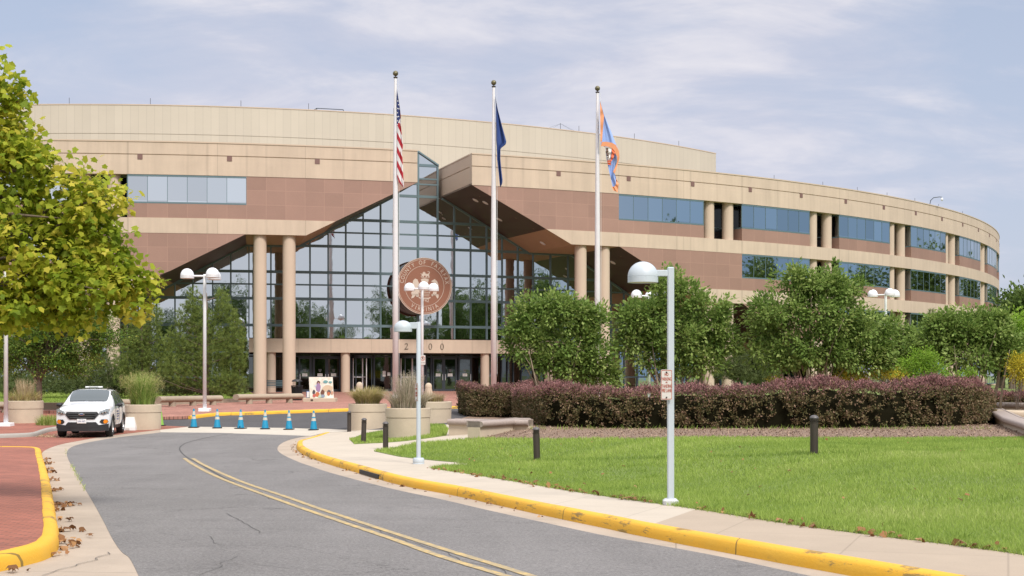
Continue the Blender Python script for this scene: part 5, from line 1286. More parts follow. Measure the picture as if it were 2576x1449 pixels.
pine('soft dark juniper seen between the second and third hedge trees', 1880, 64, [(1860, 915, 50, 38), (1920, 900, 45, 34), (1830, 935, 45, 26), (1900, 945, 70, 22)], 1700, 'juniper_shrub', 'juniper', trunk=False, fn=gs)
pine('upright pine top showing above the small tree at the right', 2350, 62, [(2345, 800, 14, 22), (2350, 830, 32, 28), (2370, 860, 35, 34), (2330, 900, 50, 50)], 800, fn=gs)
# feathery tree behind the left planter
b = P3(97, 945, 60); b.z = gz(b.x, 60, gp); lt = new_empty('locust_tree', b, 'feathery green tree with a straight brown trunk behind the left planter', 'tree')
E_ = px_ells([(50, 850, 85, 60), (150, 850, 85, 60), (225, 860, 65, 50), (260, 815, 60, 38), (110, 905, 90, 38), (190, 915, 60, 34), (290, 850, 38, 30), (20, 900, 60, 45), (150, 790, 90, 40)], 60, .9, o=b)
fo, cl = foliage('crown', E_, 520, 60, .42, .11, RHOMB, M['locust'], lt, up=.9, outer=.8, colorn=.45, flat=.45)
limbs('trunk', ([(0, 0, -.1), (.03, 0, 1.0), (.0, 0, 1.9), (.15, 0, 3.0)], [.15, .13, .12, .07]), cl, .12, M['bark'], lt, 26)
# the yellow-green sycamore that fills the left edge, close to the camera
TY = 19.0; b = Vector((-9.6, TY + .5, gz(-9.6, TY + .5, gl))); st = new_empty('sycamore_tree', b, 'big yellow-green broad-leaved tree leaning in from the left edge', 'tree')
mapleL = [(-10, 160, 42, 42), (50, 232, 42, 30), (10, 250, 70, 34), (-60, 330, 110, 90), (20, 370, 85, 70), (90, 420, 70, 55), (0, 480, 130, 95), (140, 500, 80, 72), (215, 470, 50, 50), (250, 520, 55, 55), (120, 600, 140, 90), (240, 610, 75, 70), (-80, 620, 150, 120), (300, 690, 60, 40), (345, 720, 42, 30), (200, 720, 130, 62), (60, 730, 150, 70), (320, 760, 50, 26), (375, 735, 25, 14), (60, 790, 120, 34), (190, 790, 70, 30), (-60, 780, 110, 60)]
E_ = px_ells(mapleL, TY, 1.0, o=b)
E_ += [(-1.5, .5, 4.0, 2.2, 2.4, 1.9), (-.5, 1.8, 5.0, 2.0, 1.6, 1.6), (.3, -1.0, 3.0, 1.6, 1.4, 1.0), (0, .5, 6.0, 1.8, 1.6, 1.1)]
Ea = E_[:-4]
fo, cl = foliage('crown', Ea, 430, 25, .22, .098, MAPLE, M['maple'], st, up=.75, droop=.35, outer=.55, colorn=.9)
fo2, cl2 = foliage('crown', E_[-4:], 260, 14, .4, .16, MAPLE, M['maple'], st, up=.75, droop=.35, outer=.55, colorn=.8)
limbs('trunk', ([(0, 0, -.1), (.05, 0, 1.2), (.0, .1, 2.4), (.3, 0, 3.6), (.5, .1, 5.0)], [.2, .17, .15, .11, .06]), cl, .16, M['bark'], st, 46, r1=.006, seg=6)
# right background: lime shrub, golden groundcover, far trees
def simple_shrub(name, label, bx, Y, L, ncl, per, cr, ls, m, cat='shrub', tm=RHOMB, up=.5, group=None, flat=1.0, trunk=False, fn=gs):
    b = P3(bx, 945, Y); b.z = gz(b.x, Y, fn); r = new_empty(name, b, label, cat, group)
    fo, cl = foliage('crown' if cat == 'tree' else 'leaves', px_ells(L, Y, .8, o=b), ncl, per, cr, ls, tm, M[m], r, up=up, outer=1.0, colorn=.5, flat=flat)
    mb = MB()
    if trunk:
        mb.tube([(0, 0, -.3), (.1, 0, max(c[2] for c in cl) * .7)], [.28, .1], 7)
    for i in RNG.choice(len(cl), min(10, len(cl)), replace=False): c = Vector(cl[i]); mb.tube([(c.x * .1, c.y * .1, -.05 if not trunk else c.z * .5), tuple(c)], [.012 if not trunk else .08, .006], 4)
    mb.build('stems' if not trunk else 'trunk', M['bark'], r); return r
simple_shrub('lime_shrub', 'bright lime green feathery shrub poking up behind the hedge', 2322, 48.6, [(2320, 915, 42, 32), (2300, 930, 40, 25), (2350, 930, 40, 26), (2320, 893, 20, 22)], 110, 40, .22, .08, 'lime')
simple_shrub('gold_shrub', 'golden yellow shrub cut off by the right edge', 2560, 50, [(2565, 920, 28, 35), (2575, 950, 35, 22)], 60, 40, .22, .08, 'gold')
simple_shrub('golden_ground_shrub', 'low golden yellow shrub running behind the top of the hedge', 2190, 50.5, [(2150, 945, 55, 9), (2230, 941, 55, 9), (2070, 952, 30, 6), (1950, 955, 25, 5)], 130, 40, .15, .06, 'gold')
simple_shrub('lime_sprig', 'bright green sprig growing out of the front of the long hedge', 1640, 44.1, [(1632, 1022, 8, 14), (1640, 1014, 8, 8), (1626, 1008, 6, 8)], 22, 16, .08, .05, 'lime')
simple_shrub('lime_sprig', 'pale green bush sprouting from the right end of the hedge top', 2425, 45.6, [(2420, 945, 18, 12), (2440, 935, 10, 12), (2455, 948, 12, 6)], 34, 16, .10, .07, 'lime')
far = [(2545, 790, 40, 50, 105, 'rounded far tree just right of the curved facade'), (2600, 770, 45, 50, 95, 'tall far tree cut off by the right edge'), (2520, 860, 30, 50, 110, 'low far tree under the end of the facade')]
for i, (px, py, rx, ry, Y, lb) in enumerate(far):
    simple_shrub('background_tree', lb, px, Y, [(px, py, rx, ry * .7), (px + 12, py - ry * .35, rx * .6, ry * .5), (px - 15, py + ry * .5, rx, ry * .5), (px + 15, py + ry, rx, ry * .6)], 160, 40, .9, .34, 'dist', 'tree', group='trees beyond the building', trunk=True)
simple_shrub('background_tree', 'bright green tree in front of the far trees at the right edge', 2570, 70, [(2565, 830, 35, 30), (2580, 860, 40, 35), (2550, 880, 30, 25)], 120, 40, .5, .18, 'lime', 'tree', group='trees beyond the building', trunk=True)
# trees out of frame, mirrored by the glass
rt = new_empty('broadleaf_tree', (0, 0, 0)); E_ = [(0, 0, 8, 4.5, 4.5, 3.2), (1.5, 1, 11, 3.2, 3.2, 2.6), (-2, -1, 10, 3.2, 3.2, 2.4), (2.5, -2, 7, 3, 3, 2.4), (-3, 2, 6.5, 3, 3, 2.4), (0, 0, 4.5, 4, 4, 2)]
fo, cl = foliage('crown', E_, 420, 34, 1.0, .42, RHOMB, M['dist'], rt, up=.5, outer=.8, colorn=.5)
limbs('trunk', ([(0, 0, -.3), (.1, 0, 3), (0, .1, 7)], [.35, .28, .12]), cl, .25, M['bark'], rt, 14)
RT = []
for i in range(15): RT.append((-84 + 12 * i + random.uniform(-2, 2), -38 + random.uniform(-8, 8)))
for i in range(9): RT.append((70 + random.uniform(-4, 12), -25 + 12 * i))
for i in range(6): RT.append((-72 + random.uniform(-8, 4), -20 + 14 * i))
for th_ in (35, 39, 43, 46.5, 50, 53.5, 57, 61, 65):
    a_ = math.radians(th_); fx_, fy_ = CC[0] + R0 * math.sin(a_), CC[1] - R0 * math.cos(a_); d_ = Vector((fx_, fy_)).normalized(); n_ = Vector((math.sin(a_), -math.cos(a_))); r_ = d_ - 2 * d_.dot(n_) * n_
    RT.append((fx_ + r_.x * 42, fy_ + r_.y * 42))
for i, (x, y) in enumerate(RT):
    q = rt if i == 0 else copy_tree(rt); q.location = (x, y, gz(0, max(y, 0)) - .1); q.rotation_euler.z = random.uniform(0, 6.28); s = random.uniform(.85, 1.25); q.scale = (s, s, s * random.uniform(.9, 1.15))
    tag(q, 'leafy green tree across the road, seen mirrored in the building glass', 'tree', 'trees mirrored in the glass')

# ------------------------------------------------------------------ barberry hedges
def hedge(label, front, depth, hfun, n, parent=None):
    """front: list of world points of the front foot, left to right"""
    pts = resample(smooth_line(front, 2), .25); Ls = [0]
    for a_, b_ in zip(pts[:-1], pts[1:]): Ls.append(Ls[-1] + (b_ - a_).length)
    T = Ls[-1]; X = np.array([p.x for p in pts]); Yy = np.array([p.y for p in pts]); Ls = np.array(Ls)
    base = Vector((X[len(X) // 2], Yy[len(X) // 2] + depth / 2, 0)); base.z = gz(base.x, base.y, gs)
    r = new_empty('barberry_hedge', base, label, 'hedge', 'barberry hedges')
    def sect(u, phi, k=1.0):
        # superellipse section, phi 0 = front foot .. pi = back foot; the ends are rounded in plan
        x = np.interp(u * T, Ls, X); y = np.interp(u * T, Ls, Yy); z = gs(x, y); H = hfun(u)
        e = np.minimum(1, np.minimum(u, 1 - u) * T / 2.0); e = np.sqrt(np.clip(1 - (1 - e) ** 2, .0, 1)) * .98 + .02
        c, s = np.cos(phi), np.sin(phi); cy = -np.sign(c) * np.abs(c) ** .45; sz = np.abs(s) ** .5
        bulge = 1 + .07 * np.sin(u * T * 1.7) * np.sin(phi) + .06 * np.sin(u * T * 4.3 + phi * 3) + .04 * np.sin(u * T * 9.1 - phi * 5)
        yy = y + depth / 2 + cy * depth / 2 * e * k * bulge; zz = z + ZC + sz * H * k * (.80 + .20 * e) * (1 + .06 * np.sin(u * T * 1.5 + 1) + .035 * np.sin(u * T * 4.7)); return x, yy, zz
    V = []; F = []; nu, nv = 60, 14
    for i in range(nu + 1):
        for j in range(nv + 1): x, y, z = sect(np.array(i / nu), np.array(PI * j / nv), .78); V.append((float(x) - base.x, float(y) - base.y, float(z) - base.z))
    for i in range(nu):
        for j in range(nv): a_ = i * (nv + 1) + j; F.append((a_, a_ + nv + 1, a_ + nv + 2, a_ + 1))
    mesh('shade_core', V, F, M['inner'], r)  # near-black core coloured as the shade inside the hedge
    # clumps
    nc = n // 26; u = RNG.random(nc); pg = np.linspace(0, PI, 400); _x, py_, pz_ = sect(np.full(400, .5), pg); cdf = np.concatenate([[0], np.cumsum(np.hypot(np.diff(py_), np.diff(pz_)))]); phi = np.interp(RNG.random(nc) * cdf[-1] * .78, cdf, pg)
    keep = (phi < 3.0); u, phi = u[keep], phi[keep]; nc = len(u)
    x, y, z = sect(u, phi, 1.015 - .20 * RNG.random(nc) ** 1.6); C = np.stack([x - base.x, y - base.y, z - base.z], 1)
    hrel = (z - ZC - gs(x, y)) / hfun(u)
    # dark gaps low on the front
    gap = (np.sin(u * T * 3.7 + 1) + np.sin(u * T * 1.9) + RNG.normal(size=nc) * .8 > 1.15 + hrel * 1.5); C = C[~gap]; hrel = hrel[~gap]; phi = phi[~gap]; nc = len(C)
    C = C[hrel > .10]; phi = phi[hrel > .10]; hrel = hrel[hrel > .10]; nc = len(C)
    idx = np.repeat(np.arange(nc), 26); P = C[idx] + RNG.normal(size=(len(idx), 3)) * .055
    od = np.stack([np.zeros(nc), -np.cos(phi), np.sin(phi)], 1)[idx]; A = od * .6 + unit(len(idx)); N = unit(len(idx)) + od * .5
    hr = hrel[idx] + RNG.normal(size=len(idx)) * .10; top_ = hr > .86; cl = RNG.random(nc)[idx]
    rnd = .5 + (RNG.random(len(idx)) - .5) * .8 + (cl - .5) * .5; S = .068 * RNG.uniform(.6, 1.3, len(idx))
    leafmesh('leaves', P[~top_], A[~top_], N[~top_], S[~top_] * 1.15, RHOMB, M['hedge'], r, rnd[~top_])
    At = A[top_]; At[:, 2] += .8; leafmesh('new_leaves', P[top_], At, N[top_], S[top_], RHOMB, M['hedgetop'], r, rnd[top_])
    # upright reddish shoots along the top
    m_ = int(T * 60); uu = RNG.random(m_); ph = RNG.uniform(.9, 2.4, m_); x, y, z = sect(uu, ph, .99); Cs = np.stack([x - base.x, y - base.y, z - base.z], 1)
    idx = np.repeat(np.arange(m_), 5); stp = np.tile(np.arange(5), m_) / 5.0; hgt = RNG.uniform(.05, .22, m_)[idx]; P = Cs[idx] + np.stack([RNG.normal(size=m_)[idx] * .12 * stp, RNG.normal(size=m_)[idx] * .1 * stp, stp * hgt], 1)
    A = unit(len(idx)) * .8; A[:, 2] += .9; leafmesh('shoots', P, A, unit(len(idx)), np.full(len(idx), .05), RHOMB, M['hedgetop'], r, .4 + .6 * RNG.random(len(idx)))
    return r
hb = [tuple(at(px, py, gs)[:2]) for px, py in ((1292, 1052), (1335, 1075), (1500, 1079), (1700, 1080), (1900, 1079), (2100, 1079), (2300, 1077), (2440, 1073), (2512, 1064))]
hedge('long purple-brown barberry hedge running across the right half before the trees', hb, 2.1, lambda u: 1.17 + .25 * np.exp(-((u - .80) / .17) ** 2) + .05 * np.sin(u * 31) + 0 * u, 120000)
ha = [tuple(at(px, py, gs)[:2]) for px, py in ((1150, 1042), (1180, 1050), (1260, 1052), (1400, 1046))]
hedge('shorter rounded barberry hedge behind the left end of the long one', ha, 2.2, lambda u: 1.36 + 0 * u, 52000)
hc = [tuple(p) for p in ((16.9, 47.5), (19, 47.8), (23, 48.5))]
hedge('low dark hedge beyond the stone seats at the right edge', [tuple(P3(px, 945, 56)[:2]) for px in (2500, 2580, 2700)], 1.8, lambda u: 1.15 + 0 * u, 22000)

# ------------------------------------------------------------------ grasses in the planters
def grass_tuft(name, p, h0, n, H, spread, m, parent, plume=None, arch=.6):
    """arching blades: 3 quads each built as narrow strips"""
    ang = RNG.uniform(0, 2 * PI, n); rad = RNG.random(n) ** .5 * spread * .45; ln = H * RNG.uniform(.55, 1.1, n); le = RNG.uniform(.1, 1, n) * arch
    base = np.stack([np.cos(ang) * rad, np.sin(ang) * rad, np.full(n, h0)], 1); dr_ = np.stack([np.cos(ang + RNG.normal(size=n) * .5), np.sin(ang + RNG.normal(size=n) * .5), np.zeros(n)], 1)
    sd_ = np.stack([-dr_[:, 1], dr_[:, 0], np.zeros(n)], 1); K = 5; P = []
    for i in range(K):
        f = i / (K - 1); c = base + dr_ * (ln * le * f ** 2)[:, None]; c[:, 2] += ln * (f - .45 * le * f ** 2.4); w = .011 * (1 - f) + .002; P.append(c - sd_ * w); P.append(c + sd_ * w)
    V = np.stack(P, 1).reshape(-1, 3); me = bpy.data.meshes.new(name); me.vertices.add(len(V)); me.vertices.foreach_set('co', V.ravel().astype(np.float32))
    b_ = np.arange(n)[:, None] * 2 * K; q = np.concatenate([np.stack([b_[:, 0] + 2 * i, b_[:, 0] + 2 * i + 1, b_[:, 0] + 2 * i + 3, b_[:, 0] + 2 * i + 2], 1) for i in range(K - 1)], 0)
    me.loops.add(q.size); me.loops.foreach_set('vertex_index', q.ravel().astype(np.int32)); me.polygons.add(len(q)); me.polygons.foreach_set('loop_start', np.arange(0, q.size, 4, dtype=np.int32)); me.polygons.foreach_set('loop_total', np.full(len(q), 4, np.int32))
    a_ = me.attributes.new('rnd', 'FLOAT', 'POINT'); a_.data.foreach_set('value', np.repeat(RNG.random(n), 2 * K).astype(np.float32)); me.materials.append(m); me.update(calc_edges=True)
    o = bpy.data.objects.new(name, me); COL.objects.link(o); o.parent = parent
    if plume:
        tip = V.reshape(n, 2 * K, 3)[:, -1]; k = n // 3; tip = tip[:k]; idx = np.repeat(np.arange(k), 14); Pp = tip[idx] - dr_[:k][idx] * (RNG.random(len(idx))[:, None] * .08); Pp[:, 2] -= RNG.random(len(idx)) * .2; Pp += RNG.normal(size=Pp.shape) * .02
        A = unit(len(idx)) * .5; A[:, 2] += .6; leafmesh('plumes', Pp, A, unit(len(idx)), np.full(len(idx), .05), NEEDLE[:0] + [(0, .08, 0), (1, 0, 0), (0, -.08, 0)], M[plume], parent)
def planting(name, PL, label, args):
    r, p, h = PL; e = new_empty(name, p, label, 'grass', 'ornamental grasses in the planters')
    for a_ in args: grass_tuft('blades', p, h - .05, a_[0], a_[1], a_[2], M[a_[3]], e, a_[4] if len(a_) > 4 else None, a_[5] if len(a_) > 5 else .6)
planting('ornamental_grass', PLN[0], 'tan feathery grass in the left planter', [(500, .55, 1.3, 'olivegrass', None, .9), (260, .95, .7, 'tangrass', 'tangrass', .35), (500, .35, 1.3, 'tangrass', None, 1.2)])
planting('ornamental_grass', PLN[1], 'tall bright green grass in the planter by the car', [(1100, 1.35, .8, 'greengrass', 'olivegrass', .55), (700, .8, 1.0, 'greengrass', None, .8)])
planting('ornamental_grass', PLN[2], 'rounded yellowish grass mound in the middle planter', [(2200, .72, .95, 'olivegrass', None, .95), (700, .70, .95, 'tangrass', None, 1.0)])
planting('ornamental_grass', PLN[3], 'grey-tan spiky grass in the nearest middle planter', [(900, .75, 1.2, 'greygrass', None, .9), (420, 1.15, .7, 'greygrass', 'greygrass', .35)])
planting('ornamental_grass', PLN[4], 'short tan tuft in the back planter', [(500, .45, .9, 'tangrass', None, .9), (250, .3, .9, 'olivegrass')])
planting('ornamental_grass', PLN[5], 'low olive tuft in the hidden planter', [(400, .4, 1.0, 'olivegrass', None, .9)])
gt = new_empty('grass_clump', at(124, 1077, g), 'tall uncut green grass between the left planter and the car', 'grass')
for dx in (-.12, .12): 
    grass_tuft('blades', None, 0, 420, .55, .8, M['blade'], gt, None, .5); gt.children[-1].location = (dx, 0, 0)

# ------------------------------------------------------------------ lawn blades, litter
def blades(name, poly, dens, H, Wd, m, fn=gs, dz=.012, ymin=0, ymax=1e9, label='mown green grass of the lawn', mask=None, cat='grass'):
    poly = np.array([tuple(p[:2]) for p in poly]); x0, y0 = poly.min(0); x1, y1 = poly.max(0); y0, y1 = max(y0, ymin), min(y1, ymax); n = int((x1 - x0) * (y1 - y0) * dens)
    G = np.stack([RNG.uniform(x0, x1, n), RNG.uniform(y0, y1, n)], 1)
    u = G[:, 0] / G[:, 1]; G = G[(np.abs(u) < .66)]
    G = G[inpoly(G, poly[:, 0], poly[:, 1])]
    if mask is not None: G = G[mask(G)]
    pn = .6 * np.sin(G[:, 0] * .5 + 1.3 * np.sin(G[:, 1] * .31)) * np.sin(G[:, 1] * .42 + 1.1) + .7 * np.sin(G[:, 0] * 1.3 + 2 * np.sin(G[:, 1] * .7)) * np.sin(G[:, 1] * 1.1 + 1.7 * np.sin(G[:, 0] * .9)); n = len(G)
    Z = gs(G[:, 0], G[:, 1]) if fn is gs else fn(G[:, 0], G[:, 1]); C = np.stack([G[:, 0], G[:, 1], Z + ZC + dz], 1)
    A = RNG.normal(size=(n, 3)) * .45; A[:, 2] = 1; N = unit(n); S = H * RNG.uniform(.5, 1.35, n) * (1 + .3 * pn); w = Wd / H / 2
    return leafmesh(name, C, A, N, S, [(0, w, 0), (1, 0, 0), (0, -w, 0)], M[m], None, .42 + .38 * (RNG.random(n) - .5) + .21 * pn + .25 * (RNG.random(n) > .94))
def dipmask(G):     # bare groove across the lawn where the narrow path runs
    yl = np.interp(G[:, 0], [p[0] for p in dipw], [p[1] for p in dipw]); return np.abs(G[:, 1] - yl) > .12
dipw = sorted([tuple(at(px, py, gs)[:2]) for px, py in ((1000, 1160), (1201, 1168), (1350, 1161), (1600, 1156), (1900, 1150), (2200, 1143), (2576, 1132))])
lp = [tuple(p[:2]) for p in lawn_poly]
for i, (ya, yb, de, hh, ww) in enumerate(((8, 17, 3000, .055, .006), (17, 24, 1800, .06, .008), (24, 32, 1000, .065, .011), (32, 44, 650, .07, .016))):
    o = blades('grass', lp, de, hh, ww, 'blade', ymin=ya, ymax=yb, mask=dipmask); tag(o, 'mown green grass covering the lawn', 'grass', kind='stuff')
o = blades('grass', small, 700, .07, .016, 'blade'); tag(o, 'green grass of the small patch around the planters', 'grass', kind='stuff')
# coarse weed tufts in the near lawn and dark-coloured blades as the shadow line of the groove
tc_ = np.array([p for p in np.stack([RNG.uniform(1, 9, 400), RNG.uniform(13, 30, 400)], 1)]); tc_ = tc_[inpoly(tc_, np.array(lp)[:, 0], np.array(lp)[:, 1])][:70]
G = tc_[np.repeat(np.arange(len(tc_)), 60)] + RNG.normal(size=(len(tc_) * 60, 2)) * .09; n = len(G); A = RNG.normal(size=(n, 3)) * .7; A[:, 2] = 1
o = leafmesh('weeds', np.stack([G[:, 0], G[:, 1], gs(G[:, 0], G[:, 1]) + ZC], 1), A, unit(n), .13 * RNG.uniform(.5, 1.2, n), [(0, .05, 0), (1, 0, 0), (0, -.05, 0)], M['blade'], None, .05 + .4 * RNG.random(n)); tag(o, 'coarse darker grass tufts in the near lawn', 'weeds', kind='stuff')
dl = np.array([tuple(p) for p in resample([Vector(q_) for q_ in dipw], .05)]); dl = dl[dl[:, 0] > -1.2]; G = np.repeat(dl, 14, 0) + RNG.normal(size=(len(dl) * 14, 2)) * np.array([.05, .10]); n = len(G); A = RNG.normal(size=(n, 3)) * .5; A[:, 2] = 1
o = leafmesh('grass', np.stack([G[:, 0], G[:, 1], gs(G[:, 0], G[:, 1]) + ZC], 1), A, unit(n), .10 * RNG.uniform(.5, 1.2, n), [(0, .07, 0), (1, 0, 0), (0, -.07, 0)], M['blade'], None, .25 * RNG.random(n)); tag(o, 'dark-coloured grass blades painted as the shadow line across the lawn', 'grass', kind='stuff')
# long tufts along the lawn edges
edge = resample(smooth_line(lawnEw, 1), .12); C = np.array([(p.x, p.y) for p in edge]); idx = np.repeat(np.arange(len(C)), 26); G = C[idx] + RNG.normal(size=(len(idx), 2)) * .05; n = len(G)
A = RNG.normal(size=(n, 3)) * .6; A[:, 2] = 1; A[:, 1] -= .35; o = leafmesh('grass', np.stack([G[:, 0], G[:, 1], gs(G[:, 0], G[:, 1]) + ZC + .005], 1), A, unit(n), .08 * RNG.uniform(.5, 1.3, n), [(0, .05, 0), (1, 0, 0), (0, -.05, 0)], M['blade'], None, .15 + .5 * RNG.random(n)); tag(o, 'longer grass hanging over the walk edge', 'grass', kind='stuff')
lf = [tuple(p) for p in gr] + [(-18, 92), (-60, 92), (-60, 76)]
o = blades('grass', lf, 220, .12, .03, 'blade', fn=gp, dz=.06, ymax=86); tag(o, 'grass strip behind the long benches', 'grass', kind='stuff')
def litter(name, G, size, label, m='dryleaf', fn=gs, dz=.03):
    n = len(G); Z = fn(G[:, 0], G[:, 1]) + ZC + dz; C = np.stack([G[:, 0], G[:, 1], Z], 1); A = RNG.normal(size=(n, 3)); A[:, 2] *= .4; N = RNG.normal(size=(n, 3)) * .5; N[:, 2] += 1
    o = leafmesh(name, C, A, N, size * RNG.uniform(.5, 1.2, n), [(a_, b_, c_ * 3) for a_, b_, c_ in MAPLE], M[m]); tag(o, label, 'fallen leaves', kind='stuff'); return o
LL = []
for (px, py, n, s) in ((425 * .2622, 1069 + 340 * .2622, 14, .09), (117, 1168, 24, .1), (120, 1182, 10, .08), (122, 1190, 12, .07), (127, 1210, 16, .1), (131, 1235, 18, .09), (142, 1272, 26, .11), (160, 1271, 10, .12), (144, 1285, 10, .08), (148, 1312, 6, .08), (152, 1338, 10, .09), (158, 1366, 16, .09), (160, 1380, 12, .08), (140, 1396, 5, .06), (236, 1353, 3, .05), (175, 1272, 4, .06), (50, 1440, 3, .05)):
    p = at(px, py); LL.append(np.array([p.x, p.y]) + RNG.normal(size=(n, 2)) * s * np.array([.9, 1.6]))
litter('fallen_leaves', np.concatenate(LL), .085, 'dry brown leaves caught along the left kerb', fn=g, dz=.03)
e2 = np.array([(p.x, p.y) for p in edge]); e2 = e2[(e2[:, 1] < 34)]; G = e2[RNG.integers(0, len(e2), 150)] + RNG.normal(size=(150, 2)) * .07 + np.array([0, -.06]); 
G = np.concatenate([G, np.array([tuple(at(px, py, gs)[:2]) for px, py in ((1592, 1256), (1597, 1258), (1612, 1259), (1604, 1257), (1600, 1255), (1586, 1258))])]); litter('fallen_leaves', G, .09, 'dry brown leaves along the edge of the lawn', dz=.03)
q = np.array(lp); G = np.stack([RNG.uniform(-2, 12, 900), RNG.uniform(13, 42, 900)], 1); G = G[inpoly(G, q[:, 0], q[:, 1])]; litter('fallen_leaves', G[:90], .055, 'scattered dry leaves on the lawn', dz=.06)
G = np.stack([RNG.uniform(-1.5, 17, 15000), RNG.uniform(33, 46, 15000)], 1); q = np.array([tuple(p[:2]) for p in bed_poly]); G = G[inpoly(G, q[:, 0], q[:, 1])]; o = litter('bark_chips', G, .034, 'bark chips scattered over the mulch bed', dz=.045, m='barkchip'); o['category'] = 'bark chips'
G = np.array([tuple(at(90 + 130 * random.random(), 1092 + 9 * random.random())[:2]) for _ in range(260)]); litter('fallen_leaves', G, .06, 'yellowish leaf litter on the bricks before the car', fn=g, dz=.012, m='tangrass')
G = np.array([tuple(offset_line(kbR_s, .06 + .12 * random.random())[random.randrange(8, 50)]) for _ in range(70)]); litter('fallen_leaves', G, .06, 'few dry leaves in the right-hand gutter', fn=g, dz=.01)
# weeds at the left asphalt edge
G = np.array([tuple(at(px + random.gauss(0, 2), py + random.gauss(0, 4))[:2]) for px, py in ((166, 1136), (180, 1172), (186, 1182), (190, 1192), (196, 1202), (203, 1212), (212, 1228)) for _ in range(40)]); n = len(G)
A = RNG.normal(size=(n, 3)) * .7; A[:, 2] = 1; o = leafmesh('weeds', np.stack([G[:, 0], G[:, 1], g(G[:, 0], G[:, 1]) + ZC], 1), A, unit(n), .05 * RNG.uniform(.5, 1.3, n), [(0, .08, 0), (1, 0, 0), (0, -.08, 0)], M['blade'], None, .4 + .6 * RNG.random(n)); tag(o, 'weeds growing in the joint beside the asphalt', 'weeds', kind='stuff')
p = [tuple(at(px, 1081, gs)[:2]) for px in np.linspace(1310, 2480, 60)]; G = np.repeat(np.array(p), 12, 0) + RNG.normal(size=(720, 2)) * .2; n = len(G); A = RNG.normal(size=(n, 3)) * .6; A[:, 2] = 1
o = leafmesh('weeds', np.stack([G[:, 0], G[:, 1], gs(G[:, 0], G[:, 1]) + ZC], 1), A, unit(n), .16 * RNG.uniform(.4, 1.3, n), [(0, .06, 0), (1, 0, 0), (0, -.06, 0)], M['blade'], None, .0 + .6 * RNG.random(n)); tag(o, 'weedy grass at the foot of the long hedge', 'weeds', kind='stuff')

# ------------------------------------------------------------------ stone seats, benches and walls
def log_bench(p0, p1, legs, label, fn=gp):
    """half-round concrete bench; p0,p1 pixels of the two front leg feet line ends"""
    a, b = at(*p0, fn), at(*p1, fn); d = (b - a); L = Vector((d.x, d.y, 0)).length; yaw = math.atan2(d.y, d.x)
    r = new_empty('long_bench', a, label, 'bench', 'long half-round concrete benches'); r.rotation_euler.z = yaw; h = .50; R_ = .235
    prof = [(R_ * math.cos(q * PI / 14), h - .15 + .15 * math.sin(q * PI / 14)) for q in range(-6, 21)]
    mb = MB(); mb.loft([[(x, y + R_ * .6, z) for y, z in prof] for x in (0, .012, L - .012, L)]); mb.build('bench_beam', M['bench'], r, angle=40)
    for f in legs: mb = MB(); mb.lathe([(.19, -.05), (.17, .05), (.165, h - .26)], 18, (L * f, R_ * .6, 0)); mb.build('leg', M['bench'], r, angle=50)
    return r
log_bench((403, 1024), (559, 1018), (.22, .55, .88), 'long half-round concrete bench left of the left globe lamp')
log_bench((598, 1017), (761, 1012.5), (.20, .50, .82), 'long half-round concrete bench below the portal columns, beside the black bin')
log_bench((178, 1034), (330, 1027), (.2, .8), 'long half-round concrete bench behind the white car')
log_bench((-60, 1040), (24, 1037), (.3, .9), 'long half-round concrete bench cut off by the left edge')
def lowwall(name, pts, h, w, m, label, cat='wall', fn=gp, cope=None, copem=None, gr=None):
    pts = [Vector(p[:2]) for p in pts]; pts = resample(pts, .8); z0 = gz(pts[0].x, pts[0].y, fn); r = new_empty(name, (pts[0].x, pts[0].y, z0), label, cat, gr)
    def sweep(off0, off1, za, zb, round_=False):
        A_ = offset_line(pts, off0); B_ = offset_line(pts, off1); L = []
        for p, q in zip(A_, B_):
            if not round_: sec = [(0, za), (0, zb), (1, zb), (1, za)]
            else:
                sec = [(0.5 - .5 * math.cos(t_), 0) for t_ in ()]; n = 6; sec = [(0 + .16 * (1 - math.cos(-PI / 2 + PI * i / n)), (za + zb) / 2 + (zb - za) / 2 * math.sin(-PI / 2 + PI * i / n)) for i in range(n + 1)]; sec += [(.86, zb), (.86, zb + .012), (1, zb + .012), (1, za)]
            L.append([(p.x + (q.x - p.x) * s - r.location.x, p.y + (q.y - p.y) * s - r.location.y, z) for s, z in sec])
        mb = MB(); mb.loft(L); return mb
    sweep(0, -w, -.5, h).build('wall_face', m, r)
    if cope: sweep(cope, -w - .04, h - .17, h + .005, True).build('coping', copem, r, angle=40)
    return r
WCOP = dict(cope=.11, copem=M['granite'])
lowwall('seat_wall', W_([(1129, 1096), (1206, 1090.5), (1330, 1082)], gs), .50, .40, M['stone'], 'pink granite topped seat wall pointing at the planters, the farther one', fn=gs, gr='granite-topped seat walls', **WCOP)
lowwall('seat_wall', W_([(1207, 1104.5), (1290, 1084.5), (1330, 1075)], gs), .50, .40, M['stone'], 'pink granite topped seat wall nearer, running under the left end of the hedge', fn=gs, gr='granite-topped seat walls', **WCOP)
lowwall('seat_wall', W_([(2490, 1062), (2530, 1078), (2580, 1096), (2660, 1130)], gs), .50, .40, M['stone'], 'pink granite topped seat wall at the right edge, the lower and nearer', fn=gs, gr='granite-topped seat walls', **WCOP)
p = [tuple(P3(px, 945, y)[:2]) for px, y in ((2480, 51), (2530, 51), (2600, 50), (2700, 49))]
lowwall('seat_wall', p, .72, .40, M['stone'], 'pink granite topped seat wall at the right edge, the upper one behind', fn=gs, gr='granite-topped seat walls', **WCOP)
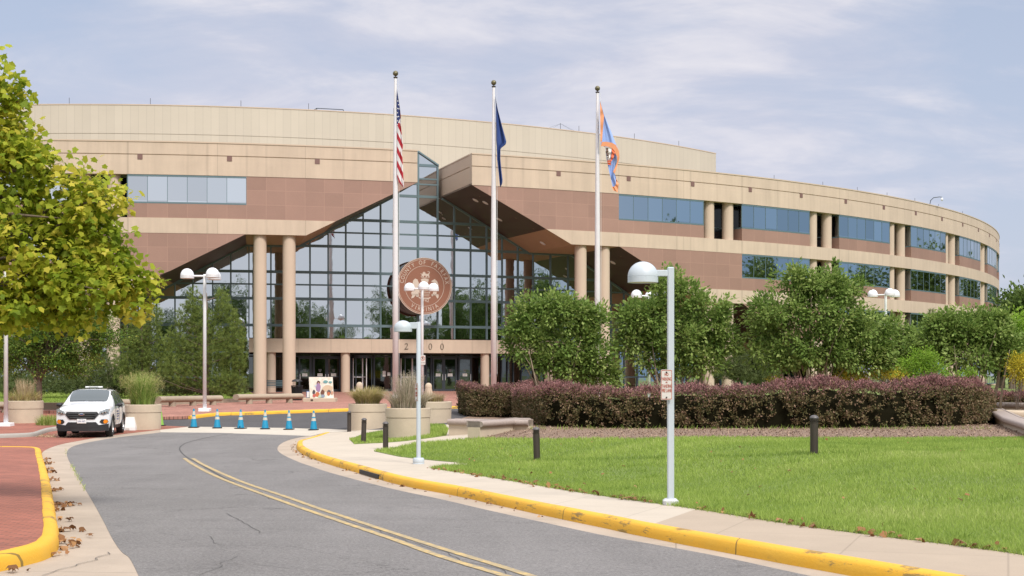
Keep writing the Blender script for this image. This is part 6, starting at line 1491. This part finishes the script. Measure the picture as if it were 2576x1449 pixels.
q = P3(2545, 945, 48); q.z = gz(q.x, q.y, gs); r = new_empty('bowl_planter', q, 'round pale stone bowl between the two seat walls at the right edge', 'planter'); mb = MB(); mb.lathe([(.45, 0), (.62, .2), (.68, .38), (.64, .46), (.52, .46), (.5, .38)], 32, caps=False); mb.build('bowl', M['stone'], r, smooth=True); mb = MB(); mb.lathe([(.52, .40), (.001, .42)], 20, caps=False); mb.build('bowl_soil', M['mulch'], r)
lowwall('retaining_kerb', W_([(-60, 1030), (160, 1030), (330, 1024), (565, 1013), (600, 1011), (770, 1003)], gp), .30, .3, M['bench'], 'low concrete retaining wall behind the long benches', fn=gp)
# ------------------------------------------------------------------ bin, slatted bench, book sculpture, white block
p = at(747, 1007, gp); r = new_empty('trash_can', p, 'black slatted bin with a domed hood beside the open book sculpture', 'bin')
mb = MB(); mb.lathe([(.27, .0), (.27, .04)], 24); mb.lathe([(.25, .04), (.25, .74)], 24); mb.build('liner', M['blackglass'], r)
mb = MB()
for i in range(26):
    a_ = 2 * PI * i / 26; c, s = math.cos(a_), math.sin(a_); mb.tube([(c * .27, s * .27, .03), (c * .285, s * .285, .5), (c * .31, s * .31, .80)], .013, 4)
mb.build('slats', M['blackpaint'], r)
V, F = ring(.27, .33, 28, .04); mesh('rim', [(x, y, z + .78) for x, y, z in V], F, M['blackpaint'], r)
mb = MB()
for i in range(4): a_ = PI / 4 + PI / 2 * i; mb.tube([(math.cos(a_) * .27, math.sin(a_) * .27, .80), (math.cos(a_) * .26, math.sin(a_) * .26, 1.05)], .012, 4)
mb.build('hood_struts', M['blackpaint'], r)
mb = MB(); mb.lathe([(.29, 1.03), (.29, 1.06), (.24, 1.12), (.12, 1.17), (.001, 1.19)], 24, caps=False); mb.build('hood', M['blackpaint'], r, smooth=True)
p = P3(700, 945, 88.5); p.z = gz(p.x, p.y, gp); r = new_empty('slatted_bench', p, 'grey slatted bench between the portal columns', 'bench')
for z in (.42,):
    for i in range(4): mb = MB(); mb.box((-.9, -.2 + .11 * i, z), (.9, -.11 + .11 * i, z + .03)); mb.build('seat_slat', M['frame'], r)
for i in range(4): mb = MB(); mb.box((-.9, .24, .50 + .1 * i), (.9, .27, .57 + .1 * i)); mb.build('back_slat', M['frame'], r)
for x in (-.8, .8):
    mb = MB(); mb.box((x - .03, -.2, -.05), (x + .03, -.14, .42)); mb.build('leg', M['frame_dark'], r); mb = MB(); mb.box((x - .03, .2, -.05), (x + .03, .26, .9)); mb.build('leg', M['frame_dark'], r)
p = at(802, 1011, gp); k = p.y / FP; r = new_empty('book_sculpture', p + Vector((0, .5, 0)), 'upright open book sculpture painted with a reader and children, on a stone slab', 'sculpture')
mb = MB(); mb.bbox((-40 * k, -.5, -.05), (41 * k, .5, 9.5 * k), .015); mb.build('plinth', M['stone'], r)
mb = MB(); mb.box((-20.5 * k, -.515, 2.5 * k), (-14.5 * k, -.5, 6.5 * k)); mb.build('plaque', M['bronze'], r)
z0 = 9.5 * k; H = 53 * k
def page(x0, x1, bul, name, m):
    n = 10; L = []
    for i in range(n + 1):
        f = i / n; x = x0 + (x1 - x0) * f; y = -.12 - bul * math.sin(f * PI) * .5; lean = -.0
        L.append([(x + (.03 if x0 < 0 else -.0) * 0, y, z0), (x - 4 * k, y + .18, z0 + H), (x - 4 * k, y + .26, z0 + H), (x, y + .08, z0)])
    mb = MB(); mb.loft(L); return mb.build(name, m, r)
def pagem(t, b):
    p_ = t.node('ShaderNodeNewGeometry').outputs['Position']; n = t.noise(p_, 5, 4, .6); t.link(t.mix(t.rng(n, .45, .65), (.74, .71, .62), (.66, .58, .47)), b.inputs['Base Color'])
M['page'] = mat('painted_page', (.72, .69, .6), .5, build=pagem)
page(-25 * k, 5 * k, .06, 'book_page', M['page']); page(5 * k, 35 * k, .06, 'book_page', M['page'])
mb = MB(); mb.bbox((-35 * k, .05, z0), (-24 * k, .3, z0 + 17 * k), .01); mb.build('book_stack', mat('blue_spine', (.16, .25, .5), .5), r); 
mb = MB(); mb.bbox((-33.5 * k, .02, z0 + 1.5 * k), (-25 * k, .06, z0 + 15.5 * k), .005); mb.build('book_stack', M['white'], r)
def blob(cx, cz, rx, rz, m, name='painted_figure', n=12):
    V = [(cx * k + rx * k * math.cos(2 * PI * i / n) * (1 + .12 * math.sin(i * 2.2)), -.175 + (cz * k / H) * .18 - .004, z0 + cz * k + rz * k * math.sin(2 * PI * i / n)) for i in range(n)]
    mb = MB(); mb.add(V + [(x, y + .01, z) for x, y, z in V], [tuple(range(n)), tuple(range(2 * n - 1, n - 1, -1))]); return mb.build(name, m, r)
C_ = lambda n, c: mat(n, c, .6)
for cx, cz, rx, rz, cn, cc in ((-4, 26, 6, 12, 'paint_mauve', (.33, .22, .38)), (-4, 38, 4.5, 6, 'paint_brown', (.11, .05, .035)), (-3.5, 36, 2.6, 3.6, 'paint_skin', (.6, .33, .22)), (-10, 31, 4, 2.6, 'paint_pale_blue', (.55, .65, .72)),
    (14, 41, 6, 4, 'paint_teal', (.16, .35, .36)), (26, 40, 4.5, 2.6, 'paint_teal', (.16, .35, .36)), (20, 24, 13, 9, 'paint_sand', (.62, .48, .34)), (-15, 15, 3.6, 6, 'paint_dark', (.08, .07, .08)), (-6, 9, 5.5, 6.5, 'paint_rust', (.52, .16, .07)), (7, 14, 5, 7, 'paint_brown2', (.16, .07, .045)),
    (23, 14, 5, 6.5, 'paint_charcoal', (.09, .08, .09)), (22.5, 11, 4, 5, 'paint_rust', (.52, .16, .07)), (8, 5, 5, 4, 'paint_grey_blue', (.25, .3, .4)), (31, 13, 2.8, 5, 'paint_sand2', (.55, .3, .2)), (-14, 6, 4, 4.5, 'paint_red', (.5, .12, .1)), (0, 4, 4, 3.5, 'paint_mint', (.4, .55, .42))):
    blob(cx, cz, rx, rz, C_(cn, cc))
p = at(326, 1083, g); r = new_empty('barrier_block', p + Vector((0, .35, 0)), 'white plastic barrier block between the car and the tall-grass planter', 'barrier'); mb = MB(); mb.loft([[(-.22, -.3, -.02), (.2, -.3, -.02), (.2, .3, -.02), (-.22, .3, -.02)], [(-.22, -.28, .12), (.2, -.28, .12), (.2, .28, .12), (-.22, .28, .12)], [(-.20, -.16, .50), (.12, -.16, .50), (.12, .16, .50), (-.20, .16, .50)]]); mb.build('barrier_body', M['white'], r)
mb = MB(); mb.bbox((-.17, -.31, .0), (-.02, -.27, .1), .01); mb.build('forklift_slot', M['offwhite'], r)

# ------------------------------------------------------------------ the parked car
M['carpaint'] = mat('white_car_paint', (.74, .75, .77), .22, spec=.5); MATS['white_car_paint'].node_tree.nodes['Principled BSDF'].inputs['Coat Weight'].default_value = .6
M['carglass'] = mat('car_glass', (.055, .075, .085), .04, 0, .9); M['carblack'] = mat('car_black_plastic', (.018, .018, .02), .55); M['chrome'] = mat('chrome', (.7, .7, .7), .15, 1.0)
M['headlamp'] = mat('headlamp_lens', (.35, .37, .38), .12, .3); M['amber'] = mat('amber_lens', (.75, .22, .01), .3); M['tyre'] = mat('tyre', (.02, .02, .02), .85); M['rim'] = mat('wheel_rim', (.5, .51, .52), .3, .7)
ST = [(2.09, [(.45, .30), (.52, .42), (.58, .60), (.60, .74), (.52, .88), (.30, .93), (0, .945)]),
      (2.05, [(.72, .27), (.78, .42), (.80, .60), (.78, .78), (.68, .93), (.38, .99), (0, 1.005)]),
      (1.94, [(.82, .26), (.885, .44), (.90, .66), (.88, .86), (.76, .99), (.42, 1.045), (0, 1.06)]),
      (1.6, [(.84, .26), (.905, .44), (.92, .70), (.90, .92), (.78, 1.05), (.45, 1.11), (0, 1.125)]),
      (1.15, [(.84, .26), (.905, .44), (.92, .72), (.905, .96), (.80, 1.09), (.50, 1.16), (0, 1.18)]),
      (.92, [(.84, .26), (.905, .44), (.92, .72), (.90, 1.00), (.815, 1.16), (.60, 1.215), (0, 1.225)]),
      (.50, [(.84, .26), (.905, .44), (.92, .72), (.90, 1.01), (.79, 1.30), (.62, 1.43), (0, 1.455)]),
      (.12, [(.84, .26), (.905, .44), (.92, .72), (.90, 1.02), (.76, 1.40), (.58, 1.595), (0, 1.63)]),
      (-.5, [(.84, .26), (.905, .44), (.92, .72), (.90, 1.03), (.75, 1.42), (.58, 1.62), (0, 1.665)]),
      (-1.3, [(.84, .26), (.905, .46), (.92, .74), (.90, 1.05), (.74, 1.40), (.57, 1.60), (0, 1.645)]),
      (-1.85, [(.83, .28), (.895, .48), (.91, .76), (.88, 1.07), (.72, 1.35), (.55, 1.54), (0, 1.58)]),
      (-2.12, [(.80, .32), (.85, .5), (.87, .78), (.83, 1.06), (.68, 1.28), (.52, 1.42), (0, 1.46)]),
      (-2.24, [(.70, .36), (.76, .52), (.78, .78), (.74, 1.0), (.60, 1.16), (.45, 1.24), (0, 1.27)])]
SX = np.array([s[0] for s in ST])[::-1]; SY = np.array([[p[0] for p in s[1]] for s in ST])[::-1]; SZ = np.array([[p[1] for p in s[1]] for s in ST])[::-1]
def crm(P, t_):
    n = len(P); i = int(min(max(math.floor(t_), 0), n - 2)); f = t_ - i; p0 = P[max(i - 1, 0)]; p1 = P[i]; p2 = P[i + 1]; p3 = P[min(i + 2, n - 1)]
    return p1 + .5 * f * (p2 - p0 + f * (2 * p0 - 5 * p1 + 4 * p2 - p3 + f * (3 * (p1 - p2) + p3 - p0)))
def S(x, v, off=0.0):
    u = float(np.interp(x, SX, np.arange(len(SX)))); i = int(min(u, len(SX) - 2)); f = u - i
    row_y = SY[i] * (1 - f) + SY[i + 1] * f; row_z = SZ[i] * (1 - f) + SZ[i + 1] * f; y, z = crm(row_y, v), crm(row_z, v)
    if off:
        y2, z2 = crm(row_y, min(v + .05, 6)), crm(row_z, min(v + .05, 6)); y1, z1 = crm(row_y, max(v - .05, 0)), crm(row_z, max(v - .05, 0)); t_ = Vector((y2 - y1, z2 - z1)); 
        if t_.length > 1e-6: t_.normalize(); y += t_.y * off; z -= t_.x * off
    return (x, y, z)
def patch(name, xs, vs, m, parent, off=.006, both=True, xy=None):
    out = []
    for s in ((1, -1) if both else (1,)):
        V = []; F = []
        for x in xs:
            for v in vs: p_ = S(x, v, off); V.append((p_[0] + (off if xy else 0), p_[1] * s, p_[2]))
        n = len(vs)
        for i in range(len(xs) - 1):
            for j in range(n - 1): q_ = (i * n + j, i * n + j + 1, (i + 1) * n + j + 1, (i + 1) * n + j); F.append(q_ if s > 0 else q_[::-1])
        out.append(mesh(name, V, F, m, parent, smooth=True))
    return out
cp = at(203, 1094); cp = P3(239, 945, 48.9); cp.x += -.10; cp.z = gz(cp.x, cp.y)
car = new_empty('parked_car', cp, 'white SUV with a light bar on the roof, parked on the bricks facing the camera', 'car')
head = math.radians(-90 + 8.5); car.rotation_euler.z = head
xs_ = sorted(set(list(np.linspace(2.09, -2.24, 60)))); vs_ = list(np.linspace(0, 6, 25))
def archcut(x, z):
    for wx in (1.38, -1.31):
        if (x - wx) ** 2 + (z - .36) ** 2 < .385 ** 2: return True
    return False
V = []; F = []; n = len(vs_) * 2 - 1
for x in xs_:
    rowL = [S(x, v) for v in vs_]
    for p_ in rowL: V.append(p_)
    for p_ in rowL[-2::-1]: V.append((p_[0], -p_[1], p_[2]))
for i in range(len(xs_) - 1):
    for j in range(n - 1):
        q_ = (i * n + j, (i + 1) * n + j, (i + 1) * n + j + 1, i * n + j + 1); c_ = [V[k_] for k_ in q_]; cx_ = sum(v[0] for v in c_) / 4; cz_ = sum(v[2] for v in c_) / 4
        if archcut(cx_, cz_) and abs(c_[0][1]) > .7: continue
        F.append(q_)
F.append(tuple(range(n - 1, -1, -1))); F.append(tuple(range((len(xs_) - 1) * n, len(xs_) * n)))
body = mesh('body', V, F, M['carpaint'], car, smooth=True)
mb = MB(); mb.box((-2.0, -.70, .24), (2.05, .70, .60)); mb.build('underbody', M['carblack'], car)
# windscreen and side glass
V = []; F = []; xs2 = np.linspace(.95, .14, 9); ny = 13
for i, x in enumerate(xs2):
    for j in range(ny):
        w = -1 + 2 * j / (ny - 1); v = 6 - abs(w) * (1.12 if i else 1.0) * (1 - .05 * (i == len(xs2) - 1)); p_ = S(x, v, .008); V.append((p_[0] + .004, math.copysign(p_[1], w) if abs(w) > 1e-6 else 0, p_[2]))
for i in range(len(xs2) - 1):
    for j in range(ny - 1): F.append((i * ny + j, i * ny + j + 1, (i + 1) * ny + j + 1, (i + 1) * ny + j))
ws = mesh('windscreen', V, F, M['carglass'], car, smooth=True)
mb = MB()
for s, x0_, x1_ in ((-1, 0, 0),):
    for y in (-.38, .38): mb.box((.1, y - .17, .95), (.25, y + .17, 1.38))
mb.build('front_seats', M['carblack'], car)
V = [(.86, .66, 1.17), (.9, .0, 1.235), (.9, -.1, 1.235)]; mb = MB(); mb.tube([S(.93, 5.1, .012), (.955, .1, 1.225), (.94, .0, 1.23)], .012, 4); mb.tube([(S(.93, 5.1)[0], -.1, 1.235), (.93, -.62, 1.225)], .012, 4); mb.build('wiper', M['carblack'], car)
for a_, b_ in ((.66, -.18), (-.26, -1.05), (-1.13, -1.72)):
    vt = 4.72; xs3 = np.linspace(a_, b_, 7); vv = np.linspace(3.22, vt, 6)
    for s in (1, -1):
        V = []; F = []
        for i, x in enumerate(xs3):
            for v in vv:
                f = (v - 3.22) / (vt - 3.22); xx = x - (.42 * f if a_ == .66 and i < 2 else 0) * (1 - i / 2) + (.22 * f if b_ == -1.72 and i > 5 else 0); p_ = S(xx, v, .007); V.append((p_[0], p_[1] * s, p_[2]))
        n6 = len(vv)
        for i in range(len(xs3) - 1):
            for j in range(n6 - 1): q_ = (i * n6 + j, i * n6 + j + 1, (i + 1) * n6 + j + 1, (i + 1) * n6 + j); F.append(q_ if s > 0 else q_[::-1])
        mesh('side_window', V, F, M['carglass'], car, smooth=True)
patch('sill_trim', np.linspace(.95, -.88, 10), np.linspace(0, .75, 4), M['carblack'], car, .008)
def front(name, poly, m, dx=.0, th=.02, parent=None, mirror=False):
    """plate that follows the curved nose; cut into narrow vertical slabs"""
    obs = []
    fx = lambda y: 2.285 - .50 * max(0, abs(y) - .22) ** 1.7 + dx
    for s in ((1, -1) if mirror else (1,)):
        P = [(y * s, z) for y, z in poly]; V = []; F = []; ys_ = [q_[0] for q_ in P]; a0, a1 = min(ys_), max(ys_); nsl = max(1, int(math.ceil((a1 - a0) / .07)))
        for i in range(nsl):
            u0, u1 = a0 + (a1 - a0) * i / nsl, a0 + (a1 - a0) * (i + 1) / nsl
            po = clip_poly(clip_poly(P, lambda q_: q_[0] - u0 + 1e-9), lambda q_: u1 + 1e-9 - q_[0])
            if len(po) < 3: continue
            k_ = len(V); n_ = len(po)
            for y, z in po: V.append((fx(y) - .05 * max(0, z - .80) * 3, y, z))
            for y, z in po: V.append((fx(y) - th, y, z))
            F.append(tuple(range(k_, k_ + n_)))
            for j in range(n_):
                (ya, za), (yb, zb) = po[j], po[(j + 1) % n_]
                if (abs(ya - u0) < 1e-6 and abs(yb - u0) < 1e-6 and i > 0) or (abs(ya - u1) < 1e-6 and abs(yb - u1) < 1e-6 and i < nsl - 1): continue
                F.append((k_ + j, k_ + n_ + j, k_ + n_ + (j + 1) % n_, k_ + (j + 1) % n_))
        obs.append(mesh(name, V, F, m, parent or car))
    return obs
front('front_bumper', [(-.84, .46), (-.88, .60), (-.86, .80), (-.62, .93), (-.3, .95), (.3, .95), (.62, .93), (.86, .80), (.88, .60), (.84, .46), (.5, .42), (-.5, .42)], M['carpaint'], .0, .2)
front('lower_valance', [(-.86, .47), (-.55, .40), (.55, .40), (.86, .47), (.84, .22), (-.84, .22)], M['carblack'], .012, .3)
front('lower_intake', [(-.58, .40), (-.46, .53), (.46, .53), (.58, .40), (.50, .34), (-.50, .34)], M['carblack'], .02)
gr_ = front('grille', [(-.56, .80), (-.50, .88), (.50, .88), (.56, .80), (.42, .63), (-.42, .63)], M['carblack'], .022)[0]
for z in (.685, .755, .82): mb = MB(); w = .45 if z < .7 else .52; mb.bbox((2.295 if z < 1 else 0, -w + .06, z - .016), (2.325, w - .06, z + .016), .006); mb.build('grille_bar', mat('grille_grey', (.045, .047, .05), .4), gr_)
mb = MB(); mb.lathe([(.10, 0), (.10, .02), (.001, .026)], 20, sy=.42, caps=False); mesh('badge', [(2.325 + z, x, .80 + y) for x, y, z in mb.V], mb.F, M['chrome'], gr_)
mb = MB(); mb.lathe([(.085, .02), (.001, .03)], 20, sy=.38, caps=False); mesh('badge_face', [(2.325 + z, x, .80 + y) for x, y, z in mb.V], mb.F, mat('badge_blue', (.04, .07, .16), .3), gr_)
front('headlight', [(.56, .83), (.60, .90), (.80, .985), (.865, .98), (.87, .84), (.72, .79)], M['headlamp'], .035, .3, mirror=True)
for o in front('headlight_bezel', [(.62, .815), (.64, .86), (.80, .90), (.84, .86), (.72, .80)], M['carblack'], .038, .02, mirror=True): pass
for s in (1, -1):
    for y, z in ((.69, .845), (.78, .87)):
        mb = MB(); mb.lathe([(.032, 0), (.032, .012), (.001, .016)], 14, caps=False); mesh('headlight_bulb', [(2.285 - .50 * max(0, y - .22) ** 1.7 + .035 + zz_, (y + xx_) * s, z + yy_) for xx_, yy_, zz_ in mb.V], mb.F, M['chrome'], car)
front('fog_lamp_recess', [(.58, .54), (.64, .62), (.82, .62), (.86, .54), (.80, .47), (.66, .47)], M['carblack'], .022, mirror=True)
front('indicator', [(.70, .545), (.73, .61), (.81, .61), (.85, .54), (.79, .48), (.72, .48)], M['amber'], .032, mirror=True)
mb = MB(); mb.bbox((2.29, -.155, .485), (2.33, .155, .64), .01); pt = mb.build('number_plate', M['white'], car)
pm = Matrix(((0, 0, 1, 2.331), (1, 0, 0, 0), (0, 1, 0, 0), (0, 0, 0, 1)))
text_obj('URA-5472', .085, mat('plate_blue', (.03, .05, .2), .5), parent=pt, name='plate_lettering', extrude=.001, mw=pm @ Matrix.Translation((0, .555, 0)), sx=.72, offset=.001)
text_obj('GOVERNMENT USE', .028, MATS['plate_blue'], parent=pt, name='plate_lettering', extrude=.001, mw=pm @ Matrix.Translation((0, .618, 0)), sx=.8)
for s in (1, -1):
    mb = MB(); mb.tube([(.62, s * .86, 1.06), (.62, s * .94, 1.07)], .03, 6); mb.build('mirror_arm', M['carblack'], car)
    mb = MB(); L = []
    for x, q_ in ((.50, .8), (.56, 1), (.64, .92), (.69, .55)): L.append([(x, s * (1.03 + .115 * q_ * math.cos(a_)), 1.09 + .075 * q_ * math.sin(a_)) for a_ in np.linspace(0, 2 * PI, 12, endpoint=False)])
    mb.loft(L); mb.build('wing_mirror', M['carblack'], car, smooth=True)
    for wx in (1.38, -1.31):
        mb = MB(); W0 = [(.20, -.11), (.33, -.115), (.352, -.09), (.352, .09), (.33, .115), (.24, .115), (.235, .09)]
        mb.lathe(W0, 32, caps=False); mt = Matrix.Translation((wx, s * .80, .352)) @ Matrix.Rotation(-s * PI / 2, 4, 'X'); wl = mesh('wheel', [mt @ Vector(v) for v in mb.V], mb.F, M['tyre'], car); sharp(wl.data, 35)
        mb = MB(); mb.lathe([(.235, .06), (.235, .09), (.215, .1), (.205, .06)], 32, caps=False); mb.lathe([(.06, .05), (.06, .095), (.001, .105)], 16, caps=False)
        for k_ in range(10):
            a_ = 2 * PI * k_ / 10; c, s_ = math.cos(a_), math.sin(a_); nx_, ny_ = -s_ * .022, c * .022; mb.loft([[(c * .04 - nx_, s_ * .04 - ny_, .06), (c * .04 + nx_, s_ * .04 + ny_, .06), (c * .04 + nx_, s_ * .04 + ny_, .098), (c * .04 - nx_, s_ * .04 - ny_, .098)], [(c * .22 - nx_, s_ * .22 - ny_, .06), (c * .22 + nx_, s_ * .22 + ny_, .06), (c * .22 + nx_, s_ * .22 + ny_, .092), (c * .22 - nx_, s_ * .22 - ny_, .092)]])
        mesh('rim', [mt @ Vector(v) for v in mb.V], mb.F, M['rim'], wl)
        mb = MB(); mb.lathe([(.22, .03), (.001, .03)], 24, caps=False); mesh('brake_disc', [mt @ Vector(v) for v in mb.V], mb.F, M['carblack'], wl)
        V, F = [], []
        for k_ in range(25):
            a_ = -.12 + (PI + .24) * k_ / 24
            for rr, yy in ((.375, .905), (.375, .93), (.425, .935), (.425, .905)): V.append((wx + rr * math.cos(a_), s * (yy - .012 * (abs(math.cos(a_)) > .9)), .36 + rr * math.sin(a_)))
        for k_ in range(24):
            for j in range(4): F.append((4 * k_ + j, 4 * k_ + (j + 1) % 4, 4 * k_ + 4 + (j + 1) % 4, 4 * k_ + 4 + j))
        mesh('arch_trim', V, F, M['carblack'], car)
    for hx in (-.02, -.88): mb = MB(); mb.bbox((hx - .09, s * .925 - .012 if s > 0 else -.945, .965), (hx + .09, s * .925 + .02 if s > 0 else -.915, 1.0), .01); mb.build('door_handle', M['carblack'], car)
    for x0_ in (.72, -.22, -1.02): mb = MB(); mb.tube([S(x0_, v, .003) if s > 0 else (S(x0_, v, .003)[0], -S(x0_, v, .003)[1], S(x0_, v, .003)[2]) for v in np.linspace(.8, 3.3, 8)], .005, 4); mb.build('door_gap', M['carblack'], car)
    mb = MB(); mb.tube([(lambda q_: (q_[0], s * q_[1], q_[2]))(S(x, 5.12, .006)) for x in np.linspace(.12, -1.7, 10)], .014, 5); mb.build('roof_rail', M['carblack'], car)
    patch_ = None
dm = Matrix(((-1, 0, 0, 0), (0, 0, 1, .935), (0, 1, 0, 0), (0, 0, 0, 1)))
text_obj('F', .0001, M['carblack'], parent=car, name='door_lettering') if False else None
MATS['door_blue'] = mat('door_blue', (.10, .13, .28), .5)
for i, (w, z) in enumerate(((.34, .86), (.42, .76), (.40, .68), (.30, .58))):
    mb = MB(); n_ = 6
    for j in range(n_): mb.box((.42 - w + j * w / n_, .929, z - .025), (.42 - w + (j + .72) * w / n_, .934, z + .025 - .02 * (j % 2) * (i > 0)))
    mb.build('door_lettering', MATS['door_blue'], car)
mb = MB(); mb.bbox((-.55, -.30, 1.69), (-.30, .30, 1.74), .02); mb.build('light_bar', M['white'], car, angle=40)
mb = MB(); mb.box((-.50, -.20, 1.65), (-.35, -.15, 1.70)); mb.box((-.50, .15, 1.65), (-.35, .20, 1.70)); mb.build('light_bar_foot', M['carblack'], car)
mb = MB(); mb.bbox((-.305, -.17, 1.695), (-.29, .17, 1.73), .004); mb.build('light_bar_lens', M['headlamp'], car)
patch('tail_light', np.linspace(-2.0, -2.2, 4), np.linspace(2.9, 3.6, 4), mat('tail_red', (.3, .02, .01), .2), car, .012)
